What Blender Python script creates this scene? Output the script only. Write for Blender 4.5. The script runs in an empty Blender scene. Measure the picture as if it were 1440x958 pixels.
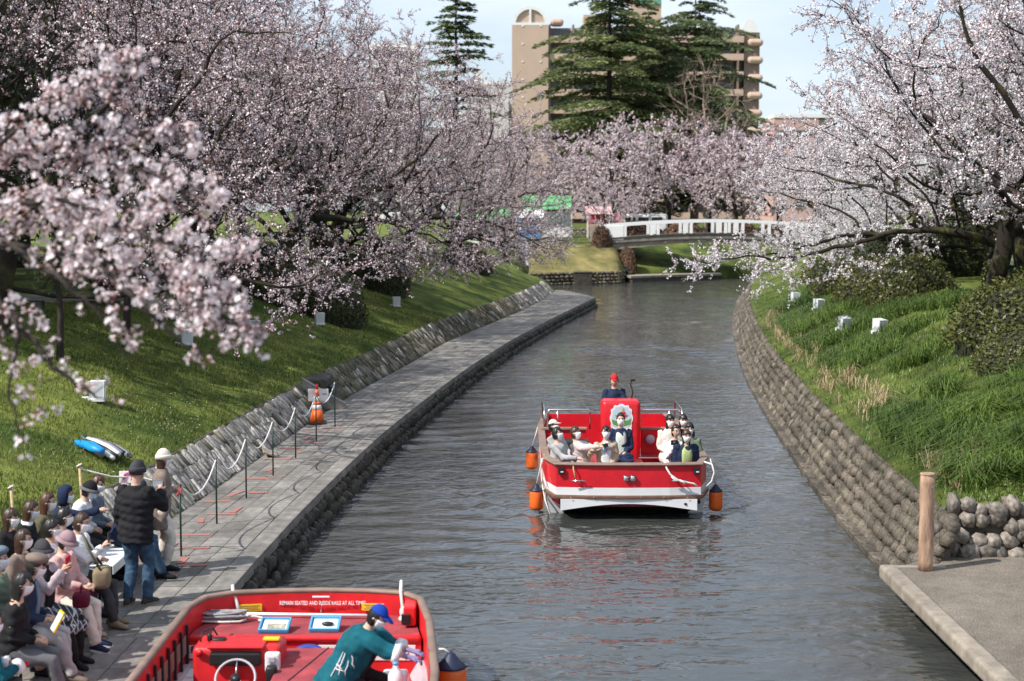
import bpy, bmesh, math, random
import numpy as np
from mathutils import Vector, Matrix, Euler
random.seed(7)
RNG = np.random.default_rng(7)
PI = math.pi
S = bpy.context.scene
COL = S.collection

# ------------------------------------------------------------------ camera
CAM_H = 5.3
PITCH = math.atan(184 / 2200)
cam_d = bpy.data.cameras.new('camera')
cam = bpy.data.objects.new('camera', cam_d)
COL.objects.link(cam)
cam.location = (0, 0, CAM_H)
cam.rotation_euler = (PI / 2 - PITCH, 0, 0)
cam_d.sensor_width = 36
cam_d.lens = 55
cam_d.clip_start = 0.1
cam_d.clip_end = 3000
cam_d.dof.use_dof = True
cam_d.dof.focus_distance = 27.5
cam_d.dof.aperture_fstop = 1.9
S.camera = cam

# ------------------------------------------------------------------ light
SUN_EL = math.radians(46.5)
SUN_AZ = math.radians(242)            # clockwise from +Y: the sun stands left of and behind the camera
sun_dir = Vector((math.sin(SUN_AZ) * math.cos(SUN_EL), math.cos(SUN_AZ) * math.cos(SUN_EL), math.sin(SUN_EL)))
ld = bpy.data.lights.new('sun', 'SUN')
ld.energy = 5.0
ld.angle = math.radians(0.5)
ld.color = (1.0, 0.955, 0.89)
sun = bpy.data.objects.new('sun', ld)
COL.objects.link(sun)
sun.rotation_euler = sun_dir.to_track_quat('Z', 'Y').to_euler()

w = bpy.data.worlds.new('World')
S.world = w
w.use_nodes = True
nt = w.node_tree
nt.nodes.clear()
out = nt.nodes.new('ShaderNodeOutputWorld')
bg = nt.nodes.new('ShaderNodeBackground')
bg.inputs['Strength'].default_value = 0.118
sky = nt.nodes.new('ShaderNodeTexSky')
sky.sky_type = 'NISHITA'
sky.sun_disc = False
sky.sun_elevation = SUN_EL
sky.sun_rotation = SUN_AZ
sky.air_density = 1.0
sky.dust_density = 1.0
tc = nt.nodes.new('ShaderNodeTexCoord')
mp = nt.nodes.new('ShaderNodeMapping')
mp.inputs['Scale'].default_value = (1.0, 1.0, 3.2)
nz = nt.nodes.new('ShaderNodeTexNoise')
nz.inputs['Scale'].default_value = 3.1
nz.inputs['Detail'].default_value = 7
nz.inputs['Roughness'].default_value = 0.55
rp = nt.nodes.new('ShaderNodeValToRGB')
rp.color_ramp.elements[0].position = 0.40
rp.color_ramp.elements[1].position = 0.62
mx = nt.nodes.new('ShaderNodeMix')
mx.data_type = 'RGBA'
mx.inputs['B'].default_value = (6.2, 6.95, 8.1, 1)
mul = nt.nodes.new('ShaderNodeMath')
mul.operation = 'MULTIPLY_ADD'
mul.inputs[1].default_value = 0.58
mul.inputs[2].default_value = 0.34
nt.links.new(tc.outputs['Generated'], mp.inputs['Vector'])
nt.links.new(mp.outputs[0], nz.inputs['Vector'])
nt.links.new(nz.outputs['Fac'], rp.inputs['Fac'])
nt.links.new(rp.outputs['Color'], mul.inputs[0])
nt.links.new(mul.outputs[0], mx.inputs['Factor'])
nt.links.new(sky.outputs['Color'], mx.inputs['A'])
nt.links.new(mx.outputs['Result'], bg.inputs['Color'])
nt.links.new(bg.outputs[0], out.inputs['Surface'])

S.view_settings.view_transform = 'Standard'
S.view_settings.look = 'None'
S.view_settings.exposure = 0.32
S.view_settings.gamma = 1.0
S.render.engine = 'CYCLES'
cy = S.cycles
cy.max_bounces = 6
cy.diffuse_bounces = 3
cy.glossy_bounces = 3
cy.transmission_bounces = 3
cy.transparent_max_bounces = 6
cy.caustics_reflective = False
cy.caustics_refractive = False
try:
    cy.use_denoising = True
except Exception:
    pass

# ------------------------------------------------------------------ helpers
def tag(o, label=None, cat=None, group=None, kind=None):
    if label: o['label'] = label
    if cat: o['category'] = cat
    if group: o['group'] = group
    if kind: o['kind'] = kind
    return o

def empty(name, loc=(0, 0, 0), rz=0.0, label=None, cat=None, group=None):
    o = bpy.data.objects.new(name, None)
    o.empty_display_size = 0.2
    o.location = loc
    o.rotation_euler = (0, 0, rz)
    COL.objects.link(o)
    return tag(o, label, cat, group)

def link(name, me, parent=None, loc=None, rot=None, scale=None):
    o = bpy.data.objects.new(name, me)
    COL.objects.link(o)
    if parent is not None: o.parent = parent
    if loc is not None: o.location = loc
    if rot is not None: o.rotation_euler = rot
    if scale is not None: o.scale = scale
    return o

def copy_tree(o, parent=None):
    c = o.copy()
    COL.objects.link(c)
    c.parent = parent
    for ch in o.children:
        copy_tree(ch, c)
    return c

def frame(d):
    d = Vector(d).normalized()
    a = Vector((0, 0, 1)) if abs(d.z) < 0.9 else Vector((0, 1, 0))
    x = a.cross(d).normalized()
    y = d.cross(x).normalized()
    return x, y, d

class MB:
    """collects shapes that become ONE mesh object"""
    def __init__(s):
        s.v = []; s.f = []; s.m = []
    def add(s, vs, fs, m=0):
        b = len(s.v)
        s.v.extend([tuple(p) for p in vs])
        for f in fs:
            s.f.append(tuple(b + i for i in f)); s.m.append(m)
        return s
    def box(s, c, d, rot=None, m=0):
        hx, hy, hz = d[0] / 2, d[1] / 2, d[2] / 2
        P = [Vector((x, y, z)) for z in (-hz, hz) for y in (-hy, hy) for x in (-hx, hx)]
        if rot is not None:
            R = Euler(rot).to_matrix() if not isinstance(rot, Matrix) else rot
            P = [R @ p for p in P]
        P = [p + Vector(c) for p in P]
        return s.add(P, [(0, 2, 3, 1), (4, 5, 7, 6), (0, 1, 5, 4), (2, 6, 7, 3), (0, 4, 6, 2), (1, 3, 7, 5)], m)
    def rbox(s, c, d, r=0.02, rot=None, m=0, seg=2):
        bm = bmesh.new()
        bmesh.ops.create_cube(bm, size=1)
        bmesh.ops.scale(bm, vec=d, verts=bm.verts)
        bmesh.ops.bevel(bm, geom=list(bm.edges), offset=min(r, min(d) * 0.49), segments=seg, profile=0.5, affect='EDGES')
        if rot is not None:
            R = Euler(rot).to_matrix() if not isinstance(rot, Matrix) else rot
            bmesh.ops.rotate(bm, matrix=R, verts=bm.verts)
        bm.verts.index_update()
        s.add([v.co + Vector(c) for v in bm.verts], [[v.index for v in f.verts] for f in bm.faces], m)
        bm.free()
        return s
    def tube(s, pts, rad, n=8, m=0, cap=True, flat=None):
        pts = [Vector(p) for p in pts]
        if not hasattr(rad, '__len__'): rad = [rad] * len(pts)
        b = len(s.v)
        px = None
        for i, p in enumerate(pts):
            if i == 0: d = pts[1] - p
            elif i == len(pts) - 1: d = p - pts[i - 1]
            else: d = (pts[i + 1] - p).normalized() + (p - pts[i - 1]).normalized()
            if d.length < 1e-9: d = Vector((0, 0, 1))
            d.normalize()
            if px is None: x, y, _ = frame(d)
            else:
                x = px - d * px.dot(d)
                if x.length < 1e-6: x, y, _ = frame(d)
                x.normalize(); y = d.cross(x)
            px = x
            for k in range(n):
                a = 2 * PI * k / n
                s.v.append(tuple(p + x * (math.cos(a) * rad[i]) + y * (math.sin(a) * rad[i])))
        for i in range(len(pts) - 1):
            for k in range(n):
                k2 = (k + 1) % n
                s.f.append((b + i * n + k, b + i * n + k2, b + (i + 1) * n + k2, b + (i + 1) * n + k)); s.m.append(m)
        if cap:
            s.f.append(tuple(b + k for k in range(n))[::-1]); s.m.append(m)
            e = b + (len(pts) - 1) * n
            s.f.append(tuple(e + k for k in range(n))); s.m.append(m)
        return s
    def loft(s, rings, m=0, cap=True, closed=True):
        n = len(rings[0]); b = len(s.v)
        for r in rings: s.v.extend([tuple(p) for p in r])
        for i in range(len(rings) - 1):
            for k in range(n if closed else n - 1):
                k2 = (k + 1) % n
                s.f.append((b + i * n + k, b + i * n + k2, b + (i + 1) * n + k2, b + (i + 1) * n + k)); s.m.append(m)
        if cap and closed:
            s.f.append(tuple(b + k for k in range(n))[::-1]); s.m.append(m)
            e = b + (len(rings) - 1) * n
            s.f.append(tuple(e + k for k in range(n))); s.m.append(m)
        return s
    def ell(s, c, r, n=12, k=8, rot=None, m=0):
        R = None
        if rot is not None: R = rot if isinstance(rot, Matrix) else Euler(rot).to_matrix()
        rings = []
        for i in range(k + 1):
            t = PI * i / k
            rr = max(math.sin(t), 0.02)
            ring = []
            for j in range(n):
                a = 2 * PI * j / n
                p = Vector((r[0] * rr * math.cos(a), r[1] * rr * math.sin(a), -r[2] * math.cos(t)))
                if R is not None: p = R @ p
                ring.append(p + Vector(c))
            rings.append(ring)
        return s.loft(rings, m)
    def prism(s, poly, z0, z1, m=0):
        n = len(poly)
        vs = [(p[0], p[1], z0) for p in poly] + [(p[0], p[1], z1) for p in poly]
        fs = [tuple(range(n))[::-1], tuple(range(n, 2 * n))] + [(i, (i + 1) % n, n + (i + 1) % n, n + i) for i in range(n)]
        return s.add(vs, fs, m)
    def plate(s, poly, o, x, y, t, m=0):
        """a flat outline (in axes x, y at o) given the thickness t along x cross y"""
        o, x, y = Vector(o), Vector(x), Vector(y)
        n = x.cross(y).normalized() * t
        A = [o + x * p[0] + y * p[1] for p in poly]
        k = len(A)
        return s.add(A + [a + n for a in A], [tuple(range(k))[::-1], tuple(range(k, 2 * k))] + [(i, (i + 1) % k, k + (i + 1) % k, k + i) for i in range(k)], m)
    def mesh(s, name, mats, smooth=False):
        me = bpy.data.meshes.new(name)
        me.from_pydata(s.v, [], s.f)
        for x in (mats if isinstance(mats, (list, tuple)) else [mats]): me.materials.append(x)
        me.polygons.foreach_set('material_index', s.m)
        if smooth: me.polygons.foreach_set('use_smooth', [True] * len(s.f))
        me.update()
        return me
    def build(s, name, mats, parent=None, smooth=False, **kw):
        me = s.mesh(name, mats, smooth)
        bm = bmesh.new(); bm.from_mesh(me)
        bmesh.ops.recalc_face_normals(bm, faces=bm.faces)
        bm.to_mesh(me); bm.free()
        o = link(name, me, parent)
        return tag(o, **kw) if kw else o

def arr_mesh(name, V, F, mats, mi=None, smooth=False):
    """fast mesh from numpy arrays, all faces with the same number of corners"""
    me = bpy.data.meshes.new(name)
    V = np.asarray(V, dtype=np.float32); F = np.asarray(F, dtype=np.int32)
    nf, k = F.shape
    me.vertices.add(len(V)); me.vertices.foreach_set('co', V.ravel())
    me.loops.add(nf * k); me.loops.foreach_set('vertex_index', F.ravel())
    me.polygons.add(nf)
    me.polygons.foreach_set('loop_start', np.arange(0, nf * k, k, dtype=np.int32))
    me.polygons.foreach_set('loop_total', np.full(nf, k, dtype=np.int32))
    for x in (mats if isinstance(mats, (list, tuple)) else [mats]): me.materials.append(x)
    if mi is not None: me.polygons.foreach_set('material_index', np.asarray(mi, dtype=np.int32))
    if smooth: me.polygons.foreach_set('use_smooth', np.ones(nf, dtype=bool))
    me.update(calc_edges=True)
    return me

# ------------------------------------------------------------------ materials
MATS = {}
def M(name, col, rough=0.6, var=0.12, scale=6.0, col2=None, bump=0.0, bscale=None, metal=0.0, isl=0.0, spec=0.4, stretch=None, trans=0.0, coat=0.0, detail=4, ramp=(0.3, 0.7), stain=None):
    """procedural material: noise between two tones, optional bump, optional tone per piece"""
    m = bpy.data.materials.new(name)
    m.use_nodes = True
    t = m.node_tree
    N = t.nodes; L = t.links
    b = N['Principled BSDF']
    b.inputs['Roughness'].default_value = rough
    b.inputs['Metallic'].default_value = metal
    b.inputs['Specular IOR Level'].default_value = spec
    if coat: b.inputs['Coat Weight'].default_value = coat
    tc = N.new('ShaderNodeTexCoord')
    src = tc.outputs['Object']
    if stretch:
        mp = N.new('ShaderNodeMapping'); mp.inputs['Scale'].default_value = stretch
        L.new(src, mp.inputs['Vector']); src = mp.outputs[0]
    nz = N.new('ShaderNodeTexNoise'); nz.inputs['Scale'].default_value = scale; nz.inputs['Detail'].default_value = detail
    L.new(src, nz.inputs['Vector'])
    r = N.new('ShaderNodeValToRGB')
    c1 = [max(0, c * (1 - var)) for c in col]
    c2 = list(col2) if col2 else [min(1, c * (1 + var)) for c in col]
    r.color_ramp.elements[0].position = ramp[0]; r.color_ramp.elements[1].position = ramp[1]
    r.color_ramp.elements[0].color = (*c1, 1); r.color_ramp.elements[1].color = (*c2, 1)
    L.new(nz.outputs['Fac'], r.inputs['Fac'])
    colr = r.outputs['Color']
    if isl:
        g = N.new('ShaderNodeNewGeometry'); oi = N.new('ShaderNodeObjectInfo')
        ad = N.new('ShaderNodeMath'); ad.operation = 'ADD'
        L.new(g.outputs['Random Per Island'], ad.inputs[0]); L.new(oi.outputs['Random'], ad.inputs[1])
        fr = N.new('ShaderNodeMath'); fr.operation = 'FRACT'; L.new(ad.outputs[0], fr.inputs[0])
        mr = N.new('ShaderNodeMapRange'); mr.inputs['To Min'].default_value = 1 - isl; mr.inputs['To Max'].default_value = 1 + isl
        L.new(fr.outputs[0], mr.inputs['Value'])
        hs = N.new('ShaderNodeHueSaturation'); L.new(mr.outputs[0], hs.inputs['Value'])
        L.new(colr, hs.inputs['Color']); colr = hs.outputs['Color']
    for sc_, am in (stain or ()):
        ns = N.new('ShaderNodeTexNoise'); ns.inputs['Scale'].default_value = sc_; ns.inputs['Detail'].default_value = 6; ns.inputs['Roughness'].default_value = .62
        L.new(tc.outputs['Object'] if not isl else N.new('ShaderNodeNewGeometry').outputs['Position'], ns.inputs['Vector'])
        mr = N.new('ShaderNodeMapRange'); mr.inputs['From Min'].default_value = .3; mr.inputs['From Max'].default_value = .7
        mr.inputs['To Min'].default_value = 1 - am; mr.inputs['To Max'].default_value = 1 + am
        L.new(ns.outputs['Fac'], mr.inputs['Value'])
        hs = N.new('ShaderNodeHueSaturation'); L.new(mr.outputs[0], hs.inputs['Value']); L.new(colr, hs.inputs['Color']); colr = hs.outputs['Color']
    L.new(colr, b.inputs['Base Color'])
    if bump:
        n2 = N.new('ShaderNodeTexNoise'); n2.inputs['Scale'].default_value = bscale or scale * 4; n2.inputs['Detail'].default_value = 5
        L.new(src, n2.inputs['Vector'])
        bp = N.new('ShaderNodeBump'); bp.inputs['Strength'].default_value = min(1, bump); bp.inputs['Distance'].default_value = 0.02
        L.new(n2.outputs['Fac'], bp.inputs['Height']); L.new(bp.outputs[0], b.inputs['Normal'])
    if trans:
        tr = N.new('ShaderNodeBsdfTranslucent'); L.new(colr, tr.inputs['Color'])
        ms = N.new('ShaderNodeMixShader'); ms.inputs[0].default_value = trans
        o = N['Material Output']
        L.new(b.outputs[0], ms.inputs[1]); L.new(tr.outputs[0], ms.inputs[2]); L.new(ms.outputs[0], o.inputs['Surface'])
    MATS[name] = m
    return m

bark = M('cherry_bark', (0.030, 0.022, 0.018), 0.85, 0.4, 9, bump=0.6, stretch=(1, 1, 0.4))
twigm = M('twig_bark', (0.042, 0.026, 0.022), 0.8, 0.3, 9)
mossbark = M('mossy_bark', (0.028, 0.020, 0.015), 0.9, 0.4, 2.2, col2=(0.075, 0.07, 0.02), bump=0.7, bscale=20, ramp=(0.5, 0.7))
palebark = M('pale_bark', (0.26, 0.20, 0.15), 0.85, 0.3, 9)
petal = M('petal_pale', (0.82, 0.73, 0.765), 0.6, 0.06, 3, isl=0.14, trans=0.22, spec=0.2)
petal2 = M('petal_pink', (0.56, 0.435, 0.445), 0.6, 0.08, 3, isl=0.2, trans=0.22, spec=0.2)
budm = M('bud_rose', (0.24, 0.115, 0.11), 0.6, 0.2, 3, isl=0.25, trans=0.2, spec=0.2)
petalw = M('petal_white', (0.90, 0.86, 0.88), 0.6, 0.04, 3, isl=0.08, trans=0.30, spec=0.2)
cedar = M('cedar_needles', (0.11, 0.155, 0.065), 0.6, 0.25, 0.6, col2=(0.27, 0.31, 0.13), isl=0.3, trans=0.38, spec=0.3)
cedar2 = M('cedar_needles_bluish', (0.10, 0.145, 0.075), 0.6, 0.25, 0.6, col2=(0.24, 0.285, 0.13), isl=0.3, trans=0.38, spec=0.3)
leafd = M('leaf_dark', (0.030, 0.050, 0.014), 0.45, 0.3, 1.2, col2=(0.075, 0.085, 0.022), isl=0.35, trans=0.2)
leafb = M('azalea_leaf', (0.065, 0.080, 0.018), 0.45, 0.3, 2.0, col2=(0.125, 0.13, 0.03), isl=0.25, trans=0.2)
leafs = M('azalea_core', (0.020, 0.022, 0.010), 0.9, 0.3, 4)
grassm = M('turf', (0.060, 0.105, 0.018), 0.9, 0.25, 0.55, col2=(0.18, 0.205, 0.045), bump=0.9, bscale=22, isl=0, spec=0.15, detail=8, ramp=(0.34, 0.66), stain=((.25, .35), (1.1, .25), (5, .2)))
grassr = M('bank_turf', (0.055, 0.085, 0.018), 0.9, 0.25, 0.6, col2=(0.12, 0.14, 0.032), bump=0.9, bscale=18, spec=0.15, detail=8, stain=((.3, .3), (1.3, .25)))
grassdry = M('dry_turf', (0.13, 0.135, 0.04), 0.9, 0.25, 0.5, col2=(0.27, 0.22, 0.09), bump=0.6, bscale=10, spec=0.15, stain=((.3, .3), (1.5, .3)))
blade = M('grass_blade', (0.062, 0.125, 0.017), 0.55, 0.3, 0.7, col2=(0.215, 0.235, 0.05), isl=0.4, trans=0.3, spec=0.3, detail=6)
blader = M('long_grass_blade', (0.055, 0.12, 0.022), 0.45, 0.3, 0.8, col2=(0.17, 0.25, 0.05), isl=0.35, trans=0.3, spec=0.4)
bladey = M('yellowed_blade', (0.17, 0.16, 0.045), 0.7, 0.25, 1.5, col2=(0.33, 0.28, 0.11), isl=0.35, trans=0.2)
bladed = M('dead_grass_blade', (0.42, 0.33, 0.19), 0.7, 0.2, 2, isl=0.3, trans=0.2)
soil = M('soil', (0.10, 0.075, 0.05), 0.95, 0.35, 5, bump=0.6)
slabm = M('paving_stone', (0.205, 0.19, 0.172), 0.75, 0.22, 3.0, bump=0.25, bscale=60, isl=0.2, detail=8, stain=((.5, .3), (2.3, .28)))
joint = M('paving_joint', (0.075, 0.068, 0.055), 0.95, 0.3, 8)
coping = M('coping_concrete', (0.205, 0.19, 0.17), 0.8, 0.25, 2.5, bump=0.3, bscale=40, isl=0.1, detail=8, stain=((.6, .25), (3.0, .25)))
quaym = M('quay_rock', (0.040, 0.036, 0.028), 0.6, 0.4, 6, col2=(0.095, 0.085, 0.062), bump=0.5, bscale=25, isl=0.35)
mossq = M('quay_moss', (0.035, 0.045, 0.012), 0.95, 0.4, 6, col2=(0.075, 0.08, 0.03), bump=0.6)
wallst = M('split_stone', (0.26, 0.24, 0.215), 0.8, 0.35, 7, col2=(0.48, 0.45, 0.41), bump=0.5, bscale=30, isl=0.35, detail=6, stain=((.7, .3), (2.6, .3)))
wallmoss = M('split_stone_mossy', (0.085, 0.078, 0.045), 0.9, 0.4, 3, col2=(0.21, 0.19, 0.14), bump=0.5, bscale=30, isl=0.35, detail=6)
mortar = M('wall_mortar', (0.095, 0.082, 0.062), 0.95, 0.35, 6, bump=0.6)
cobm = M('cobble', (0.060, 0.050, 0.037), 0.72, 0.35, 5, col2=(0.165, 0.138, 0.104), bump=0.35, bscale=25, isl=0.36, detail=7, stain=((.45, .35), (1.7, .3)))
coblt = M('cobble_pale', (0.085, 0.070, 0.057), 0.7, 0.3, 4, col2=(0.26, 0.225, 0.19), bump=0.3, bscale=25, isl=0.5, detail=7)
conc = M('dock_concrete', (0.125, 0.102, 0.08), 0.85, 0.3, 55, col2=(0.26, 0.225, 0.18), bump=0.6, bscale=70, detail=10, ramp=(0.35, 0.7), stain=((.7, .22), (3.1, .2)))
concedge = M('dock_edge', (0.27, 0.232, 0.185), 0.8, 0.22, 3.0, bump=0.5, bscale=40, detail=8, stain=((1.1, .25), (7, .2)))
woodp = M('pile_wood', (0.34, 0.205, 0.13), 0.8, 0.4, 9, col2=(0.50, 0.33, 0.23), bump=1.0, bscale=22, stretch=(1, 1, 0.25))
redp = M('boat_red', (0.60, 0.012, 0.022), 0.36, 0.08, 2.5, coat=0.2, bump=0.05, bscale=6, stain=((1.6, .10), (9, .08)))
redin = M('boat_red_inner', (0.60, 0.018, 0.022), 0.45, 0.12, 3, coat=0.1, bump=.06, bscale=7, stain=((1.4, .14), (8, .10)))
redmat = M('deck_mat', (0.30, 0.045, 0.055), 0.85, 0.2, 4, bump=0.4, bscale=80, detail=8, stain=((1.3, .2), (6, .2)))
whitep = M('boat_white', (0.74, 0.74, 0.74), 0.35, 0.05, 3, coat=0.2)
hullgr = M('hull_bottom', (0.42, 0.42, 0.45), 0.4, 0.15, 2.0)
brownr = M('rub_rail', (0.17, 0.095, 0.065), 0.5, 0.2, 5, bump=0.15)
railbr = M('gunwale_worn', (0.235, 0.16, 0.125), 0.6, 0.22, 4, bump=0.2)
steel = M('stainless', (0.62, 0.60, 0.60), 0.22, 0.05, 5, metal=1.0)
darkst = M('dark_metal', (0.045, 0.045, 0.048), 0.4, 0.2, 5, metal=0.6)
black = M('black_plastic', (0.014, 0.014, 0.015), 0.45, 0.2, 6)
orange = M('buoy_orange', (0.80, 0.135, 0.018), 0.4, 0.08, 4, coat=0.1)
navyb = M('buoy_cap', (0.012, 0.017, 0.045), 0.5, 0.2, 5)
rope = M('rope_white', (0.66, 0.64, 0.60), 0.8, 0.15, 40, bump=0.5, bscale=120)
ropeg = M('rope_grey', (0.30, 0.30, 0.31), 0.8, 0.2, 40, bump=0.5, bscale=120)
ropet = M('rope_tan', (0.50, 0.36, 0.20), 0.8, 0.2, 40)
white = M('white_paint', (0.78, 0.78, 0.77), 0.5, 0.04, 4)
yellow = M('sticker_yellow', (0.80, 0.52, 0.02), 0.5, 0.05, 4)
redtxt = M('sign_red', (0.55, 0.03, 0.04), 0.5, 0.05, 4)
pinkt = M('sign_pink', (0.72, 0.08, 0.25), 0.5, 0.05, 4)
bluet = M('tray_blue', (0.08, 0.36, 0.62), 0.4, 0.08, 4)
paper = M('paper_white', (0.80, 0.80, 0.79), 0.7, 0.03, 4)
lampw = M('lantern_paper', (0.78, 0.80, 0.82), 0.7, 0.05, 3, trans=0.25)
greenpost = M('post_green', (0.012, 0.035, 0.026), 0.45, 0.2, 5)
paintred = M('pavement_paint', (0.56, 0.14, 0.11), 0.8, 0.2, 11, col2=(0.24, 0.18, 0.155), detail=10, ramp=(.40, .56))
conem = M('cone_orange', (0.85, 0.14, 0.02), 0.45, 0.06, 4)
bluetarp = M('tarp_blue', (0.012, 0.26, 0.60), 0.4, 0.15, 6, bump=0.3)
greyf = M('folded_grey', (0.21, 0.21, 0.22), 0.6, 0.2, 6)
# ------------------------------------------------------------------ the canal and its banks
def ip(tbl):
    ys = np.array([p[1] for p in tbl]); xs = np.array([p[0] for p in tbl])
    return lambda y: np.interp(y, ys, xs)
def smooth_tbl(tbl, n=160):
    ys = np.array([p[1] for p in tbl], float); xs = np.array([p[0] for p in tbl], float)
    yy = np.linspace(ys[0], ys[-1], n); xx = np.interp(yy, ys, xs)
    for _ in range(14):
        xx[1:-1] = (xx[:-2] + 2 * xx[1:-1] + xx[2:]) / 4
    return list(zip(xx, yy))
# walkway outer edge, walkway inner edge (= foot of the sloping wall), right waterline: (X, Y)
EDGE = smooth_tbl([(-3.66, 2), (-3.64, 19), (-3.55, 21), (-3.44, 24.2), (-3.22, 27.9), (-2.83, 33.5), (-2.1, 41), (-1.3, 48.3), (-0.05, 57.9), (1.78, 69.7), (4.66, 86.8)])
BASE = smooth_tbl([(-6.6, 2), (-6.5, 14), (-6.2, 18), (-5.75, 21.5), (-5.4, 24.5), (-5.09, 29.5), (-4.74, 35.1), (-4.3, 41), (-3.42, 48.3), (-2.45, 57.9), (-1.0, 66.6), (0.45, 75.6), (2.3, 90), (2.6, 96)])
RW = smooth_tbl([(5.3, 2), (5.45, 20), (5.54, 23.2), (5.68, 26.7), (6.01, 31.5), (6.51, 38.3), (7.3, 47.5), (8.3, 56.5), (10.31, 72.5), (13.15, 90.6), (17.5, 113.5)])
edgeX, baseX0, rwX0 = ip(EDGE), ip(BASE), ip(RW)
LB_T = BASE + [(2.2, 98), (1.4, 101), (1.2, 104), (1.2, 900)]
RB_T = RW + [(26, 119), (40, 127), (80, 150), (420, 330)]
FB_T = [(1.2, 109.5), (7.7, 113), (8.6, 117.2), (12.5, 119.2), (16, 121.6), (26, 130), (40, 139), (80, 165), (420, 345)]
lbX, rbX = ip(LB_T), ip(RB_T)
farY = lambda x: np.interp(x, [p[0] for p in FB_T], [p[1] for p in FB_T])

def hL(d, y=0):      # height of the left bank d metres inland from the foot of its wall
    return np.interp(d, [0, .70, .92, 1.7, 5.2, 6.4, 12, 60, 900], [.42, 1.08, 1.18, 1.42, 2.66, 2.86, 2.95, 3.05, 3.05])
def hR(d, y=0):
    return np.interp(d, [0, .12, .75, 1.1, 4.2, 5.4, 12, 60, 900], [-.1, .0, 1.05, 1.2, 2.55, 2.85, 3.0, 3.05, 3.05])
def hF(d):
    return np.interp(d, [0, .35, .9, 5.5, 7, 60, 900], [-.1, .85, .95, 2.55, 2.75, 3.0, 3.0])

def vnoise(x, y, s, seed=0):
    """smooth value noise"""
    r = np.random.default_rng(seed).random((64, 64))
    x = np.asarray(x) / s; y = np.asarray(y) / s
    i = np.floor(x).astype(int); j = np.floor(y).astype(int)
    u = x - i; v = y - j; u = u * u * (3 - 2 * u); v = v * v * (3 - 2 * v)
    g = lambda a, b: r[a % 64, b % 64]
    return (g(i, j) * (1 - u) + g(i + 1, j) * u) * (1 - v) + (g(i, j + 1) * (1 - u) + g(i + 1, j + 1) * u) * v - .5
def cutR(z, y):
    return np.minimum(z, 1.2 + .50 * np.clip(np.asarray(y) - 21.95, -.3, 99))
def bumps(x, y, d):
    k = np.clip(d - .6, 0, 1)
    return k * (.16 * vnoise(x, y, 3.1, 1) + .05 * vnoise(x, y, .8, 2)) * np.clip(1 - (np.asarray(d) - 8) / 60, .3, 1)
def gz(x, y):
    """ground height anywhere on land"""
    if y > 104 and x > 1.2:
        fy = float(farY(x))
        if y > fy: return float(hF(y - fy))
    l = float(lbX(y))
    if x < l: return float(hL(l - x) + bumps(x, y, l - x))
    r = float(rbX(y)) if y < 330 else 420
    if x > r: return float(cutR(hR(x - r) + bumps(x, y, x - r), y))
    return 0.0

def bank(name, mats, ys, D, X, H, sgn):
    V = []; n = len(D); D = np.array(D)
    for y in ys:
        x = X(y) + sgn * D
        z = H(D) + bumps(x, np.full(n, y), D)
        if sgn > 0: z = cutR(z, y)
        V.append(np.stack([x, np.full(n, y), z], 1))
    V = np.concatenate(V); F = []
    for i in range(len(ys) - 1):
        for k in range(n - 1):
            a = i * n + k
            q = (a, a + 1, a + n + 1, a + n)
            F.append(q if sgn > 0 else q[::-1])
    me = arr_mesh(name, V, F, mats, smooth=True)
    o = link(name, me); return tag(o, kind='structure')
ysn = list(np.arange(2, 60, .6)) + list(np.arange(60, 130, 1.5)) + [135, 145, 160, 190, 240, 400, 900]
Dn = [-.05, .2, .5, .75, 1.1, 1.6, 2.2, 2.8, 3.4, 4, 4.6, 5.2, 5.8, 6.4, 7.2, 8.5, 10, 12, 15, 20, 30, 60, 140, 400, 900]
bank('grass_bank', grassm, ysn, Dn, lbX, hL, -1)
ysr = list(np.arange(21.8, 60, .6)) + list(np.arange(60, 120, 1.2)) + [123, 127, 135, 150, 200, 260, 329]
bank('grass_bank', grassr, ysr, [.0, .12, .4, .75, 1.1, 1.6, 2.2, 2.8, 3.4, 4.2, 4.8, 5.4, 6.2, 7.5, 9.5, 12, 16, 25, 60, 200, 500], rbX, hR, 1)
# far bank: runs across the end of the reach
xs = list(np.arange(1.2, 12, .5)) + list(np.arange(12, 50, 1.0)) + [60, 80, 120, 200, 420]
Df = [0, .35, .9, 1.5, 2.2, 3, 4, 5.5, 7, 10, 16, 30, 60, 150, 400, 700]
V = []; F = []
for x in xs:
    for d in Df: V.append((x, farY(x) + d, float(hF(d)) + float(.12 * vnoise(x, farY(x) + d, 2, 5)) * (d > 1)))
n = len(Df)
for i in range(len(xs) - 1):
    for k in range(n - 1):
        a = i * n + k; F.append((a, a + n, a + n + 1, a + 1))
mi = []
for i in range(len(xs) - 1):
    for k in range(n - 1): mi.append(0 if (xs[i] < 8.2 and k < 8) else 1)
tag(link('far_bank', arr_mesh('far_bank', V, F, [grassdry, grassr], mi, True)), kind='structure')
# land behind the camera's side of the plain, so that the ground reaches the horizon on both sides
g = MB(); g.box((0, 1500, 1.2), (3000, 1200, 3.4)); g.build('distant_ground', grassr, kind='structure')

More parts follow.
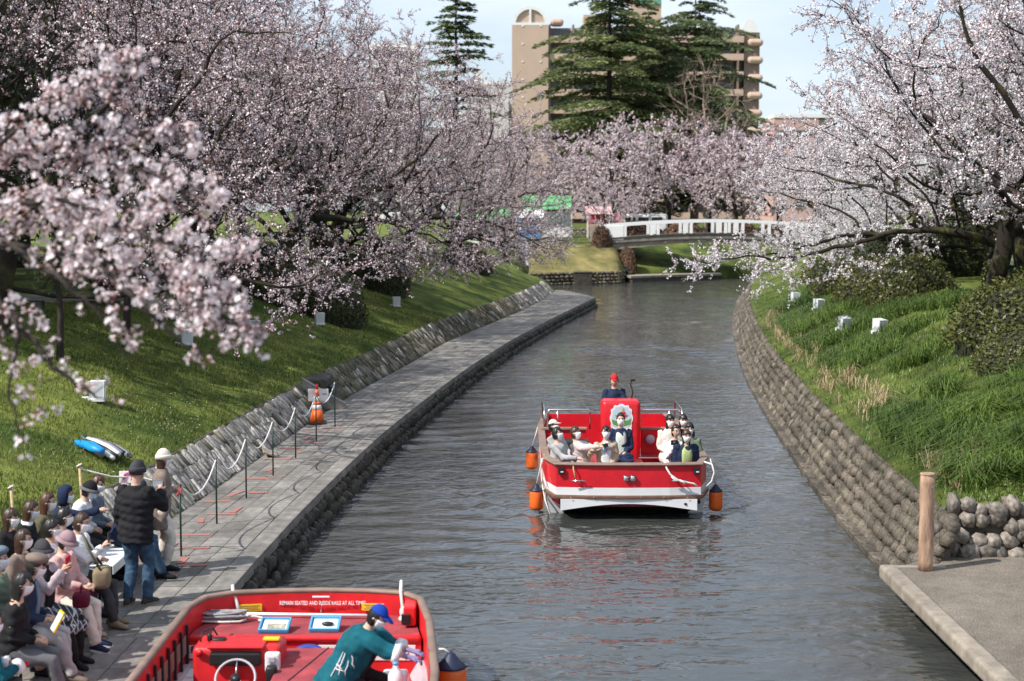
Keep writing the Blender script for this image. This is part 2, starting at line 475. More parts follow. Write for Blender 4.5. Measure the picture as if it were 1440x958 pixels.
# water: ripples and the boat's wake are real relief, finer ripples a bump
BX, BY = 2.0, 26.5         # bow of the sailing boat
xs = np.linspace(-8, 34, 181); ys = np.concatenate([np.arange(2, 62, .15), np.arange(62, 150, .6)])
Xg, Yg = np.meshgrid(xs, ys)
wr = np.random.default_rng(3)
Z = np.zeros_like(Xg)
for _ in range(26):
    lam = wr.uniform(.42, 1.15); th = wr.normal(PI / 2, .6); ph = wr.uniform(0, 2 * PI)
    Z += .0019 * lam * np.sin(2 * PI / lam * (Xg * math.cos(th) + Yg * math.sin(th)) + ph)
Z *= .6 + 1.1 * (vnoise(Xg, Yg, 4, 8) + .5)
for sg in (-1, 1):        # the V of the bow wave and the trailing ripples
    u = sg * (Xg - BX) - 1.5
    v = (Yg - BY + .4)
    line = v - u * 1.9
    env = np.exp(-np.clip(u, 0, None) / 3.4) * (u > -.2) * (v > -1.2)
    Z += .050 * env * np.exp(-(line / .8) ** 2) * np.cos(line * 5.0)
    Z += .018 * env * np.cos(line * 6.0) * np.exp(-((line - 2.4) / 2.2) ** 2)
nx, ny = len(xs), len(ys)
V = np.stack([Xg.ravel(), Yg.ravel(), Z.ravel()], 1)
ii, jj = np.meshgrid(np.arange(ny - 1), np.arange(nx - 1), indexing='ij')
a = (ii * nx + jj).ravel()
F = np.stack([a, a + 1, a + nx + 1, a + nx], 1)
wm = bpy.data.materials.new('canal_water'); wm.use_nodes = True
t = wm.node_tree; b = t.nodes['Principled BSDF']
b.inputs['Base Color'].default_value = (0.048, 0.051, 0.047, 1)
b.inputs['Roughness'].default_value = 0.06
b.inputs['IOR'].default_value = 1.50
b.inputs['Specular IOR Level'].default_value = 0.5
tc = t.nodes.new('ShaderNodeTexCoord')
m1 = t.nodes.new('ShaderNodeMapping'); m1.inputs['Scale'].default_value = (.7, 1.0, 1.0)
n1 = t.nodes.new('ShaderNodeTexNoise'); n1.inputs['Scale'].default_value = 4.6; n1.inputs['Detail'].default_value = 2.2; n1.inputs['Roughness'].default_value = .42
n1.inputs['Distortion'].default_value = .35
n2 = t.nodes.new('ShaderNodeTexNoise'); n2.inputs['Scale'].default_value = .22; n2.inputs['Detail'].default_value = 2
mr = t.nodes.new('ShaderNodeMapRange'); mr.inputs['From Min'].default_value = .38; mr.inputs['From Max'].default_value = .62
mr.inputs['To Min'].default_value = .35; mr.inputs['To Max'].default_value = 1.0
bp = t.nodes.new('ShaderNodeBump'); bp.inputs['Distance'].default_value = .052
t.links.new(tc.outputs['Object'], m1.inputs['Vector']); t.links.new(m1.outputs[0], n1.inputs['Vector']); t.links.new(tc.outputs['Object'], n2.inputs['Vector'])
t.links.new(n2.outputs['Fac'], mr.inputs['Value']); t.links.new(mr.outputs[0], bp.inputs['Strength'])
t.links.new(n1.outputs['Fac'], bp.inputs['Height']); t.links.new(bp.outputs[0], b.inputs['Normal'])
tag(link('water', arr_mesh('water', V, F, wm, smooth=True)), kind='structure')
g = MB(); g.box((13, 75, -1.3), (60, 160, .2)); g.build('canal_bed', soil, kind='structure')

# ------------------------------------------------------------------ rounded stone meshes, shared
def stone_mesh(name, mat, seed, sq=.45, jit=.16):
    """48 triangles: a cube split once, pulled towards a ball and knocked about; unit size"""
    bm = bmesh.new(); bmesh.ops.create_cube(bm, size=1)
    bmesh.ops.subdivide_edges(bm, edges=list(bm.edges), cuts=1, use_grid_fill=True)
    r = random.Random(seed)
    for v in bm.verts:
        n = v.co.normalized() * .5
        v.co = v.co * (1 - sq) + n * sq
        v.co *= 1 + r.uniform(-jit, jit)
    me = bpy.data.meshes.new(name); bm.to_mesh(me); bm.free()
    me.materials.append(mat)
    me.polygons.foreach_set('use_smooth', [True] * len(me.polygons))
    return me
def many(name, meshes, xf, parent, limit, key, mat, stuff_name):
    """xf: list of (loc, Matrix3 rotation, scale). The nearest `limit` become objects, the rest one mesh."""
    order = sorted(range(len(xf)), key=lambda i: key(xf[i][0]))
    objs = []
    for i in order[:limit]:
        l, R, sc = xf[i]
        o = link(name, random.choice(meshes), parent, l, R.to_euler(), sc); objs.append(o)
    rest = order[limit:]
    if rest:
        Vs = []; Fs = []; k = 0
        base = []
        for me in meshes:
            co = np.empty(len(me.vertices) * 3, np.float32); me.vertices.foreach_get('co', co)
            base.append((co.reshape(-1, 3), [(p.vertices[0], p.vertices[k], p.vertices[k + 1]) for p in me.polygons for k in range(1, len(p.vertices) - 1)]))
        for i in rest:
            l, R, sc = xf[i]
            co, fs = random.choice(base)
            p = (co * np.array(sc)) @ np.array(R).T + np.array(l)
            Vs.append(p); Fs.append(np.array(fs) + k); k += len(co)
        o = link(stuff_name, arr_mesh(stuff_name, np.concatenate(Vs), np.concatenate(Fs), mat, smooth=True), parent)
        tag(o, kind='stuff')
    return objs
dist = lambda l: math.hypot(l[0], l[1])
def basis(x, y, z):
    return Matrix((x, y, z)).transposed()

# ------------------------------------------------------------------ walkway
walk = empty('walkway'); walk['kind'] = 'structure'
sys_ = list(np.arange(8, 86.8, 1.0)) + [86.8]
bed = MB()
rings = []
for y in sys_:
    e, bx = float(edgeX(y)), float(baseX0(y)) - .25
    rings.append([(bx, y, .435), (e - .02, y, .435), (e - .06, y, -.6), (bx, y, -.6)])
rings.append([(2.6, 94.5, .435), (2.95, 94.5, .435), (2.95, 94.5, -.6), (2.6, 94.5, -.6)])
bed.loft(rings); bed.build('bed', joint, walk)
slab_meshes = []
for i in range(4):
    q = MB(); q.rbox((0, 0, 0), (1, 1, 1), .02, seg=1); slab_meshes.append(q.mesh('paving_slab', slabm))
xf = []; copx = []
v = 9.0; row = 0
while v < 86:
    yc = v + .3
    e, bx = float(edgeX(yc)) - .305, float(baseX0(yc)) + .12
    slope = math.atan2(float(edgeX(v + 1) - edgeX(v - .4)), 1.4)
    ncol = max(4, round((e - bx) / .33)); wcol = (e - bx) / ncol
    R = Euler((0, 0, -slope)).to_matrix()
    for c in range(ncol):
        x = bx + (c + .5) * wcol
        hgt = .06
        xf.append(((x, yc, .435 + random.uniform(-.003, .004)), R @ Euler((random.uniform(-.006, .006), random.uniform(-.006, .006), 0)).to_matrix(), (wcol - .012, .6 - .012, hgt)))
    v += .6; row += 1
many('paving_slab', slab_meshes, xf, walk, 300, lambda l: dist(l) + (60 if l[1] < 14.5 else 0), slabm, 'distant_paving')
v = 9.0
q = MB(); q.rbox((0, 0, 0), (1, 1, 1), .03, seg=1); cop_me = q.mesh('coping_stone', coping)
xf = []
while v < 86:
    yc = v + .45
    slope = math.atan2(float(edgeX(v + .9) - edgeX(v)), .9)
    xf.append(((float(edgeX(yc)) - .145, yc, .39 + random.uniform(-.003, .003)), Euler((0, 0, -slope)).to_matrix(), (.30, .888, .16)))
    v += .9
many('coping_stone', [cop_me], xf, walk, 300, dist, coping, 'distant_coping')
# end slabs beyond the last full row
q = MB()
rings = []
for y, a, c in ((86.3, 1.75, 4.6), (89, 2.2, 4.2), (92, 2.45, 3.6), (94.3, 2.65, 3.0)):
    rings.append([(a, y, .47), (c, y, .47), (c, y, .3), (a, y, .3)])
q.loft(rings); q.build('end_slab', coping, walk)
# dark rocks under the coping
qs = [stone_mesh('quay_rock', quaym, 40 + i, .5, .22) for i in range(5)]
xf = []
v = 12.0
while v < 86:
    st = .16 + .0014 * v
    for r_ in range(2):
        y = v + random.uniform(-.05, .05)
        x = float(edgeX(y)) + .0 + (.10 if r_ else .0)
        xf.append(((x + random.uniform(-.03, .03), y, (.19, .0)[r_] + random.uniform(-.03, .03)), Euler((random.uniform(-.3, .3), random.uniform(.1, .5), random.uniform(-.3, .3))).to_matrix(), (random.uniform(.14, .22), random.uniform(.12, .20), random.uniform(.24, .34))))
    v += st
many('quay_rock', qs, xf, walk, 300, lambda l: dist(l) + (60 if l[1] < 19 else 0), quaym, 'distant_rocks')
q = MB()
rings = []
for y in np.arange(34, 87, 1.0):
    e = float(edgeX(y)); rings.append([(e + .006, y, .33), (e + .02 + random.uniform(0, .03), y, .2), (e + .03, y, .06), (e - .03, y, .06), (e - .03, y, .33)])
q.loft(rings); q.build('moss_fringe', mossq, walk)
# red tape-like paint marks on the paving
marks = [(-4.75, 23.0, .5, .08, .1), (-4.9, 22.2, .09, .45, .0), (-4.55, 22.1, .42, .08, .05), (-4.85, 24.1, .08, .4, .1), (-4.62, 24.6, .46, .08, 0), (-4.45, 24.95, .09, .5, -.1), (-4.9, 25.7, .42, .08, .1),
         (-4.72, 26.4, .08, .55, -.3), (-4.35, 26.5, .32, .07, .2), (-4.6, 27.9, .44, .08, 0), (-4.3, 28.2, .36, .07, .1), (-4.5, 28.9, .08, .4, -.2), (-4.55, 30.1, .5, .08, .05), (-4.25, 30.9, .08, .4, -.2), (-4.5, 31.5, .4, .07, 0),
         (-4.1, 32.2, .36, .07, .05), (-4.35, 33.0, .07, .45, -.25), (-4.3, 33.9, .5, .08, 0), (-4.0, 34.4, .4, .07, .05), (-4.55, 21.3, .1, .4, 0), (-4.35, 21.0, .4, .09, .1), (-4.65, 20.4, .45, .09, 0)]
for x, y, a, c, rz in marks:
    q = MB(); q.box((x, y, .4725), (max(a, .09), max(c, .13), .0035), (0, 0, rz)); q.build('paint_mark', paintred, walk)

# ------------------------------------------------------------------ left sloping wall of split stones
lw = empty('retaining_wall', (0, 0, 0), label='sloping wall of slanted split stones along the inner side of the paved walkway', cat='wall')
q = MB(); rings = []
for y in list(np.arange(6, 95, 1.0)):
    bx = float(baseX0(y)); rings.append([(bx + .02, y, .40), (bx - .66, y, 1.06), (bx - .82, y, 1.08), (bx - .8, y, .3)])
q.loft(rings); q.build('wall_core', mortar, lw)
ss = [stone_mesh('split_stone', wallst, 60 + i, .26, .10) for i in range(6)]
ssm = [stone_mesh('split_stone', wallmoss, 70 + i, .26, .10) for i in range(4)]
xa = []; xb = []
slopev = Vector((-.71, 0, .70)).normalized(); nrm = Vector((.70, 0, .71)).normalized()
v = 10.0
while v < 93:
    st = .122 + .002 * max(0, v - 20)
    for r_ in range(3):
        y = v + random.uniform(-.04, .04) + .05 * r_
        bx = float(baseX0(y))
        k = .13 + r_ * .285 + random.uniform(-.02, .02)
        p = Vector((bx, y, .44)) + slopev * k + nrm * random.uniform(-.015, .02)
        al = Vector((float(baseX0(y + .5) - baseX0(y - .5)), 1, 0)).normalized()
        tilt = random.gauss(1.12 if r_ % 2 else 1.32, .16)
        u = (slopev * math.sin(tilt) + al * math.cos(tilt)).normalized()
        w_ = nrm.cross(u).normalized()
        L_ = random.uniform(.24, .38) * (1 + .006 * max(0, v - 25))
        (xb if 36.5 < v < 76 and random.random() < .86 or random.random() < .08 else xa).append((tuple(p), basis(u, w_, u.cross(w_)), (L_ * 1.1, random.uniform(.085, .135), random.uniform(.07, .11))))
    v += st
many('split_stone', ss, xa, lw, 300, lambda l: dist(l) + (50 if l[1] < 19.5 else 0), wallst, 'distant_stones')
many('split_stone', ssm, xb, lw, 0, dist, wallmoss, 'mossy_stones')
# culvert mouth and ramp that interrupt the wall past the cone
cul = empty('culvert_mouth', (-4.35, 38.6, .46), label='dark drain opening with a slanting concrete cheek in the stone wall past the orange cone', cat='drain')
q = MB(); q.plate([(0, 0), (1.05, -.62), (1.05, -.74), (0, -.74)], (-.75, -.6, .75), (1, 0, 0), (0, 0, 1), .22); q.build('cheek', coping, cul)
q = MB(); q.rbox((-.75, .7, .28), (1.0, 1.5, .75), .04); q.build('chamber', quaym, cul)
q = MB(); q.rbox((-.2, .7, .2), (.12, 1.0, .5), .03); q.build('opening', black, cul)

# ------------------------------------------------------------------ right cobble wall
rw = empty('retaining_wall', (0, 0, 0), label='curving cobblestone wall rising from the water below the right grass bank', cat='wall')
q = MB(); rings = []
for y in [21.25] + list(np.arange(21.95, 113, 1.0)):
    bx = float(rwX0(y)); rings.append([(bx + .06, y, -.5), (bx + .10, y, .02), (bx + .69, y, 1.0), (bx + .9, y, 1.0), (bx + .9, y, -.5)] if y > 21.5 else [(bx + .06, y, -.5), (bx + .10, y, .02), (bx + .36, y, .44), (bx + .40, y, .44), (bx + .40, y, -.5)])
q.loft(rings); q.build('wall_core', mortar, rw)
cs = [stone_mesh('cobble', cobm, 80 + i, .75, .13) for i in range(6)]
xf = []
slopev = Vector((.52, 0, .855)).normalized(); nrm = Vector((-.855, 0, .52)).normalized()
v = 21.3
while v < 112:
    st = .205 + .0022 * max(0, v - 25)
    rows = 6
    for r_ in range(rows):
        y = v + random.uniform(-.035, .035) + (.10 if r_ % 2 else 0)
        bx = float(rwX0(y))
        k = .09 + r_ * .195 + random.uniform(-.02, .02)
        p = Vector((bx + .09, y, .0)) + slopev * k + nrm * random.uniform(-.01, .03)
        al = Vector((float(rwX0(y + .5) - rwX0(y - .5)), 1, 0)).normalized()
        tl = random.gauss(.55, .25)
        u = (slopev * math.sin(tl) + al * math.cos(tl)).normalized(); w_ = nrm.cross(u).normalized()
        sc = st / .205
        xf.append((tuple(p), basis(u, w_, u.cross(w_)), (random.uniform(.18, .31) * sc, random.uniform(.15, .225), random.uniform(.14, .23))))
    v += st
many('cobble', cs, xf, rw, 300, dist, cobm, 'distant_cobbles')
# stepped footing just above the water
q = MB(); q.rbox((0, 0, 0), (1, 1, 1), .06, seg=1); foot_me = q.mesh('footing_stone', cobm)
xf = []; v = 21.2
while v < 100:
    slope = math.atan2(float(rwX0(v + .6) - rwX0(v)), .6)
    xf.append(((float(rwX0(v + .3)) + .02, v + .3, .0 + random.uniform(-.01, .01)), Euler((0, 0, -slope)).to_matrix(), (random.uniform(.26, .3), .58, .16)))
    v += .6
many('footing_stone', [foot_me], xf, rw, 60, dist, cobm, 'distant_footing')
# return wall of pale boulders behind the landing stage
bw = empty('boulder_wall', (0, 0, 0), label='low wall of big pale rounded stones behind the concrete landing stage', cat='wall')
q = MB(); q.plate([(0, 0), (.10, .3), (.55, .95), (26, .99), (26, 0)], (5.75, 21.76, .2), (1, 0, 0), (0, 0, 1), -.5); q.build('wall_core', mortar, bw)
cb = [stone_mesh('boulder', coblt, 100 + i, .7, .2) for i in range(6)]
for r_ in range(4):
    x = 5.62 + (.13 if r_ % 2 else 0) + .13 * r_
    while x < 11.5:
        wd = random.uniform(.17, .34)
        zc = .50 + r_ * .20 + random.uniform(-.07, .07)
        if True:
            link('boulder', random.choice(cb), bw, (x + wd / 2, 21.66 + .045 * r_ + random.uniform(-.04, .04), zc), Euler((random.uniform(-.3, .3), random.uniform(-.5, .5), random.uniform(-.3, .3))), (wd, random.uniform(.24, .34), random.uniform(.23, .31)))
        x += wd * .84
# ground behind the return wall's top is the bank itself; the landing stage cuts into it
dock = empty('landing_stage', (0, 0, 0), label='concrete landing stage with a pale rounded edge at the lower right, beside the water', cat='landing stage')
q = MB(); q.plate([(5.25, 8), (30, 8), (30, 21.72), (6.0, 21.72), (5.5, 21.2), (5.25, 21.0)], (0, 0, .30), (1, 0, 0), (0, 1, 0), .152); q.build('deck', conc, dock)
q = MB()
q.rbox((5.14, 14.55, .365), (.235, 13.1, .20), .05, seg=3); q.build('edge_kerb', concedge, dock)
q = MB(); q.rbox((5.48, 21.0, .37), (.90, .14, .185), .04, seg=3); q.build('end_kerb', concedge, dock)
for y in (9.5, 13, 16.5, 19.8):
    q = MB(); q.box((5.9, y, -.35), (.3, .3, 1.28)); q.build('support', quaym, dock)
pile = empty('mooring_pile', (5.58, 20.78, .452), label='weathered round wooden pile standing on the corner of the concrete landing stage', cat='post')
q = MB(); rr = random.Random(5)
q.tube([(0, 0, z) for z in np.linspace(0, 1.31, 12)], [.098 + rr.uniform(-.006, .006) for _ in range(12)], 14); q.build('shaft', woodp, pile, True)
q = MB(); q.tube([(0, 0, 1.31), (0, 0, 1.325)], [.105, .098], 14); q.build('cap', woodp, pile)
q = MB(); q.tube([(.03, -.09, 1.16), (.035, -.115, 1.16)], [.018, .018], 8); q.build('bolt', steel, pile)
# ------------------------------------------------------------------ far bridge
br = empty('footbridge', (6.6, 118.5, 2.7), label='white arched footbridge with framed openings in its parapet crossing the canal', cat='bridge')
BL = 17.5
def bz(t): return .42 * math.sin(PI * min(max(t, 0), 1)) ** 1.0     # rise of the deck
N = 40
def rib(z0, z1, y0, y1, t0=0, t1=1, n=N, f=bz):
    q = []
    for i in range(n + 1):
        t = t0 + (t1 - t0) * i / n; x = t * BL
        a, b_ = z0(t) if callable(z0) else z0, z1(t) if callable(z1) else z1
        q.append([(x, y0, f(t) + a), (x, y1, f(t) + a), (x, y1, f(t) + b_), (x, y0, f(t) + b_)])
    return q
q = MB(); q.loft(rib(0, .30, 0, 3.2)); q.build('deck', coping, br)
q = MB(); q.loft(rib(lambda t: -.28 - .32 * (1 - math.sin(PI * t)), -.003, .15, 3.05)); q.build('girder', concedge, br)
q = MB(); q.loft(rib(.30, .42, -.06, 3.26)); q.build('deck_edge', quaym, br)
for y in (.0, 3.05):
    p = MB(); p.loft(rib(1.22, 1.45, y, y + .16)); p.build('parapet_rail', white, br)
    t = .0
    xs_ = []
    x = 1.95
    pat = [2.0, .5, 2.0, .5, 2.0, .6, .7, .6, 2.0, 1.9, .5, .5]
    k = 0
    while x < BL - .4:
        xs_.append(x); x += pat[k % len(pat)]; k += 1
    for x in xs_:
        t = x / BL
        p = MB(); p.box((x, y + .08, bz(t) + .84), (.22, .15, .86)); p.build('parapet_post', white, br)
    for a, b_ in zip(xs_, xs_[1:]):
        if b_ - a > 1:      # curved brackets in the upper corners of the wide openings
            for s_, xx in ((1, a + .1), (-1, b_ - .1)):
                t = xx / BL; z = bz(t) + 1.27
                p = MB(); p.plate([(0, 0), (s_ * .26, 0), (s_ * .12, -.05), (s_ * .04, -.12), (0, -.26)][::s_], (xx, y + .12, z), (1, 0, 0), (0, 0, 1), .1); p.build('bracket', white, br)
    p = MB(); p.rbox((.95, y + .08, .86), (1.8, .2, 1.1), .03); p.build('parapet_end', white, br)
    p = MB(); p.rbox((-.35, y + .08, .8), (.62, .4, 1.3), .03); p.build('newel', concedge, br)
q = MB(); q.box((-1.2, 1.6, -1.4), (2.6, 3.6, 2.6)); q.build('abutment', mortar, br)
q = MB(); q.box((BL + 1.0, 1.6, -1.4), (2.6, 3.6, 2.6)); q.build('abutment', mortar, br)
# stairs beside the bridge, down to the far landing
st = empty('stone_stairs', (8.2, 116.2, .5), label='flight of dark stone steps beside the left end of the footbridge', cat='stairs')
for i in range(10):
    q = MB(); q.rbox((.6 - i * .26, 1.2 + i * .10, .12 + i * .2), (.34, 1.6, .22), .02); q.build('step', quaym, st)
q = MB(); q.plate([(0, 0), (.55, 0), (-2.1, 2.1), (-2.6, 2.1)], (1.2, 2.35, -.1), (1, 0, 0), (0, 0, 1), .3); q.build('flank_wall', black, st)
fl = empty('far_landing', (8.4, 113.7, .0), label='low concrete landing by the water at the foot of the steps near the footbridge', cat='landing')
q = MB(); q.prism([(.3, .6), (3.4, 2.9), (7.6, 5.6), (7.6, 7.4), (3.0, 6.2), (-.2, 3.4)], .30, .46); q.build('slab', concedge, fl)
q = MB(); q.prism([(.4, .75), (3.4, 3.05), (7.5, 5.75), (7.5, 7.2), (3.0, 6.0), (-.1, 3.3)], -.5, .297); q.build('base', quaym, fl)
# far stone wall
fw = empty('retaining_wall', (0, 0, 0), label='low rubble stone wall at the end of the reach, below the dry yellow bank', cat='wall')
xf = []
for r_ in range(4):
    x = 1.3
    while x < 8.6:
        y = float(farY(x))
        wd = random.uniform(.26, .46)
        xf.append(((x, y + .03 + .08 * r_ + random.uniform(-.03, .03), .06 + r_ * .235), Euler((random.uniform(-.2, .2), random.uniform(-.3, .3), random.uniform(-.2, .4))).to_matrix(), (wd, .3, random.uniform(.21, .27))))
        x += wd * .93
many('wall_stone', cs, xf, fw, 120, dist, cobm, 'more_stones')
ob = empty('outlet_box', (5.0, 110.2, 0), label='dark square concrete outlet box standing in the water before the far stone wall', cat='outlet')
q = MB(); q.rbox((0, 0, .35), (1.25, 1.2, 1.1), .05); q.build('body', quaym, ob)
q = MB(); q.rbox((0, 0, .93), (1.35, 1.3, .09), .03); q.build('lid', mortar, ob)

# ------------------------------------------------------------------ stalls behind the bridge's left end
def px(x, y, z):
    """point at height z seen at pixel x, y of the photograph (used to place things once, in metres)"""
    a, b_ = (x - 720) / 2200, -(y - 479) / 2200
    d = Vector((a, math.cos(PITCH) + b_ * math.sin(PITCH), -math.sin(PITCH) + b_ * math.cos(PITCH)))
    k = (z - CAM_H) / d.z
    return d * k + Vector((0, 0, CAM_H))
greenT = M('tent_green', (0.13, 0.42, 0.17), 0.6, 0.12, 2, trans=0.15)
blueT = M('stall_blue', (0.05, 0.24, 0.56), 0.6, 0.2, 2)
redT = M('stall_red', (0.55, 0.07, 0.09), 0.6, 0.2, 2)
def stall(name, x, y, w_, d_, roofm, backm, frontm, label, h=2.6, gable=False):
    z = gz(x, y)
    s_ = empty(name, (x, y, z), 0, label, 'stall')
    if gable:
        q = MB(); q.loft([[(-w_ / 2, -d_ / 2 - .2, h - .1), (w_ / 2, -d_ / 2 - .2, h - .1), (w_ / 2, -d_ / 2 - .2, h - .05), (-w_ / 2, -d_ / 2 - .2, h - .05)],
                          [(-w_ / 2, 0, h + 1.1), (w_ / 2, 0, h + 1.1), (w_ / 2, 0, h + 1.15), (-w_ / 2, 0, h + 1.15)],
                          [(-w_ / 2, d_ / 2 + .2, h - .1), (w_ / 2, d_ / 2 + .2, h - .1), (w_ / 2, d_ / 2 + .2, h - .05), (-w_ / 2, d_ / 2 + .2, h - .05)]])
    else:
        q = MB(); q.plate([(-w_ / 2 - .2, 0), (w_ / 2 + .2, 0), (w_ / 2 + .2, d_ + .6), (-w_ / 2 - .2, d_ + .6)], (0, -d_ / 2 - .3, h - .25), (1, 0, 0), Vector((0, 1, .32)).normalized(), .05)
    q.build('roof', roofm, s_)
    for sx in (-1, 1):
        for sy in (-1, 1):
            q = MB(); q.tube([(sx * w_ / 2, sy * d_ / 2, 0), (sx * w_ / 2, sy * d_ / 2, h - .2)], .03, 6); q.build('pole', white, s_)
    q = MB(); q.box((0, d_ / 2 - .05, h / 2 - .1), (w_ - .1, .04, h - .3)); q.build('back_sheet', backm, s_)
    q = MB(); q.box((0, -d_ / 2 + .2, .45), (w_ - .2, .5, .9)); q.build('counter', frontm, s_)
    return s_
stall('market_tent', 3.1, 141, 4.4, 3.0, greenT, white, white, 'bright green gabled market tent left of the footbridge', 2.55, True)
stall('market_tent', -2.6, 138, 5.0, 3.0, greenT, white, white, 'green gabled market tent mostly hidden behind the left blossom trees', 2.4, True)
stall('food_stall', 1.5, 135, 2.2, 1.6, white, blueT, blueT, 'small stall with blue sheets just left of the bright green tent', 2.0)
s_ = stall('food_stall', 7.6, 138, 1.9, 1.6, M('awning_pale_pink', (.60, .36, .36), .6, .1, 2), redT, pinkt, 'small stall with red and hot pink counter right of the green tent', 2.3)
q = MB(); q.box((0, -.95, 1.0), (1.5, .03, .18)); q.build('price_board', yellow, s_)
bn = empty('banner', (8.2, 128, gz(8.2, 128)), label='tall dull pink fabric banner on a pole at the left end of the footbridge', cat='banner')
q = MB(); q.tube([(0, 0, 0), (0, 0, 2.3)], .025, 6); q.build('pole', white, bn)
q = MB(); q.plate([(0, 0), (.75, .05), (.7, 1.9), (0, 1.95)], (.02, 0, .25), (1, 0, 0), (0, 0, 1), .02); q.build('cloth', M('banner_pink', (.62, .27, .30), .8, .15, 3), bn)
q = empty('parked_van', (12.6, 150, gz(12.6, 150)), 0, 'white van parked behind the footbridge, seen above its parapet', 'van')
v_ = MB(); v_.rbox((0, 0, 1.15), (4.4, 1.7, 1.75), .2); v_.build('body', whitep, q)
for sx in (-1.35, -.1, 1.2):
    v_ = MB(); v_.rbox((sx, -.84, 1.45), (1.0, .05, .55), .02); v_.build('window', black, q)
for sx in (-1.4, 1.4):
    v_ = MB(); v_.tube([(sx, -.9, .32), (sx, -.65, .32)], .32, 14); v_.build('wheel', black, q)

# ------------------------------------------------------------------ buildings
brick = M('facade_tile', (0.49, 0.36, 0.28), 0.7, 0.05, .4, isl=0, bump=.1)
brick2 = M('facade_pink', (0.52, 0.34, 0.30), 0.7, 0.05, .4)
trimw = M('trim_white', (0.74, 0.73, 0.72), 0.6, 0.04, 1)
greyw = M('facade_grey', (0.56, 0.56, 0.55), 0.7, 0.06, .3)
glass = M('window_glass', (0.06, 0.075, 0.09), 0.12, 0.3, .3, spec=.6)
sash = M('window_sash', (0.25, 0.23, 0.21), 0.5, 0.1, 2)
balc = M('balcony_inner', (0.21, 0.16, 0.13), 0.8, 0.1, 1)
B0 = empty('apartment_block', (0, 265, 2.8), label='tall tan tiled apartment block with a white arched gable, behind the conifers', cat='building')
# front faces the camera at local y = 0; x from 0.1 to 39.6
H_ = 33.4
q = MB()
q.box((3.05, 7, H_ / 2), (6.1, 14, H_)); q.build('end_wall', brick, B0)
q = MB(); q.box((22.6, 9.0, H_ / 2 - .3), (33.0, 10, H_ - .6)); q.build('wall', brick, B0)
arc = [(3.05 + 2.95 * math.cos(a), 2.95 * math.sin(a)) for a in np.linspace(0, PI, 21)]
q = MB(); q.plate(arc, (0, .35, H_), (1, 0, 0), (0, 0, 1), -12); q.build('gable', brick, B0)
ri = [(3.05 + 2.45 * math.cos(a), 2.45 * math.sin(a)) for a in np.linspace(0, PI, 21)]
q = MB(); q.loft([[(a[0], .0, H_ + a[1]), (a[0], .33, H_ + a[1]), (b_[0], .33, H_ + b_[1]), (b_[0], 0, H_ + b_[1])] for a, b_ in zip(arc, ri)]); q.build('gable_arch', trimw, B0)
q = MB(); q.box((3.05, .15, H_ + .05), (5.9, .36, .42)); q.build('gable_sill', trimw, B0)
q = MB(); q.box((3.05, .18, H_ + 1.35), (.35, .34, 2.2)); q.build('gable_mullion', trimw, B0)
q = MB(); q.box((14.5, 9, H_ + 1.1), (4.5, 6, 2.4)); q.build('roof_house', brick, B0)
q = MB(); q.rbox((7.6, 3.0, H_ + .6), (2.2, 2.4, 1.2), .5); q.build('roof_tank', brick, B0)
q = MB(); q.box((22.8, 8, H_ + 2.4), (5.2, 6, 5.4)); q.build('lift_tower', brick, B0)
q = MB(); q.box((23.2, 4.85, H_ + 4.4), (4.4, .3, 1.0)); q.build('tower_band', M('copper_green', (.12, .30, .22), .6, .1, 1), B0)
for fl_ in range(11):
    z = 1.4 + fl_ * 2.95
    # balcony recess bays between x 6.3 and 38
    for k in range(8):
        x = 8.3 + k * 3.95
        f_ = MB(); f_.box((x, 3.93, z + 1.2), (3.5, .12, 2.2)); f_ = f_.build('window', sash, B0)
        for s_ in (-.8, .8):
            p = MB(); p.box((x + s_, 3.86, z + 1.1), (1.45, .05, 1.8)); p.build('pane', glass, f_)
    p = MB(); p.box((22.6, 2.2, z - .35), (32.6, 3.3, .2)); p.build('balcony_floor', brick, B0)
    p = MB(); p.box((22.6, .62, z + .18), (32.6, .16, .9)); p.build('balcony_front', brick, B0)
    for k in range(9):
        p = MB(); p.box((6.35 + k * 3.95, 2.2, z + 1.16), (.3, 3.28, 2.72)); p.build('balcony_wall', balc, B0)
    for s_ in (1.2, 4.2):
        p = MB(); p.box((s_ + .6, -.03, z + 2.2), (.35, .1, .22)); p.build('vent_cap', trimw, B0)
# stair turret with white arched cap at the right end
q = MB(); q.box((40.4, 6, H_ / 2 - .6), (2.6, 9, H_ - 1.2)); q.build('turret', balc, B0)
for fl_ in range(11):
    q = MB(); q.rbox((40.9, 2.2, 1.0 + fl_ * 2.95), (2.6, 3.4, 1.2), .5); q.build('turret_balcony', brick, B0)
arc = [(40.0 + 1.35 * math.cos(a), 2.2 * math.sin(a)) for a in np.linspace(0, PI, 15)]
q = MB(); q.plate(arc, (0, 1.4, H_ - 1.2), (1, 0, 0), (0, 0, 1), -.5); q.build('turret_arch', trimw, B0)
